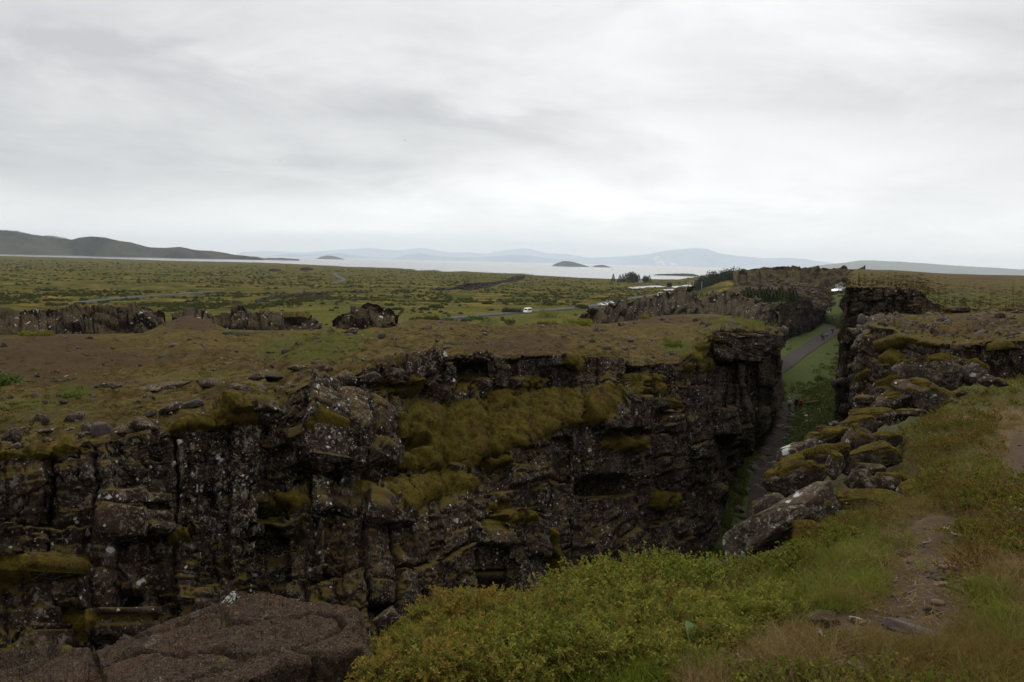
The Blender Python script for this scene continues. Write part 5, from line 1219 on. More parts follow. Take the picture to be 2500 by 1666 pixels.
# ================================================================== PLANTS
def leaf_mat(name, cols, rough=0.6, spec=0.3, trans=0.25, patchy=0.0):
    """one colour per plant out of three, drifting over the ground"""
    m, t, b = mat_new(name)
    oi = t.node('ShaderNodeObjectInfo'); g = t.node('ShaderNodeNewGeometry')
    n = t.noise(oi.outputs['Location'], 0.9, 3, 0.6)
    r = oi.outputs['Random']; cols = [(min(0.6, 1.42 * cc[0]), min(0.6, 1.36 * cc[1]), min(0.6, (0.80 if cc[2] < 0.07 else 1.15) * cc[2])) for cc in cols]
    c = t.mix(t.ss(r, 0.1, 0.9), cols[0], cols[1])
    c = t.mix(t.ss(t.math('ADD', n, t.math('MULTIPLY', t.math('SUBTRACT', r, 0.5), 0.25)), 0.48, 0.62), c, cols[2])
    isl = g.outputs['Random Per Island']
    c = t.mix(t.math('MULTIPLY', isl, 0.5), c, t.mix(1.0, c, (0.45, 0.42, 0.40), 'MULTIPLY'))
    t.link(c, b.inputs['Base Color']); b.inputs['Roughness'].default_value = rough; b.inputs['Specular IOR Level'].default_value = spec
    if trans:
        out = m.node_tree.nodes['Material Output']; tr = t.node('ShaderNodeBsdfTranslucent'); t.link(c, tr.inputs[0])
        mx = t.node('ShaderNodeMixShader'); mx.inputs[0].default_value = trans
        t.link(b.outputs[0], mx.inputs[1]); t.link(tr.outputs[0], mx.inputs[2]); t.link(mx.outputs[0], out.inputs[0])
    return m
def strips(base, dirs, L, w, bend, nseg=3, up=(0, 0, 1)):
    """thin tapering strips: base (n,3), unit dirs (n,3), length, width, droop"""
    n = len(base); L = np.broadcast_to(L, n); w = np.broadcast_to(w, n); bend = np.broadcast_to(bend, n)
    side = np.cross(dirs, np.array(up) + 1e-3 * np.array([1.0, 0.7, 0])); side /= np.linalg.norm(side, axis=1, keepdims=True) + 1e-9
    V = []; 
    for k in range(nseg + 1):
        t = k / nseg
        c = base + dirs * (L * t)[:, None]; c[:, 2] -= bend * L * t * t
        c[:, :2] += dirs[:, :2] * (bend * L * 0.4 * t * t)[:, None]
        ww = w * (1 - t) ** 0.8 * 0.5 if k < nseg else w * 0.04
        V.append(c - side * ww[:, None]); V.append(c + side * ww[:, None])
    V = np.stack(V, 1); m = 2 * (nseg + 1)
    q = np.concatenate([[[2 * k, 2 * k + 1, 2 * k + 3, 2 * k + 2]] for k in range(nseg)])
    Q = (np.arange(n)[:, None, None] * m + q[None]).reshape(-1, 4)
    return V.reshape(-1, 3), Q
def diamonds(base, dirs, L, w, nrm=None):
    """pointed leaves with a fold"""
    n = len(base); L = np.broadcast_to(L, n)[:, None]; w = np.broadcast_to(w, n)[:, None]
    r = nrm if nrm is not None else rng.normal(size=(n, 3))
    side = np.cross(dirs, r); side /= np.linalg.norm(side, axis=1, keepdims=True) + 1e-9
    nn = np.cross(side, dirs)
    V = np.stack([base, base + dirs * L * 0.45 - side * w * 0.5 + nn * w * 0.12, base + dirs * L, base + dirs * L * 0.45 + side * w * 0.5 + nn * w * 0.12], 1)
    return V.reshape(-1, 3), (np.arange(n)[:, None] * 4 + np.arange(4)[None])
def join(parts):
    V = []; Q = []; o = 0
    for v, q in parts: V.append(v); Q.append(q + o); o += len(v)
    return np.concatenate(V), np.concatenate(Q)
def unit(a): return a / (np.linalg.norm(a, axis=-1, keepdims=True) + 1e-9)
def cone_dirs(n, spread, r):
    d = r.normal(size=(n, 3)); d[:, 2] = np.abs(d[:, 2]); d[:, :2] *= spread; d[:, 2] = d[:, 2] * 0.3 + 1.0
    return unit(d)
def m_tuft(seed, n, L, w, spread, bend, mat, name='grass_blades'):
    r = np.random.default_rng(seed); b = np.zeros((n, 3)); b[:, :2] = r.normal(size=(n, 2)) * 0.16 * L
    V, Q = strips(b, cone_dirs(n, spread, r), L * r.uniform(0.5, 1.1, n), w * r.uniform(0.7, 1.2, n), bend * r.uniform(0.3, 1.3, n))
    me = new_mesh(name, V, Q, False); me.materials.append(mat); return me
def m_juniper(seed, L, mat):
    r = np.random.default_rng(seed); parts = []
    for k in range(3):
        d = unit(np.array([r.normal() * 0.7, r.normal() * 0.7, 1.0])); l = L * r.uniform(0.6, 1.0)
        t = np.linspace(0.12, 1, 17); ax = np.outer(t * l, d); ax[:, 2] -= 0.25 * l * t * t
        dd = unit(r.normal(size=(17, 3)) * 0.9 + d * 0.9)
        parts.append(diamonds(ax, dd, l * 0.26 * (1.15 - 0.65 * t), l * 0.050)); dd = unit(r.normal(size=(17, 3)) * 0.9 + d * 0.9)
        parts.append(diamonds(ax, dd, l * 0.24 * (1.15 - 0.65 * t), l * 0.050))
    V, Q = join(parts); me = new_mesh('juniper_sprig', V, Q, False); me.materials.append(mat); return me
def m_leafy(seed, L, leaf, n, mat, nst=3, stem_mat=None):
    r = np.random.default_rng(seed); parts = []; sv = []
    for k in range(nst):
        d = unit(np.array([r.normal() * 0.55, r.normal() * 0.55, 1.0])); l = L * r.uniform(0.55, 1.0)
        t = np.sort(r.uniform(0.15, 1, n)); ax = np.outer(t * l, d) + np.outer(t * t * l * 0.25, [d[0], d[1], -0.3])
        dd = unit(r.normal(size=(n, 3)) + d * 0.5 + np.array([0, 0, 0.3]))
        parts.append(diamonds(ax, dd, leaf * r.uniform(0.6, 1.1, n), leaf * 0.62, unit(r.normal(size=(n, 3)) * 0.5 + [0, 0, 1])))
        sv.append(strips(np.zeros((1, 3)), d[None], l, L * 0.016, 0.1))
    V, Q = join(parts + sv); nl = sum(len(p[1]) for p in parts)
    me = new_mesh('leafy_sprig', V, Q, False); me.materials.append(mat); me.materials.append(stem_mat or mat)
    mi = np.zeros(len(Q), np.int32); mi[nl:] = 1; me.polygons.foreach_set('material_index', mi); return me
def m_clump(seed, n, leaf, mat, flat=0.7, rag=0.35, name='leaf_clump'):
    """a ragged heap of leaves, about 1 m across"""
    r = np.random.default_rng(seed); d = unit(r.normal(size=(n, 3))); d[:, 2] = np.abs(d[:, 2])
    rad = (0.25 + 0.25 * r.random(n) ** 0.5) * (1 + rag * vnoise(d[:, 0] * 2.2 + seed, d[:, 1] * 2.2, d[:, 2] * 2.2, seed))
    b = d * rad[:, None] * [1, 1, flat * 1.6]
    dd = unit(d + r.normal(size=(n, 3)) * 0.9)
    V, Q = diamonds(b, dd, leaf * r.uniform(0.6, 1.3, n), leaf * 0.8)
    me = new_mesh(name, V, Q, False); me.materials.append(mat); return me

ML_jun = leaf_mat('juniper_needles', ((0.094, 0.108, 0.032), (0.185, 0.180, 0.060), (0.170, 0.130, 0.048)), 0.8, 0.05, 0.3)
ML_birch = leaf_mat('dwarf_birch_leaves', ((0.085, 0.110, 0.022), (0.150, 0.165, 0.042), (0.140, 0.120, 0.036)), 0.7, 0.06)
ML_crow = leaf_mat('crowberry_leaves', ((0.070, 0.085, 0.018), (0.120, 0.120, 0.034), (0.115, 0.078, 0.030)), 0.8, 0.05)
ML_heath = leaf_mat('heather_sprigs', ((0.085, 0.048, 0.022), (0.120, 0.074, 0.032), (0.075, 0.070, 0.020)), 0.8, 0.05)
ML_green = leaf_mat('green_grass', ((0.074, 0.100, 0.016), (0.125, 0.150, 0.030), (0.115, 0.105, 0.030)), 0.7, 0.1, 0.35)
ML_straw = leaf_mat('dry_grass', ((0.110, 0.078, 0.040), (0.200, 0.148, 0.086), (0.125, 0.094, 0.046)), 0.8, 0.05, 0.25)
ML_scrub = leaf_mat('birch_scrub', ((0.034, 0.048, 0.018), (0.056, 0.066, 0.026), (0.060, 0.056, 0.024)), 0.9, 0.0)
ML_bank = leaf_mat('canyon_herbs', ((0.046, 0.066, 0.017), (0.078, 0.100, 0.026), (0.060, 0.074, 0.020)), 0.6, 0.2)
ML_willow = leaf_mat('grey_willow', ((0.110, 0.125, 0.085), (0.155, 0.170, 0.120), (0.095, 0.115, 0.065)), 0.7, 0.2)
ML_bright = leaf_mat('bright_shrub_leaves', ((0.060, 0.094, 0.020), (0.096, 0.138, 0.034), (0.072, 0.098, 0.022)), 0.55, 0.3)
ML_con = leaf_mat('spruce_needles', ((0.012, 0.024, 0.010), (0.022, 0.036, 0.014), (0.018, 0.030, 0.012)), 0.8, 0.1, 0.0)
ML_pine = leaf_mat('young_pine_needles', ((0.020, 0.036, 0.010), (0.034, 0.050, 0.014), (0.026, 0.040, 0.012)), 0.8, 0.1, 0.0)
M_stem = flat_mat('twig_bark', (0.085, 0.058, 0.042), 0.9, 0.3, 20)
M_bleach = flat_mat('bleached_wood', (0.17, 0.135, 0.10), 0.8, 0.2, 30)

S_jun = [m_juniper(1000 + i, 0.13, ML_jun) for i in range(5)]
S_birch = [m_leafy(1100 + i, 0.22, 0.022, 30, ML_birch, 3, M_stem) for i in range(4)]
S_crow = [m_leafy(1200 + i, 0.10, 0.020, 16, ML_crow, 4, M_stem) for i in range(4)]
S_heath = [m_leafy(1300 + i, 0.13, 0.012, 24, ML_heath, 4, M_stem) for i in range(3)]
S_green = [m_tuft(1400 + i, 16, 0.20, 0.0052, 0.55, 0.45, ML_green) for i in range(5)]
S_straw = [m_tuft(1500 + i, 14, 0.17, 0.0042, 1.5, 0.55, ML_straw, 'straw_blades') for i in range(5)]

# ---- where what grows on the near ground (print pixels)
POLY = {
 'jun': [(845, 1600), (868, 1470), (905, 1455), (940, 1420), (1000, 1395), (1100, 1400), (1200, 1402), (1320, 1390), (1420, 1385), (1500, 1385), (1600, 1392), (1740, 1372), (1850, 1388), (1836, 1432), (1750, 1470), (1700, 1520), (1600, 1545), (1300, 1600)],
 'birch': [(1236, 1398), (1320, 1345), (1450, 1318), (1560, 1300), (1690, 1290), (1740, 1325), (1650, 1372), (1520, 1384), (1330, 1394)],
 'green1': [(1690, 1330), (1780, 1240), (1900, 1195), (2000, 1190), (2030, 1260), (2020, 1360), (1930, 1420), (1850, 1395), (1740, 1372)],
 'green2': [(2195, 1390), (2230, 1335), (2290, 1350), (2353, 1420), (2353, 1540), (2270, 1470)], 'green3': [(2200, 1240), (2260, 1232), (2290, 1260), (2230, 1290)],
 'green4': [(1400, 1545), (1560, 1500), (1660, 1540), (1700, 1580), (1300, 1600)], 'green5': [(1840, 950), (2353, 870), (2353, 905), (2120, 960), (2000, 985)],
 'heath1': [(1900, 1220), (1960, 1170), (2040, 1160), (2030, 1215), (1950, 1250)], 'heath2': [(2160, 1330), (2220, 1290), (2290, 1240), (2300, 1270), (2230, 1330)], 'heath3': [(1340, 1370), (1480, 1345), (1520, 1370), (1420, 1395)],
 'crow1': [(1960, 1000), (2120, 950), (2300, 960), (2260, 1010), (2180, 1060), (2160, 1130), (2120, 1150), (2020, 1120), (2080, 1060)], 'crow2': [(2140, 1150), (2250, 1120), (2353, 1145), (2700, 1100), (2700, 1230), (2353, 1190), (2260, 1205), (2180, 1180)],
 'crow3': [(1700, 1350), (1800, 1270), (1900, 1230), (1960, 1240), (1880, 1300), (1800, 1350)], 'crow4': [(2180, 1250), (2350, 1200), (2353, 1290), (2260, 1260)], 'crow5': [(2170, 900), (2353, 830), (2700, 840), (2700, 930), (2353, 900), (2200, 950)],
}
NGP, NGX, NGY = NG
_okv = (NGX > 830) & (NGX < 3000) & (NGY < 1640) & (NGY > 840)
_kv = np.argwhere(_okv)
_dx = np.zeros_like(NGP); _dx[:, :-1] = NGP[:, 1:] - NGP[:, :-1]; _dy = np.zeros_like(NGP); _dy[:-1] = NGP[1:] - NGP[:-1]
def near_pts(n, names=None, weight=None, seed=0, soft=10):
    """random points of the near ground, spread evenly over the picture, inside polygons"""
    r = np.random.default_rng(seed)
    k = _kv[r.integers(0, len(_kv), n * 4)]; i, j = k[:, 0], k[:, 1]
    a = r.random((len(i), 2)) - 0.5
    P = NGP[i, j] + _dx[i, j] * a[:, :1] + _dy[i, j] * a[:, 1:]
    x, y = NGX[i, j] + 5 * a[:, 0], NGY[i, j] + a[:, 1] * 5
    w = np.ones(len(i))
    if names:
        sd = np.full(len(i), -999.0)
        for nm in names: sd = np.maximum(sd, poly_sd(x, y, POLY[nm]))
        sd = sd + soft * 1.6 * vnoise(P[:, 0] * 2.2, P[:, 1] * 2.2, seed=seed + 3)
        w = w * sstep(sd, -soft, soft)
    if weight is not None: w = w * weight(x, y, P)
    w = w * (1 - patch(x, y, NEAR_STONES)) ** 2
    w = w * (1 - 0.96 * sstep(poly_sd(x, y, HEAP_AREA), -6, 14))
    ok = r.random(len(i)) < w
    P, x, y = P[ok], x[ok], y[ok]
    return P[:n], x[:n], y[:n], r
def euler(n, tilt, r):
    return np.stack([r.normal(size=n) * tilt, r.normal(size=n) * tilt, r.random(n) * 6.283], 1)
def grow(name, src, n, names, scale, tilt, seed, weight=None, lift=None, label=None, soft=10, persp=0.0):
    P, x, y, r = near_pts(n, names, weight, seed, soft)
    P = P.copy()
    if lift is not None: P[:, 2] += lift(P, x, y) * r.random(len(P)) ** 0.5
    sc = r.uniform(scale[0], scale[1], len(P)) * (1 + persp * np.clip((P @ _f - 4) / 8, 0, 2))
    return scatter(name, P, euler(len(P), tilt, r), sc, r.integers(0, len(src), len(P)), src)
def jl(P, x, y):
    sd = poly_sd(x, y, POLY['jun'])
    h = 0.05 * sstep(sd, -4, 40) + 0.12 * fbm(P[:, 0] * 2.4, P[:, 1] * 2.4, 0.0, 3, 611) + 0.10 * np.exp(-((x - 990) / 55) ** 2 - ((y - 1400) / 40) ** 2)
    return np.clip(h, 0.0, 0.5)
grow('juniper_mat', S_jun, 14000, ['jun'], (0.65, 1.35), 0.6, 701, lift=jl, soft=6, weight=lambda x, y, P: 0.10 + 0.90 * sstep(fbm(P[:, 0] * 3.6, P[:, 1] * 3.6, 0.0, 3, 621), -0.15, 0.15))
grow('leafy_mat', S_birch + S_crow, 1800, ['jun'], (0.45, 0.9), 0.45, 702, lift=jl, soft=6, weight=lambda x, y, P: sstep(fbm(P[:, 0] * 2.0 + 4, P[:, 1] * 2.0, 0.0, 3, 623), 0.0, 0.35))
grow('brown_sprigs', S_heath, 2200, ['jun'], (0.6, 1.2), 0.6, 704, lift=jl, soft=6, weight=lambda x, y, P: sstep(fbm(P[:, 0] * 2.5 + 8, P[:, 1] * 2.5, 0.0, 3, 625), 0.05, 0.35))
def bl(P, x, y): return 0.08 + 0.12 * np.clip(fbm(P[:, 0] * 1.5, P[:, 1] * 1.5, 0.0, 2, 613), -0.6, 1)
grow('dwarf_birch_thicket', S_birch, 3200, ['birch'], (0.4, 0.85), 0.4, 703, lift=lambda P, x, y: 0.55 * bl(P, x, y), soft=6)
grow('crowberry_mat', S_crow, 9000, ['crow1', 'crow2', 'crow3', 'crow4', 'crow5'], (0.5, 1.0), 0.5, 705, persp=0.4, soft=14, weight=lambda x, y, P: 0.15 + 0.85 * sstep(fbm(P[:, 0] * 1.2 + 3, P[:, 1] * 1.2, 0.0, 3, 627), -0.25, 0.15), lift=lambda P, x, y: 0.05 * (1 + fbm(P[:, 0] * 1.4, P[:, 1] * 1.4, 0.0, 2, 615)))
grow('heather_mat', S_heath, 5000, ['heath1', 'heath2', 'heath3', 'crow1', 'crow2', 'crow4'], (0.6, 1.2), 0.4, 707, soft=8, persp=0.3)
grow('green_grass', S_green, 9000, ['green1', 'green2', 'green3', 'green4', 'green5'], (0.35, 0.75), 0.4, 709, soft=22, persp=0.3)
_trod = lambda x, y: np.clip(1.0 - 1.5 * patch(x, y, NG_PAINT['soil']), 0.06, 1)
grow('dry_grass', S_straw, 24000, None, (0.3, 0.85), 0.9, 711, weight=lambda x, y, P: (0.45 + 0.55 * patch(x, y, NG_PAINT['straw'])) * _trod(x, y) * (x > 1560) * (1 - 0.9 * (poly_sd(x, y, POLY['jun']) > 0)), persp=0.3)
grow('sparse_grass', S_green, 4200, None, (0.35, 0.8), 0.35, 713, weight=lambda x, y, P: 0.8 * sstep(fbm(P[:, 0] * 1.3, P[:, 1] * 1.3, 0.0, 3, 617), -0.1, 0.35) * _trod(x, y) * (x > 1640), persp=0.3)
grow('sparse_crowberry', S_crow, 3600, None, (0.6, 1.2), 0.5, 715, weight=lambda x, y, P: sstep(fbm(P[:, 0] * 0.9 + 9, P[:, 1] * 0.9, 0.0, 3, 619), 0.0, 0.35) * _trod(x, y) * (x > 1700) * (1 - patch(x, y, NG_PAINT['straw'])), persp=0.5)
# trodden straw: single bleached stalks lying about
def stalks():
    P, x, y, r = near_pts(1800, None, lambda x, y, P: 0.2 + 0.8 * patch(x, y, NG_PAINT['straw']) * (x > 1600), 717)
    n = len(P); a = r.random(n) * 6.283; d = np.stack([np.cos(a), np.sin(a), r.normal(size=n) * 0.12], 1)
    V, Q = strips(P + [0, 0, 0.012], d, r.uniform(0.03, 0.10, n), 0.0022, r.uniform(-0.1, 0.2, n))
    obj('dead_stalks', new_mesh('dead_stalks', V, Q, False), M_bleach, kind='stuff')
stalks()
def trail_stones():
    P, x, y, r = near_pts(420, None, lambda x, y, P: patch(x, y, NG_PAINT['soil']) * (x > 1700), 719)
    n = len(P); scatter('trail_pebbles', P, euler(n, 0.4, r), 0.02 + 0.09 * r.random(n) ** 3, r.integers(0, 6, n), S_stone)
# broad leaved plant, twigs
def tube(pts, r0, r1, sides=6):
    pts = np.asarray(pts, float); t = unit(np.gradient(pts, axis=0)); ref = np.array([0.3, 0.2, 1.0]); a = unit(np.cross(t, ref)); b = np.cross(t, a)
    rr = np.linspace(r0, r1, len(pts)); th = np.arange(sides) * 2 * np.pi / sides
    V = pts[:, None] + rr[:, None, None] * (a[:, None] * np.cos(th)[None, :, None] + b[:, None] * np.sin(th)[None, :, None])
    i = np.arange(len(pts) * sides).reshape(len(pts), sides); j = np.roll(i, -1, 1)
    return V.reshape(-1, 3), np.stack([i[:-1], j[:-1], j[1:], i[1:]], -1).reshape(-1, 4)
def photo_pt(px, py): return near_point(px / K, py / K)
TW = 'bleached dead twigs lying on the grass'
for pts, lb in [
   ([(1783, 1652), (1800, 1640), (1822, 1644), (1840, 1636)], 'bleached forked twig lowest in straw by the juniper'), ([(1800, 1648), (1806, 1630), (1812, 1612)], 'short twig standing off the forked one'),
   ([(1589, 1566), (1584, 1580), (1594, 1590), (1596, 1600)], 'crooked pale twig poking from the juniper mat'), ([(1996, 1555), (1997, 1572), (2007, 1584)], 'thin curved twig on bare soil by the crumbly stone'),
   ([(2255, 1337), (2268, 1342), (2276, 1336)], 'small white twig beside the upper trail'), ([(2470, 1250), (2485, 1262), (2500, 1268)], 'pale twig at the edge of bright green crowberry'),
   ([(2300, 1300), (2330, 1325), (2352, 1332)], 'long thin twig under the bare dark rounded stone'), ([(2180, 1438), (2195, 1430)], 'stub of twig in dry grass by the trail')]:
    W = np.array([photo_pt(*p) for p in pts]); W[:, 2] += 0.03 + 0.02 * np.sin(np.arange(len(W)))
    tt = np.linspace(0, len(W) - 1, 14); W2 = np.stack([np.interp(tt, np.arange(len(W)), W[:, k]) for k in range(3)], 1)
    W2 = np.stack([smooth1(W2[:, k], 2) for k in range(3)], 1); W2 += 0.006 * rng.normal(size=W2.shape)
    v, q = tube(W2 - W2[0], 0.007, 0.003, 5); obj('twig', new_mesh('twig', v, q), M_bleach, label=lb, cat='twig', group=TW, loc=W2[0])
def dock(px, py, lb):
    P = photo_pt(px, py); root = obj('broad_leaved_plant', None, label=lb, cat='plant', loc=P); 
    for a, el, L in ((0.6, 0.9, 0.17), (2.4, 1.15, 0.20), (4.4, 0.5, 0.12)):
        t = np.linspace(0, 1, 8); w = 0.045 * np.sin(np.pi * np.clip(t, 0.03, 1) ** 0.8) + 0.003
        c = np.stack([t * L * math.cos(el), 0 * t, t * L * math.sin(el) - 0.05 * t * t], 1)
        V = np.stack([c + np.stack([0 * t, -w, 0.25 * w], 1), c, c + np.stack([0 * t, w, 0.25 * w], 1)], 1).reshape(-1, 3)
        V = V @ np.array(Matrix.Rotation(a, 3, 'Z')).T
        obj('leaf', new_mesh('leaf', V, grid_faces(8, 3)), ML_dock, root)
    return root
ML_dock = flat_mat('dock_leaf', (0.075, 0.115, 0.040), 0.5, 0.25, 12)
dock(1716, 1616, 'pair of broad pale green leaves in grass below the juniper')

# ================================================================== PLATEAU, VALLEY AND LOWLAND PLANTS
def shrub(name, P, size, mats, seed, label, group=None, n=420, leaf=0.10, cat='shrub', flat=0.7):
    """a bush of its own: foliage and a few stems"""
    root = obj(name, None, label=label, cat=cat, group=group, loc=P); r = np.random.default_rng(seed)
    parts = []
    for k in range(max(3, int(5 * size[0] / max(size[1], 0.2)))):
        c = np.array([r.uniform(-0.5, 0.5) * size[0], r.uniform(-0.35, 0.35) * size[0], 0]); s = r.uniform(0.45, 0.75)
        d = unit(r.normal(size=(n // 4, 3))); d[:, 2] = np.abs(d[:, 2]); m = len(d)
        rad = r.uniform(0.55, 1.0, m) * (1 + 0.35 * vnoise(d[:, 0] * 2.5 + k, d[:, 1] * 2.5, d[:, 2] * 2.5, seed))
        b = c + d * rad[:, None] * np.array([size[1] * s, size[1] * s, size[1] * s * 1.25 * flat / 0.7])
        parts.append(diamonds(b, unit(d + r.normal(size=(m, 3)) * 0.8 + [0, 0, 0.3]), leaf * r.uniform(0.6, 1.3, m), leaf * 0.62))
    V, Q = join(parts); obj('foliage', new_mesh('foliage', V, Q, False), mats, root)
    st = [tube(np.linspace([0, 0, -0.1], [r.uniform(-0.4, 0.4) * size[0], r.uniform(-0.2, 0.2) * size[0], size[1] * 0.6], 4), 0.02, 0.008, 4) for _ in range(4)]
    V, Q = join(st); obj('stems', new_mesh('stems', V, Q), M_stem, root)
    return root
def plat_shrub(x, y, w, h, mat, seed, lb, leaf=None, n=500):
    P = plateau_point(x * K, y * K).copy(); d = P @ _f; P[2] -= 0.05
    shrub('shrub', P, (w * K * d / F, h * K * d / F), mat, seed, lb, None, n, leaf or max(0.05, 2.8 * d / F))
plat_shrub(25, 885, 85, 44, ML_bright, 801, 'bright green willow bush on the brown plateau', n=1600, leaf=0.06)
plat_shrub(175, 912, 50, 16, ML_bright, 803, 'low sprawling green shrub below the bright bush', n=700)
plat_shrub(535, 770, 34, 12, ML_willow, 805, 'silvery willow patch before the jointed rock wall', n=700)
plat_shrub(390, 812, 50, 8, ML_willow, 806, 'pale grey willow streak on open heath', n=500)
plat_shrub(1540, 800, 44, 20, ML_birch, 807, 'green shrub behind the rim near the pillars', n=700)
plat_shrub(1590, 822, 40, 18, ML_birch, 809, 'green shrub hanging over the rim by the pillars', n=700)
plat_shrub(1530, 785, 26, 12, ML_birch, 811, 'small green shrub nearest the columned ridge foot', n=400)
plat_shrub(1480, 728, 24, 12, ML_birch, 813, 'shrub at the foot of the columned ridge', n=400)
plat_shrub(1330, 730, 60, 16, ML_birch, 815, 'wide green shrub at the back edge of the plateau', n=700)
plat_shrub(1260, 745, 40, 12, ML_birch, 817, 'low shrub beside the back edge stones', n=500)
plat_shrub(60, 722, 40, 14, ML_birch, 819, 'bushy green shrub on the low rock wall top', n=600)
plat_shrub(100, 716, 26, 18, ML_birch, 821, 'upright green shrub on the low rock wall top', n=600)
# short tufts and small stones all over the plateau and the heath shelf
S_hum = [m_clump(1600 + i, 60, 0.10, leaf_mat('moss_tuft_%d' % i, ((0.040, 0.030, 0.012), (0.070, 0.062, 0.020), (0.034, 0.024, 0.012)), 0.9, 0.05, 0.0), 0.28, 0.5, 'moss_tuft') for i in range(3)]
S_stone = []
_stone_m = [M_boulder, M_bare, M_bould_white]
for i in range(6):
    V, Fc = boulder_shape(1700 + i, 2); me = new_mesh('stone', V * [1, 0.8, 0.55] * 0.5, Fc); me.materials.append(_stone_m[i % 3]); S_stone.append(me)
def sheet_scatter(name, sheet, n, rngT, src, scale, tilt, seed, wfun=None, sink=0.0, persp=False, region=None):
    P2, gx, gy, T = sheet; r = np.random.default_rng(seed)
    ok = (T > rngT[0]) & (T < rngT[1]) & (gx > -40) & (gx < 2400)
    if region is not None: ok &= region(gx, gy)
    k = np.argwhere(ok); k = k[r.integers(0, len(k), n)]
    k[:, 0] = np.minimum(k[:, 0], P2.shape[0] - 2); f_ = r.random((len(k), 1)); P = P2[k[:, 0], k[:, 1]] * (1 - f_) + P2[k[:, 0] + 1, k[:, 1]] * f_; x, y = gx[k[:, 0], k[:, 1]], gy[k[:, 0], k[:, 1]]
    P[:, :2] += r.normal(size=(len(P), 2)) * np.clip(0.004 * (P @ _f), 0.05, 2.0)[:, None]
    if wfun is not None:
        m = r.random(len(P)) < wfun(x, y, P); P, x, y = P[m], x[m], y[m]
    sc = r.uniform(0, 1, len(P)) ** 2.0 * (scale[1] - scale[0]) + scale[0]
    if persp: sc = sc * (P @ _f) / 25.0
    P[:, 2] -= sink * sc
    return scatter(name, P, euler(len(P), tilt, r), sc, r.integers(0, len(src), len(P)), src)
trail_stones()
sheet_scatter('heath_tufts', PLAT, 14000, (0.02, 0.99), S_hum, (0.07, 0.36), 0.15, 721, lambda x, y, P: 0.15 + 0.85 * sstep(fbm(P[:, 0] / 2.5, P[:, 1] / 2.5, 0.0, 3, 723), -0.2, 0.3) * (1 - 0.8 * patch(x, y, PAINT['soil'])), 0.12)
sheet_scatter('small_stones', PLAT, 1500, (0.03, 1.0), S_stone, (0.05, 0.42), 0.5, 725, lambda x, y, P: 0.15 + 0.85 * sstep(fbm(P[:, 0] / 4, P[:, 1] / 4, 0.0, 3, 727), 0.0, 0.4), 0.05, True)
sheet_scatter('plateau_grass', PLAT, 5000, (0.02, 0.98), S_green, (0.5, 1.5), 0.2, 729, lambda x, y, P: 0.05 + patch(x, y, PAINT['green']), 0.0, True)
sheet_scatter('heath_tufts', HEATH, 2500, (1.1, 3.0), S_hum, (0.12, 0.45), 0.15, 731, lambda x, y, P: 0.2 + 0.8 * sstep(fbm(P[:, 0] / 3, P[:, 1] / 3, 0.0, 3, 733), -0.2, 0.3) * (x > 1995), 0.12)
sheet_scatter('small_stones', HEATH, 700, (1.05, 2.0), S_stone, (0.06, 0.5), 0.5, 735, lambda x, y, P: 0.3 + 0.7 * sstep(fbm(P[:, 0] / 4, P[:, 1] / 4, 0.0, 3, 737), 0.0, 0.4) * (x > 1990), 0.05, True)

sheet_scatter('heath_scrub', HEATH, 7000, (3.02, 3.9), S_hum, (0.2, 1.0), 0.12, 739, lambda x, y, P: 0.30 + 0.4 * sstep(fbm(P[:, 0] / 5, P[:, 1] / 5, 0.0, 3, 740), -0.2, 0.4), 0.15)
# canyon floor: herbs, ferns and low shrubs on the banks
S_bank = [m_clump(1800 + i, 130, 0.13, ML_bank, 0.55, 0.5) for i in range(4)]
def canyon_plants():
    r = np.random.default_rng(741); n = 14000
    d = 1 / r.uniform(1 / 200.0, 1 / 34.0, n); xc = np.interp(d, [p[0] for p in _XP], [p[1] for p in _XP])
    off = r.uniform(-16, 9, n); X = xc + off
    w = np.where(off < 0, sstep(-off, 0.7, 1.5), sstep(off, 0.8, 1.7)) * (1 - sstep(d, 122, 140) * 0.97)
    k = r.random(n) < w * (0.35 + 0.65 * sstep(fbm(X / 4, d / 4, 0.0, 3, 743), -0.3, 0.3)); X, d, off = X[k], d[k], off[k]
    P = np.stack([X, d, floor_z(X, d) - 0.05], 1)
    sc = r.uniform(0.5, 1.5, len(P)) * np.where(np.abs(off) > 3, 1.15, 0.8)
    scatter('canyon_herbs', P, euler(len(P), 0.2, r), sc, r.integers(0, 4, len(P)), S_bank)
canyon_plants()
def canyon_shrub(px, py, w, h, d, mat, seed, lb):
    P = at(px, py, d); P = np.array([P[0], P[1], floor_z(P[0:1], P[1:2])[0] - 0.1])
    shrub('shrub', P, (w * d / F, h * d / F), mat, seed, lb, None, 420, 3.2 * d / F)
canyon_shrub(1935, 935, 34, 40, 126, ML_bank, 831, 'rounded grey green willow at the foot of the dark cliff corner')
canyon_shrub(2005, 905, 24, 18, 140, ML_bank, 833, 'low olive bush on the meadow beside the gravel path')
canyon_shrub(2060, 800, 26, 26, 250, ML_bank, 835, 'olive shrub beside the bend of the gravel path')
canyon_shrub(2042, 745, 30, 34, 285, ML_bank, 837, 'dense dark bush on the bank below the waterfall')
canyon_shrub(2060, 768, 30, 16, 270, ML_bank, 839, 'low bush under the dense dark one on the bank')
canyon_shrub(1985, 745, 20, 14, 285, ML_bank, 841, 'bush at the end of the rock ridge by the white steps')

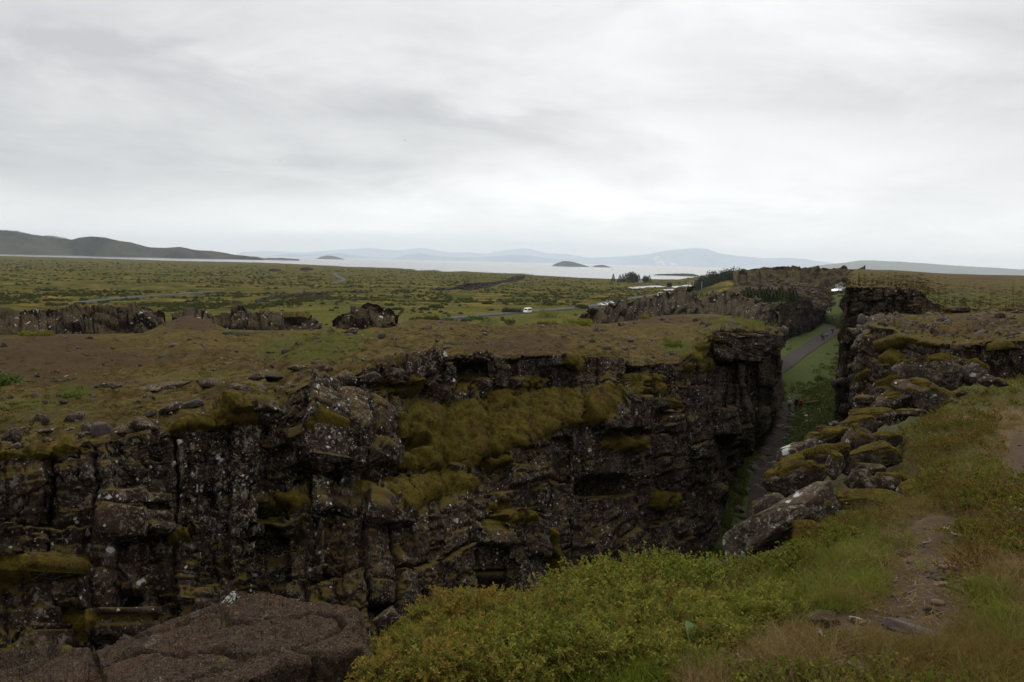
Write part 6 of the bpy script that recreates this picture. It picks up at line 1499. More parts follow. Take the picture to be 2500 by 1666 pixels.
# lowland scrub: uncountable birch and willow thicket
S_scrub = [m_clump(1900 + i, 110, 0.22, ML_scrub, 0.5, 0.5) for i in range(4)]
def lowland():
    r = np.random.default_rng(751); n = 64000
    u = r.uniform(-100, 2000, n); d = 1 / r.uniform(1 / 2300.0, 1 / 215.0, n)
    X = (u - CX) / F * d; Y = d
    rr = np.hypot(X, Y); sh = np.interp(u, _shx, _shr)
    f1 = fbm(X / 45, Y / 70, 0.0, 4, 753); f2 = fbm(X / 160, Y / 240, 0.0, 3, 755)
    w = sstep(f1 + 0.8 * f2 + 0.7 * fbm(X / 14, Y / 22, 0.0, 3, 757), -0.15, 0.25) * (rr < sh * 0.97)
    w = w * np.where((Y < 470) & (X > -110), 0.16, 1.0) * sstep(Y, 215, 260)
    # keep the roads free
    for pts in ROADS:
        a = np.array(pts)
        for i in range(len(a) - 1):
            p, q = a[i, :2], a[i + 1, :2]; pq = q - p; t = np.clip(((X - p[0]) * pq[0] + (Y - p[1]) * pq[1]) / (pq @ pq), 0, 1)
            w = w * (np.hypot(X - p[0] - t * pq[0], Y - p[1] - t * pq[1]) > 6)
    k = r.random(n) < w; X, Y = X[k], Y[k]
    P = np.stack([X, Y, plain_z(X, Y) - 0.2], 1)
    sc = (0.6 + 1.6 * r.random(len(P)) ** 2.5) * (1 + Y / 1800)
    scatter('birch_scrub', P, euler(len(P), 0.1, r), sc, r.integers(0, 4, len(P)), S_scrub)
def road_pts(lst):
    out = []
    for x, y in lst:
        z = -24.5
        for _ in range(12):
            p = at_z(x, y, z); z = float(plain_z(p[0:1], p[1:2])[0])
        out.append(p)
    return np.array(out)
ROADS = [road_pts([(900, 806), (960, 795), (1060, 783), (1150, 774), (1230, 768), (1290, 763), (1380, 756), (1440, 750), (1468, 744), (1500, 735), (1540, 730), (1590, 722), (1640, 716)]),
         road_pts([(190, 742), (240, 735), (330, 727), (420, 721), (505, 714), (545, 711)]), road_pts([(800, 692), (825, 689), (838, 687), (840, 683), (826, 677), (816, 671), (822, 668), (860, 667)])]
M_asph = flat_mat('asphalt', (0.062, 0.062, 0.066), 0.95, 0.2, 0.6, spec=0.05)
def road(pts, w):
    p = np.asarray(pts); s = np.concatenate([[0], np.cumsum(np.linalg.norm(np.diff(p[:, :2], axis=0), axis=1))])
    n = int(s[-1] / 6) + 2; t = np.linspace(0, s[-1], n)
    c = np.stack([smooth1(np.interp(t, s, p[:, k]), 3) for k in range(2)], 1); tg = unit(np.gradient(c, axis=0)); nm = np.stack([-tg[:, 1], tg[:, 0]], 1)
    o = np.array([-1.0, -0.5, 0, 0.5, 1.0]) * w * 0.5
    XY = c[:, None] + nm[:, None] * o[None, :, None]
    Zc = smooth1(plain_z(c[:, 0], c[:, 1]), 3) + 0.55
    V = np.concatenate([XY, np.repeat(Zc[:, None, None], 5, 1)], 2)
    V = np.concatenate([V[:, :1] - [0, 0, 1.2], V, V[:, -1:] - [0, 0, 1.2]], 1)
    obj('road', new_mesh('road', V.reshape(-1, 3), grid_faces(n, 7)), M_asph, kind='structure')
    return c, Zc
R1 = road(ROADS[0], 6.0); R2 = road(ROADS[1], 5.0); R3 = road(ROADS[2], 6.0)
lowland()
# ================================================================== SMALL THINGS IN THE DISTANCE
from mathutils.bvhtree import BVHTree
bpy.context.view_layer.update()
def bvh(*names):
    V = []; Fp = []; o = 0
    for ob in C.objects:
        if ob.type == 'MESH' and ob.parent is None and ob.name.split('.')[0] in names:
            me = ob.data; v = np.empty(len(me.vertices) * 3, np.float32); me.vertices.foreach_get('co', v); v = v.reshape(-1, 3) + np.array(ob.location)
            V.append(v); Fp += [[i + o for i in p.vertices] for p in me.polygons]; o += len(v)
    return BVHTree.FromPolygons(np.concatenate(V).tolist(), Fp)
def mound2(*a, **k): return mound(*a, **k)
M_knoll = grass_mat('knoll_grass', (0.034, 0.044, 0.014), (0.056, 0.064, 0.020), (0.070, 0.052, 0.024), 0.4, 0.3)
mound('grassy_knoll', [(1690, 738, 760, 250, 200), (1760, 728, 765, 250, 190), (1810, 724, 770, 250, 190), (1850, 722, 758, 250, 195), (1880, 722, 744, 250, 235), (1930, 728, 740, 250, 236), (1965, 738, 744, 252, 240)], 20, M_knoll, 901, rough=0.5)
hill('hill.003', [(1600, 652), (1630, 642), (1655, 634), (1675, 630), (1690, 628), (1706, 629.5), (1730, 634), (1765, 646), (1800, 660)], 800, M_plain, 5.0, 0.1, 80, base_z=-29, step=3.0, rows=26)
hill('islet.004', [(1502, 631.5), (1520, 630), (1545, 629.3), (1570, 628.6), (1590, 629.5), (1606, 633)], 2400, hill_mat('spit_heath', ((0.04, 0.05, 0.03), (0.06, 0.06, 0.03), (0.03, 0.045, 0.025)), 0.02), 6, 0.2, 60, step=2.0, rows=12)
hill('islet.005', [(1140, 629.5), (1160, 628.4), (1200, 628.8), (1240, 632)], 1990, M_knoll, 6, 0.2, 60, step=2.0, rows=10)

# heather clumps over the scree
def scree_scrub():
    r = np.random.default_rng(905); tr = bvh('scree'); pts = []
    for k in range(1400):
        P = hit(tr, r.uniform(1806, 2040), r.uniform(684, 748))
        if P is not None: pts.append(P)
    P = np.array(pts); qx, qy, _ = proj(P); P = P[~((qx < 1945) & (qy > 700))]; n = len(P); k = sstep(fbm(P[:, 0] / 7, P[:, 1] / 7, 0.0, 3, 907), -0.3, 0.2) > r.random(n); Pa = P; P = P[k]; n = len(P)
    scatter('scree_scrub', P, euler(n, 0.2, r), r.uniform(0.8, 2.6, n), r.integers(0, 3, n), S_hum)
    P = Pa[~k][:260]; n = len(P); scatter('scree_stones', P, euler(n, 0.4, r), r.uniform(0.6, 2.2, n), r.integers(0, 6, n), S_stone)
GND_VALLEY = bvh('canyon_floor', 'grassy_bank', 'gravel_path', 'rocky_path')
GND_LOW = bvh('plain', 'road'); GND_FAR = bvh('grassy_knoll', 'hill', 'plain')
def hit(tree, px, py):
    d = Vector(ray(px, py)); h = tree.ray_cast(Vector((0, 0, 0)), d.normalized(), 9000)
    return np.array(h[0]) if h[0] is not None else None

scree_scrub()
# ---- low lava scarps in the lowland
SC = dict(unit='P', kind='structure', limit=24, w=(2.0, 6.5), hh=(1.2, 4.0), amp=0.9, macro=1.2, cap_rows=4, part='rock_block', min_area=6, mat=M_ridge)
def zs(lst, d0, d1):
    out = []
    for (x, yt, yb) in lst:
        px, a, b = 640 + x / 3.6766, 540 + yt / 3.6766, 540 + yb / 3.6766; P = hit(GND_LOW, px, b); d = P @ _f
        out.append((px, a, b, d + 3, d))
    return out
outcrop('lava_scarp', zs([(-60, 712, 735), (0, 690, 724), (100, 668, 700), (200, 655, 690), (300, 650, 682), (450, 642, 678), (560, 638, 672), (630, 640, 664)], 500, 560), 14, 911, rows=10, step=2.0, **SC)
outcrop('lava_scarp', zs([(800, 628, 645), (850, 624, 650), (905, 628, 645)], 600, 610), 8, 913, rows=8, step=2.0, **SC)
outcrop('lava_scarp', zs([(1150, 628, 640), (1200, 616, 640), (1260, 612, 640), (1330, 618, 636)], 620, 650), 8, 915, rows=8, step=2.0, **SC)
outcrop('lava_scarp', zs([(1500, 610, 625), (1600, 602, 625), (1700, 600, 620), (1760, 575, 612), (1850, 562, 620), (1950, 552, 605), (2040, 548, 585), (2130, 538, 565), (2190, 528, 552), (2250, 498, 545), (2310, 488, 530), (2360, 488, 515)], 720, 1000), 20, 917, rows=10, step=2.0, **SC)
outcrop('lava_scarp', zs([(340, 425, 440), (370, 418, 446), (420, 416, 446), (460, 428, 440)], 1350, 1350), 20, 919, rows=6, step=2.0, **SC)
outcrop('lava_scarp', zs([(60, 432, 450), (110, 430, 456), (170, 434, 450)], 1300, 1300), 20, 921, rows=6, step=2.0, **SC)

# ---- ponds
def pond(x0, x1, y0, y1, seed, lift=0.7):
    cx, cy = (x0 + x1) / 2, (y0 + y1) / 2
    c = hit(GND_LOW, cx, cy)
    if c is None: return
    zc = float(plain_z(c[0:1], c[1:2])[0]) + lift
    a = np.linspace(0, 2 * np.pi, 40, endpoint=False); k = 1 + 0.30 * vnoise(np.cos(a) * 1.6 + seed, np.sin(a) * 1.6, seed=seed) + 0.15 * vnoise(np.cos(a) * 4 + seed, np.sin(a) * 4, seed=seed + 1)
    P = at_z(cx + np.cos(a) * k * (x1 - x0) / 2, cy + np.sin(a) * k * (y1 - y0) / 2, zc)
    V = np.concatenate([P, P.mean(0)[None]]); n = len(a); T = np.array([[i, (i + 1) % n, n] for i in range(n)])
    obj('pond', new_mesh('pond', V, T, False), M_water, kind='structure')
for i, p in enumerate([(1536, 1578, 700, 704.5), (1570, 1622, 698, 702), (1640, 1664, 698.5, 703), (1655, 1684, 703, 708), (1618, 1652, 706, 709.5), (1660, 1700, 696.5, 699.5), (1696, 1728, 702, 705), (1700, 1735, 712.5, 716), (1738, 1768, 712, 715.5), (1008, 1062, 658, 660.5), (1070, 1126, 660.5, 663.5), (1156, 1240, 661.5, 665.5), (1220, 1330, 664, 669)]): pond(*p, seed=30 + i)

# ---- trees
def tree(P, h, r0, seed, label, group=None, mat=None, kind='spruce'):
    root = obj(kind + '_tree', None, label=label, cat='tree', group=group, loc=P); r = np.random.default_rng(seed)
    v, q = tube([[0, 0, -0.3], [0, 0, h * 0.5], [0, 0, h * 0.97]], 0.035 * h * 0.6, 0.006 * h, 5); obj('trunk', new_mesh('trunk', v, q), M_stem, root)
    n = 700; t = r.random(n) ** 0.75
    if kind == 'spruce':
        z = h * (0.06 + 0.94 * t); rad = r0 * (1 - t) ** 0.9 * (0.55 + 0.45 * np.abs(np.sin(t * 19 + seed))) + 0.02 * h * (1 - t)
        a = r.random(n) * 6.283; rr = rad * (0.35 + 0.65 * r.random(n) ** 0.5)
        b = np.stack([np.cos(a) * rr, np.sin(a) * rr, z], 1); d = unit(np.stack([np.cos(a), np.sin(a), -0.35 + 0.5 * t], 1) + r.normal(size=(n, 3)) * 0.25)
        V, Q = diamonds(b, d, h * 0.115 * (1.15 - 0.7 * t), h * 0.065 * (1.1 - 0.6 * t))
    else:
        d0 = unit(r.normal(size=(n, 3))); k = 1 + 0.3 * vnoise(d0[:, 0] * 2.5, d0[:, 1] * 2.5, d0[:, 2] * 2.5, seed)
        b = d0 * (np.array([r0, r0, h * 0.46])) * (r.random(n)[:, None] ** 0.4) * k[:, None] + [0, 0, h * 0.52]
        V, Q = diamonds(b, unit(d0 + r.normal(size=(n, 3)) * 0.7), h * 0.14, h * 0.10)
    obj('crown', new_mesh('crown', V, Q, False), mat or ML_con, root)
    return root
def tree_px(px, ytop, ybot, wpx, seed, label, group, tree_, mat=None, kind='spruce', d=None):
    P = hit(tree_, px, ybot)
    if d is not None: P = at(px, ybot, d)
    if P is None: return
    dd = P @ _f; tree(P, (ybot - ytop) * dd / F, wpx * 0.5 * dd / F, seed, label, group, mat, kind)
WG = 'dark spruces by the white farmhouse'
for px, yt, yb, w, k, lb in [(1497, 672, 688, 7, 'spruce', 'lone small spruce apart from the farmhouse grove'), (1513, 674, 690, 8, 'spruce', 'first spruce of the farmhouse grove, beside the lone one'), (1520, 672, 690, 7, 'spruce', 'slim spruce second in the farmhouse grove'), (1527, 670, 690, 8, 'spruce', 'third spruce in the farmhouse grove, next to the broad tree'),
    (1541, 668, 690, 18, 'broad', 'broad round dark tree in the middle of the farmhouse grove'), (1549, 672, 690, 12, 'broad', 'second round tree leaning on the broad one'), (1559, 673, 690, 9, 'spruce', 'spruce between the round trees and the farmhouse'), (1576, 677, 691, 10, 'broad', 'small round tree behind the farmhouse'), (1585, 675, 691, 9, 'spruce', 'pointed spruce on the far side of the farmhouse'), (1634, 692, 702, 9, 'broad', 'round bush tree by the tiny white hut')]:
    tree_px(px, yt - 3, yb, w * 1.35, int(px), lb, WG, GND_LOW, None, k)
PG = 'young pines in the grove below the far cliff'
r_ = np.random.default_rng(955)
for i, px in enumerate([1696, 1712, 1728, 1746] + list(np.linspace(1812, 1940, 17))):
    low = px < 1780
    yt = (713 + r_.uniform(0, 5)) if low else (702 + 5 * np.sin(i * 1.9) + r_.uniform(-2, 3)); yb = 728 if low else 738 + r_.uniform(-3, 3)
    tree_px(px + r_.uniform(-2, 2), yt, yb, 13 if low else 21, 960 + i, 'small dark pine peeping over the columned ridge' if low else 'young dark green pine in the dense grove before the far cliff', 'small pines behind the columned ridge' if low else PG, GND_FAR, ML_pine, 'spruce', 205 if low else 212 + r_.uniform(-6, 6))
# the wood on the knoll reads as one dark mass
def wood():
    r = np.random.default_rng(971); pts = []
    for k in range(520):
        px = r.uniform(1690, 1812); t = (px - 1690) / 122
        ytop = np.interp(px, [1690, 1720, 1760, 1800, 1812], [690, 680, 672, 668, 670]); py = r.uniform(ytop + 4, ytop + 4 + 22 * (1 - 0.75 * t))
        P = hit(GND_FAR, px, py)
        if P is not None and P[1] < 1200: pts.append(P)
    P = np.array(pts)[:330]; n = len(P)
    S = [m_clump(1980 + i, 110, 0.20, ML_con, 0.85 + 0.7 * (i > 1), 0.6) for i in range(5)]
    scatter('far_wood', P, euler(n, 0.1, r), 2.0 + 5.0 * r.random(n) ** 1.8, r.integers(0, 5, n), S)
wood()
# shrubs one can pick out in the meadow by the road
for i, (px, yb, w, h, lb) in enumerate([(1065, 752, 30, 10, 'round dark bush alone on the pale meadow'), (1035, 757, 24, 8, 'flat bush beside the round dark one on the meadow'), (955, 747, 12, 5, 'tiny bush near the domed outcrop on the meadow'), (970, 757, 24, 7, 'low wide bush on the meadow edge by the domed outcrop'), (1190, 743, 18, 7, 'bush beyond the road at the back of the meadow'), (1250, 762, 44, 12, 'long hedge like thicket along the road before the minibus'),
      (1084, 784, 14, 18, 'bright young tree shrub first in the row below the road'), (1102, 785, 14, 14, 'bright round shrub second in the row below the road'), (1140, 784, 12, 12, 'third bright shrub in the row below the road'), (1192, 792, 18, 30, 'tall dark shrub standing at the road bend'), (1245, 790, 14, 14, 'shrub between the tall dark one and the road'), (1160, 780, 34, 14, 'spreading green thicket behind the row of bright shrubs'), (1050, 781, 40, 12, 'dense scrub on the near road side'), (1348, 775, 62, 24, 'big billowing green thicket beside the rocky slope'), (1508, 740, 22, 22, 'dark olive bush by the parked cars'), (1420, 752, 24, 10, 'bush at the edge of the gravel lay by')]):
    P = hit(GND_LOW, px, yb)
    if P is None: continue
    d = P @ _f; shrub('shrub', P - [0, 0, 0.3], (w * d / F, h * d / F), ML_bright if 'bright' in lb else (ML_birch if 'green' in lb else ML_scrub), 1000 + i, lb, None, 300, 3.4 * d / F)

# ---- vehicles
def paint(name, col): return flat_mat(name, col, 0.35, 0.04, 2.0, spec=0.5)
M_white = paint('white_paint', (0.78, 0.78, 0.77)); M_silver = paint('silver_paint', (0.42, 0.44, 0.46)); M_darkcar = paint('dark_paint', (0.035, 0.04, 0.05))
M_glass = flat_mat('tinted_glass', (0.015, 0.018, 0.022), 0.08, 0.1, 2.0, spec=0.6); M_tyre = flat_mat('tyre_rubber', (0.012, 0.012, 0.012), 0.9); M_lamp = paint('headlight_glass', (0.55, 0.55, 0.52)); M_red = paint('tail_light', (0.25, 0.01, 0.01))
def prism(prof, w, taper=1.0, zt=None):
    """side outline (x, z) swept across the width; the upper part drawn in"""
    prof = np.array(prof, float); n = len(prof); z0, z1 = prof[:, 1].min(), prof[:, 1].max()
    k = 1 - (1 - taper) * np.clip((prof[:, 1] - (zt if zt else z0)) / (z1 - (zt if zt else z0) + 1e-6), 0, 1)
    bm = bmesh.new()
    L = [bm.verts.new((p[0], -w / 2 * q, p[1])) for p, q in zip(prof, k)]; R = [bm.verts.new((p[0], w / 2 * q, p[1])) for p, q in zip(prof, k)]
    bm.faces.new(L); bm.faces.new(R[::-1])
    for i in range(n): bm.faces.new((L[i], R[i], R[(i + 1) % n], L[(i + 1) % n]))
    bmesh.ops.recalc_face_normals(bm, faces=bm.faces); bmesh.ops.bevel(bm, geom=bm.edges[:], offset=0.05, segments=2, affect='EDGES', profile=0.6)
    me = bpy.data.meshes.new('panel'); bm.to_mesh(me); bm.free(); return me
def cyl(r, w):
    bm = bmesh.new(); bmesh.ops.create_cone(bm, cap_ends=True, segments=20, radius1=r, radius2=r, depth=w, matrix=Matrix.Rotation(math.pi / 2, 4, 'X')); me = bpy.data.meshes.new('disc'); bm.to_mesh(me); bm.free(); return me
def quad(pts, th=0.012):
    p = np.array(pts, float); n = np.cross(p[1] - p[0], p[3] - p[0]); n = n / np.linalg.norm(n) * th
    V = np.concatenate([p - n * 0.5, p + n]); Q = np.array([[3, 2, 1, 0], [4, 5, 6, 7], [0, 1, 5, 4], [1, 2, 6, 5], [2, 3, 7, 6], [3, 0, 4, 7]]); return new_mesh('pane', V, Q, False)
KIND = {
 'car': dict(L=4.3, w=1.75, prof=[(-2.15, .35), (2.15, .32), (2.15, .72), (1.3, .92), (.55, 1.42), (-1.25, 1.46), (-1.95, 1.0), (-2.15, .9)], belt=.92, taper=.80, win=[(1.10, .98, .58, 1.36), (.45, .98, .45, 1.38), (-.42, .98, -.42, 1.40), (-1.72, 1.02, -1.2, 1.38)], wheels=(1.35, -1.3), r=.32),
 'van': dict(L=5.9, w=2.0, prof=[(-2.95, .4), (2.95, .38), (2.95, .95), (2.45, 1.25), (1.75, 2.35), (1.5, 2.5), (-2.85, 2.5), (-2.95, 2.35)], belt=1.35, taper=.88, win=[(2.25, 1.42, 1.72, 2.2), (1.45, 1.42, 1.45, 2.2), (.3, 1.42, .3, 2.2), (-1.0, 1.42, -1.0, 2.2), (-2.6, 1.42, -2.6, 2.2)], wheels=(1.95, -1.75), r=.36),
 'bus': dict(L=11.5, w=2.5, prof=[(-5.75, .45), (5.75, .42), (5.75, 1.3), (5.4, 3.15), (5.2, 3.3), (-5.7, 3.3), (-5.75, 3.2)], belt=1.7, taper=.95, win=[(5.3, 1.8, 5.15, 2.9), (3.6, 1.8, 3.6, 2.9), (1.9, 1.8, 1.9, 2.9), (.2, 1.8, .2, 2.9), (-1.5, 1.8, -1.5, 2.9), (-3.4, 1.8, -3.4, 2.9), (-5.4, 1.8, -5.4, 2.9)], wheels=(3.6, -3.2), r=.48)}
def vehicle(kind, name, P, yaw, mat, label, group=None, cat=None):
    k = KIND[kind]; root = obj(name, None, label=label, cat=cat or kind, group=group, loc=P); root.rotation_euler = (0, 0, yaw)
    obj('body', prism(k['prof'], k['w'], k['taper'], k['belt']), mat, root)
    zt = max(p[1] for p in k['prof'])
    def yy(z): return k['w'] / 2 * (1 - (1 - k['taper']) * np.clip((z - k['belt']) / (zt - k['belt']), 0, 1)) + 0.012
    W = k['win']
    for s in (-1, 1):
        for a, b in zip(W[:-1], W[1:]):
            g = 0.06
            pts = [(a[0] - g, s * yy(a[1]), a[1]), (b[0] + g, s * yy(b[1]), b[1]), (b[2] + g, s * yy(b[3]), b[3]), (a[2] - g, s * yy(a[3]), a[3])]
            obj('window', quad(pts if s > 0 else pts[::-1], 0.015), M_glass, root)
        for x in k['wheels']:
            wh = obj('wheel', cyl(k['r'], 0.22), M_tyre, root, loc=(x, s * (k['w'] / 2 - 0.1), k['r'])); obj('rim', cyl(k['r'] * 0.6, 0.235), M_silver, wh)
        fx = max(p[0] for p in k['prof']); 
        obj('headlight', quad([(fx + .01, s * k['w'] * .25, .62), (fx + .01, s * k['w'] * .43, .62), (fx + .01, s * k['w'] * .43, .78), (fx + .01, s * k['w'] * .25, .78)]), M_lamp, root)
        obj('tail_light', quad([(-fx - .01, s * k['w'] * .30, .7), (-fx - .01, s * k['w'] * .45, .7), (-fx - .01, s * k['w'] * .45, .95), (-fx - .01, s * k['w'] * .30, .95)]), M_red, root)
    # windscreen lies on the sloping front of the outline
    w0 = W[0]; n = 1 if kind == 'bus' else 0
    pf = k['prof']; q0, q1 = (pf[3], pf[4]) if kind != 'bus' else (pf[2], pf[3])
    a_, b_ = np.array(q0) * .88 + np.array(q1) * .12, np.array(q0) * .12 + np.array(q1) * .88; nx, nz = (b_ - a_)[1], -(b_ - a_)[0]; L = math.hypot(nx, nz); o_ = 0.02
    hw = k['w'] * 0.42; obj('windscreen', quad([(a_[0] + nx / L * o_, -hw, a_[1] + nz / L * o_), (a_[0] + nx / L * o_, hw, a_[1] + nz / L * o_), (b_[0] + nx / L * o_, hw * k['taper'], b_[1] + nz / L * o_), (b_[0] + nx / L * o_, -hw * k['taper'], b_[1] + nz / L * o_)]), M_glass, root)
    return root
def on_road(px, py, kind, name, yaw, mat, label, group=None, cat=None):
    P = hit(GND_LOW, px, py)
    if P is not None: vehicle(kind, name, P + np.array([0, 0, 0.03]), yaw, mat, label, group, cat)
on_road(1288, 765, 'van', 'minibus', math.radians(-115), M_white, 'white minibus driving alone on the lowland road', cat='van')
PK = 'cars parked behind the jointed rock wall'
for px, py, yaw, mat, lb in [(705, 773, 160, M_white, 'white car whose roof shows over the jointed rock wall'), (729, 772, 150, M_darkcar, 'dark car beside the white one above the rock wall'), (741, 774, 140, M_silver, 'silver car end last in the row above the rock wall')]:
    on_road(px, py, 'car', 'parked_car', math.radians(yaw), mat, lb, PK)
PK2 = 'cars parked at the lay by near the rocky slope'
for px, py, yaw, mat, lb in [(1478, 745, -60, M_darkcar, 'dark green car first at the lay by'), (1484, 747, -60, M_white, 'white car in front of the dark green one at the lay by'), (1492, 742, -60, M_silver, 'silver car behind the two at the lay by'), (1468, 747, -50, M_white, 'white car end nearest the road at the lay by')]:
    on_road(px, py, 'car', 'parked_car', math.radians(yaw), mat, lb, PK2)
on_road(1622, 724, 'bus', 'coach', math.radians(170), M_white, 'white coach half hidden behind the columned ridge', cat='bus')

# ---- farmhouse, hut, flagpoles
M_wallw = flat_mat('white_wash', (0.72, 0.72, 0.70), 0.8, 0.05); M_roof = flat_mat('dark_slate', (0.03, 0.032, 0.036), 0.7, 0.1); M_win = flat_mat('window_glass', (0.03, 0.035, 0.04), 0.2, 0.1, spec=0.5)
def house(P, w, d, h, rh, gables, label, yaw=0.0):
    root = obj('farmhouse' if gables > 1 else 'hut', None, label=label, cat='house', loc=P); root.rotation_euler = (0, 0, yaw); gw = w / gables
    for g in range(gables):
        x0 = -w / 2 + g * gw
        V = np.array([(x0, 0, -0.5), (x0 + gw, 0, -0.5), (x0 + gw, 0, h), (x0 + gw / 2, 0, h + rh), (x0, 0, h)]); V = np.concatenate([V, V + [0, d, 0]])
        bm = bmesh.new(); vs = [bm.verts.new(v) for v in V]; bm.faces.new(vs[:5]); bm.faces.new(vs[5:][::-1])
        for i in range(5): bm.faces.new((vs[i], vs[5 + i], vs[5 + (i + 1) % 5], vs[(i + 1) % 5]))
        bmesh.ops.recalc_face_normals(bm, faces=bm.faces); me = bpy.data.meshes.new('wall'); bm.to_mesh(me); bm.free(); obj('wall', me, M_wallw, root)
        for s in (-1, 1):
            a = np.array([x0 + gw / 2, -0.3, h + rh + 0.12]); b = np.array([x0 + gw / 2 + s * (gw / 2 + 0.25), -0.3, h - 0.25 + 0.12])
            obj('roof', quad([a, a + [0, d + 0.6, 0], b + [0, d + 0.6, 0], b] if s > 0 else [b, b + [0, d + 0.6, 0], a + [0, d + 0.6, 0], a], 0.15), M_roof, root)
        cx = x0 + gw / 2; wn = obj('window', quad([(cx - .6, -0.03, h * .35), (cx + .6, -0.03, h * .35), (cx + .6, -0.03, h * .8), (cx - .6, -0.03, h * .8)], 0.05), M_win, root)
        obj('sill', quad([(cx - .7, -0.08, h * .32), (cx + .7, -0.08, h * .32), (cx + .7, -0.08, h * .35), (cx - .7, -0.08, h * .35)], 0.06), M_wallw, wn)
    return root
P = hit(GND_LOW, 1571, 690.5); house(P, 15, 8, 3.2, 2.8, 3, 'white farmhouse with three dark gabled roofs among spruces by the lake', 0.1)
P = hit(GND_LOW, 1634, 697); house(P, 4, 5, 3, 2.0, 1, 'tiny white hut with a round bush on the wet meadow', 0.3)
M_pole = flat_mat('white_pole', (0.62, 0.62, 0.60), 0.5, 0.05)
for px, yt, yb, lb in [(1679, 690, 704, 'first flagpole of the row by the ponds'), (1684, 689, 704, 'second flagpole of the row by the ponds'), (1692, 690, 704, 'third flagpole of the row by the ponds'), (1698, 691, 705, 'fourth flagpole of the row, beside the tallest'), (1713, 689, 706, 'tall flagpole standing apart from the row by the ponds'), (1801, 679, 689, 'pale post on the slope under the far cliff')]:
    P = hit(GND_FAR, px, yb)
    if P is None: continue
    h = (yb - yt) * (P @ _f) / F; root = obj('flagpole', None, label=lb, cat='flagpole', group='flagpoles by the ponds', loc=P)
    rr = 0.45 * (P @ _f) / F; v, q = tube([[0, 0, -0.5], [0, 0, h * 0.5], [0, 0, h]], rr, rr * 0.7, 8); obj('pole', new_mesh('pole', v, q), M_pole, root)
    V, Fc = _ICO[2]; obj('finial', new_mesh('finial', V * rr * 1.5 + [0, 0, h], Fc), M_pole, root)

# ---- people
def skin_mesh(name, verts, edges, radii, sub=2):
    me = bpy.data.meshes.new(name); me.from_pydata([tuple(v) for v in verts], edges, []); o = bpy.data.objects.new(name, me); C.objects.link(o)
    m = o.modifiers.new('s', 'SKIN'); lay = me.skin_vertices[0].data
    for i, rr in enumerate(radii): lay[i].radius = (rr, rr) if np.isscalar(rr) else rr
    lay[0].use_root = True; o.modifiers.new('u', 'SUBSURF').levels = sub; o.modifiers['u'].render_levels = sub
    dg = bpy.context.evaluated_depsgraph_get(); ev = bpy.data.meshes.new_from_object(o.evaluated_get(dg)); ev.name = name
    bpy.data.objects.remove(o); ev.polygons.foreach_set('use_smooth', np.ones(len(ev.polygons), dtype=bool)); return ev
def person_meshes(stride):
    s = stride
    J = dict(pelvis=(0, 0, .95), waist=(0, .01, 1.10), chest=(0, .01, 1.32), neck=(0, 0, 1.48), head0=(0, -.01, 1.56), head1=(0, -.02, 1.68), head2=(0, -.01, 1.74), shl=(.19, .01, 1.40), ell=(.25, .04 + s * .25, 1.12), wrl=(.25, -.06 + s * .35, .88), hal=(.25, -.08 + s * .37, .80), shr=(-.19, .01, 1.40), elr=(-.25, .04 - s * .25, 1.12), wrr=(-.25, -.06 - s * .35, .88), har=(-.25, -.08 - s * .37, .80),
             hil=(.10, 0, .90), knl=(.11, -.04 - s * .30, .50), anl=(.11, .04 - s * .42, .09), tol=(.12, -.13 - s * .42, .035), hir=(-.10, 0, .90), knr=(-.11, -.04 + s * .20, .50), anr=(-.11, .04 + s * .45, .10), tor=(-.12, -.12 + s * .42, .035))
    R = dict(pelvis=.15, waist=.135, chest=.155, neck=.06, head0=.085, head1=.10, head2=.06, shl=.075, ell=.05, wrl=.036, hal=.04, shr=.075, elr=.05, wrr=.036, har=.04, hil=.095, knl=.062, anl=.045, tol=.04, hir=.095, knr=.062, anr=.045, tor=.04)
    E = [('pelvis', 'waist'), ('waist', 'chest'), ('chest', 'neck'), ('neck', 'head0'), ('head0', 'head1'), ('head1', 'head2')] + [e for k in 'lr' for e in (('chest', 'sh' + k), ('sh' + k, 'el' + k), ('el' + k, 'wr' + k), ('wr' + k, 'ha' + k), ('pelvis', 'hi' + k), ('hi' + k, 'kn' + k), ('kn' + k, 'an' + k), ('an' + k, 'to' + k))]
    def build(name, names, grow):
        ix = {n: i for i, n in enumerate(names)}; ed = [(ix[a], ix[b]) for a, b in E if a in ix and b in ix]
        return skin_mesh(name, [J[n] for n in names], ed, [R[n] * grow for n in names])
    body = build('body', list(J), 1.0)
    jack = build('jacket', ['pelvis', 'waist', 'chest', 'shl', 'ell', 'wrl', 'shr', 'elr', 'wrr'], 1.16)
    trou = build('trousers', ['pelvis', 'hil', 'knl', 'anl', 'hir', 'knr', 'anr'], 1.13)
    V, Fc = _ICO[3]; k = V[:, 2] > -0.15 - 0.3 * V[:, 1] * -1
    sel = np.nonzero(k[Fc].all(1))[0]; v, q, _ = sub_mesh(V * [.118, .13, .125] + [0, .005, 1.665], Fc, sel); hat = new_mesh('hat', v, q)
    return body, jack, trou, hat
PM = [person_meshes(0.0), person_meshes(0.55), person_meshes(-0.5)]
M_skin = flat_mat('skin', (0.40, 0.24, 0.17), 0.6, 0.05)
CLO = {k: flat_mat('cloth_' + k, c, 0.9, 0.15, 9.0) for k, c in dict(black=(0.012, 0.012, 0.014), white=(0.60, 0.60, 0.60), red=(0.32, 0.02, 0.03), pink=(0.50, 0.06, 0.10), green=(0.04, 0.14, 0.07), lightblue=(0.36, 0.52, 0.56), blue=(0.08, 0.16, 0.42), grey=(0.10, 0.10, 0.11), hair=(0.03, 0.02, 0.014), navy=(0.015, 0.022, 0.04)).items()}
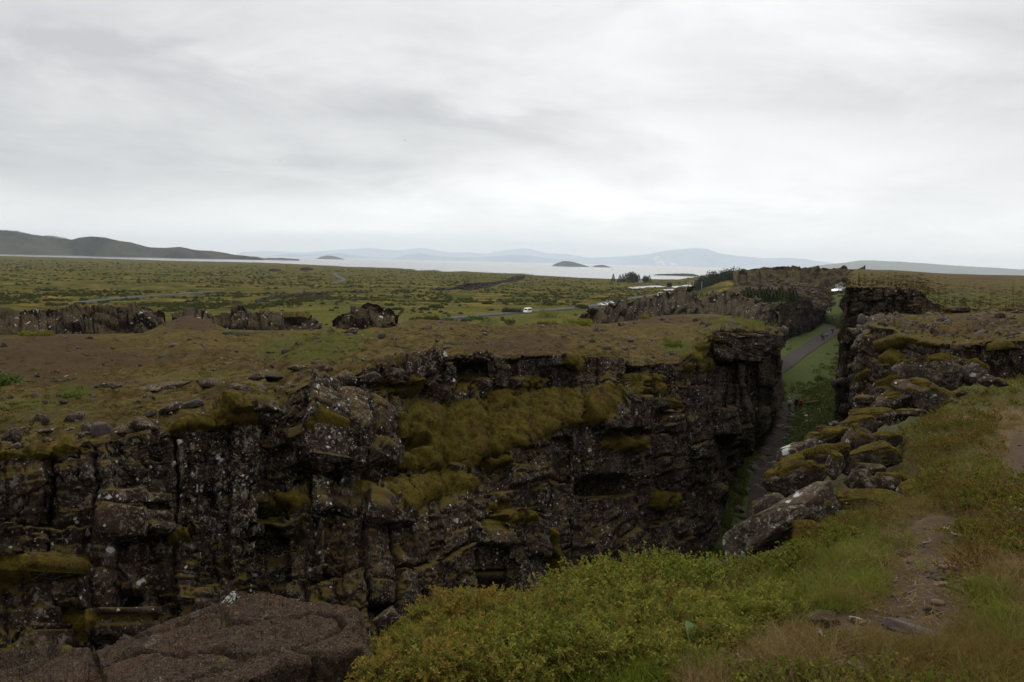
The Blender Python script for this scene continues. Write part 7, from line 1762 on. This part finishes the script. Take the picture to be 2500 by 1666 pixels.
def person(px, py, pose, yaw, jacket, trousers, hat, hatname, label, hgt=1.0, pack=None, P=None, group=None):
    if P is None: P = hit(GND_VALLEY, px, py)
    if P is None: print('no ground for', label); return
    b, j, t, h = PM[pose]; root = obj('person', b, M_skin, None, label, 'person', group, loc=P); root.rotation_euler = (0, 0, yaw); root.scale = (hgt,) * 3
    obj('jacket', j.copy(), CLO[jacket], root); obj('trousers', t.copy(), CLO[trousers], root); obj(hatname, h.copy(), CLO[hat], root)
    if pack:
        V, Fc = _ICO[3]; W = np.sign(V) * np.abs(V) ** 0.6; obj('backpack', new_mesh('backpack', W * [.16, .10, .24] + [0, .22, 1.22], Fc), CLO[pack], root)
person(1917, 1136, 0, 0.4, 'black', 'black', 'black', 'hood', 'person in black standing on the rocky path behind white spotted slab')
person(1927, 1004, 0, 2.6, 'white', 'grey', 'white', 'hood', 'person in white hooded jacket by the dark cliff corner')
person(1943, 1002, 0, 3.4, 'black', 'black', 'black', 'hood', 'tall person in black coat between white and red walkers', 1.04)
person(1954, 1003, 1, 3.0, 'red', 'black', 'pink', 'cap', 'person in red jacket with bright pink cap', 0.97)
person(2006, 829, 2, 0.2, 'green', 'black', 'hair', 'hair', 'walker in green top on the gravel path', 1.0, 'black')
person(2010, 834, 1, 0.1, 'black', 'black', 'hair', 'hair', 'walker all in black in front of the green one')
person(2018, 826, 1, -0.2, 'lightblue', 'navy', 'hair', 'hair', 'walker in pale blue jacket on the gravel path', 0.97)
person(2032, 816, 2, 3.1, 'black', 'grey', 'hair', 'hair', 'lone dark walker farther up the gravel path')
person(2033, 785, 0, 0.3, 'black', 'black', 'hair', 'hair', 'dark person at the far bend of the gravel path')
person(2041, 784, 1, 0.3, 'blue', 'grey', 'hair', 'hair', 'person in bright blue jacket at the far bend')
person(2037, 785, 0, 0.9, 'white', 'black', 'hair', 'hair', 'person with white shirt between blue and dark figures at the bend', 0.85)
person(2021, 763, 1, 0.1, 'blue', 'navy', 'hair', 'hair', 'walker in dark blue on the upper path above the bend')
person(2028, 764, 2, 0.1, 'black', 'black', 'hair', 'hair', 'walker in black on the upper path above the bend')
person(2000, 750, 0, 0.1, 'red', 'grey', 'hair', 'hair', 'walker in red at the top of the white steps')
person(2006, 754, 1, 0.2, 'black', 'black', 'hair', 'hair', 'walker in black on the white steps')
person(2010, 753, 0, 0.2, 'grey', 'navy', 'hair', 'hair', 'walker in grey beside the black one on the white steps')
# pale steps, landing
M_pale = flat_mat('pale_boards', (0.50, 0.47, 0.42), 0.7, 0.15, 1.0)
def steps(pts, w, n):
    H = [hit(GND_VALLEY, *p) for p in pts]; H = np.array([h for h in H if h is not None])
    tt = np.linspace(0, len(H) - 1, n); c = np.stack([np.interp(tt, np.arange(len(H)), H[:, k]) for k in range(3)], 1); base = c[0]
    root = obj('steps', None, kind='structure', loc=base)
    tg = unit(np.gradient(c, axis=0))
    for i in range(n):
        yaw = math.atan2(tg[i, 1], tg[i, 0]); me = bpy.data.meshes.new('board'); bm = bmesh.new(); bmesh.ops.create_cube(bm, size=1, matrix=Matrix.Diagonal((0.9, w, 0.14, 1))); bmesh.ops.bevel(bm, geom=bm.edges[:], offset=0.02, segments=1, affect='EDGES'); bm.to_mesh(me); bm.free()
        o = obj('board', me, M_pale, root, loc=c[i] - base + [0, 0, 0.12 + 0.01 * (i % 2)]); o.rotation_euler = (0, 0, yaw)
steps([(1996, 760), (2002, 757), (2008, 754), (2004, 750), (2000, 746)], 1.6, 16)
steps([(2014, 764), (2018, 763.5), (2023, 763.5)], 1.8, 6)
# puddles on the rocky path
for i, (px, py, w, h) in enumerate([(1973, 1014, 10, 2.5), (1978, 1026, 11, 3), (1975, 1034, 16, 4), (1990, 1069, 18, 3), (2008, 1070, 12, 2.5), (1899, 1131, 20, 6), (1897, 1146, 16, 5), (1896, 1161, 7, 2.5), (1983, 1050, 8, 2), (1893, 1196, 7, 3), (1872, 1210, 8, 3)]):
    c = hit(GND_VALLEY, px, py)
    if c is None: continue
    a = np.linspace(0, 2 * np.pi, 24, endpoint=False); k = 1 + 0.4 * vnoise(np.cos(a) * 1.5 + i * 3, np.sin(a) * 1.5, seed=i)
    P = at_z(px + np.cos(a) * k * w, py + np.sin(a) * k * h, c[2] + 0.10); V = np.concatenate([P, P.mean(0)[None]])
    obj('puddle', new_mesh('puddle', V, np.array([[j, (j + 1) % 24, 24] for j in range(24)]), False), M_water, kind='structure')
# ragged stones along the rocky path
def path_stones():
    r = np.random.default_rng(981); n = 900; d = r.uniform(52, 119, n); xc = np.interp(d, [p[0] for p in _XP], [p[1] for p in _XP]); X = xc + r.normal(size=n) * 1.0
    P = np.stack([X, d, floor_z(X, d, False) + 0.02], 1); scatter('path_stones', P, euler(n, 0.25, r), r.uniform(0.2, 0.9, n) * (0.5 + (r.random(n) > 0.85)), r.integers(0, 3, n), [S_stone[1], S_stone[4], S_stone[1]])
path_stones()

# ---- waterfall foam, its mist and the geothermal steam
M_foam = flat_mat('white_water', (0.80, 0.82, 0.84), 0.6, 0.10, 1.5)
def foam():
    x = np.arange(2030, 2066, 1.0); R = []
    for t in np.linspace(0, 1, 8):
        d = lerp(319, 312, t); R.append(at(x, lerp(706.5 - 1.2 * np.sin((x - 2026) / 12.0), 711.5 - 0.08 * (x - 2026), t), d))
    P = np.stack(R); P[..., 2] += 0.25 * fbm(P[..., 0] * 1.2, P[..., 1] * 1.2, P[..., 2], 3, 77)
    obj('waterfall', new_mesh('waterfall', P.reshape(-1, 3), grid_faces(*P.shape[:2])), M_foam, kind='structure')
foam()
def vapour(name, blobs, d, dens, label, cat):
    V, Fc = _ICO[4]; parts = []; base = at(blobs[0][0], blobs[0][1], d)
    m = bpy.data.materials.new(name + '_air'); m.use_nodes = True; m.node_tree.nodes.clear(); t = NT(m.node_tree); o = t.node('ShaderNodeOutputMaterial'); v = t.node('ShaderNodeVolumePrincipled'); v.inputs['Color'].default_value = (1, 1, 1, 1)
    p = t.node('ShaderNodeTexCoord').outputs['Object']; sc = blobs[0][2] * d / F
    v.inputs['Anisotropy'].default_value = 0.2
    t.link(t.math('MULTIPLY', t.ss(t.noise(p, 1.6 / sc, 4, 0.6, 0.5), 0.38, 0.70), dens), v.inputs['Density']); t.link(v.outputs[0], o.inputs['Volume'])
    for i, (px, py, w, h) in enumerate(blobs):
        c = at(px, py, d) - base; k = 1 + 0.25 * fbm(V[:, 0] * 1.6 + i * 5, V[:, 1] * 1.6, V[:, 2] * 1.6, 3, 60 + i)
        parts.append((V * k[:, None] * [w * d / F, w * d / F, h * d / F] + c, Fc))
    v_, q_ = join(parts); obj(name, new_mesh(name, v_, q_), m, None, label, cat, None, 'stuff' if cat is None else None, base)
vapour('waterfall_mist', [(2056, 700, 16, 13)], 316, 0.16, None, None)
vapour('steam_plume', [(1609, 641, 11, 4.5), (1600, 633, 6, 3.5), (1619, 646, 7, 3), (1606, 627, 8, 2.5)], 21000, 0.02, 'bigger white steam plume drifting before the blue mountains', 'steam')
vapour('steam_plume', [(1643, 645, 8, 3.2), (1637, 641, 4, 2)], 21000, 0.02, 'smaller white steam puff beside the bigger plume', 'steam')

# ---- two gulls
def gull(px, py, d, roll, label):
    root = obj('bird', None, label=label, cat='bird', loc=at(px, py, d)); root.rotation_euler = (0, roll, 0.8)
    V, Fc = _ICO[3]; W = V * [0.10, 0.34, 0.10]; W[:, 2] += 0.05 * V[:, 1] * 0; W[:, 0] *= 1 - 0.55 * np.clip(V[:, 1], 0, 1); obj('body', new_mesh('body', W, Fc), CLO['grey'], root)
    for s in (-1, 1):
        t = np.linspace(0, 1, 8); x = s * (0.05 + 0.75 * t); z = 0.05 + 0.30 * np.sin(t * 1.9) - 0.18 * t * t; ch = 0.14 * (1 - t) ** 0.6 + 0.01; y0 = 0.05 - 0.16 * t ** 2
        top = np.stack([np.stack([x, y0 - ch, z], 1), np.stack([x, y0, z + 0.02], 1), np.stack([x, y0 + ch, z], 1)], 1); bot = top - [0, 0, 0.015]
        q = grid_faces(8, 3); V2, Q2 = join([(top.reshape(-1, 3), q), (bot.reshape(-1, 3), q[:, ::-1])]); obj('wing', new_mesh('wing', V2, Q2), CLO['grey'], root)
gull(684, 393, 430, 0.5, 'small grey bird lower of the two in the cloudy sky')
gull(988, 343, 430, 0.7, 'small grey bird higher of the two in the cloudy sky')
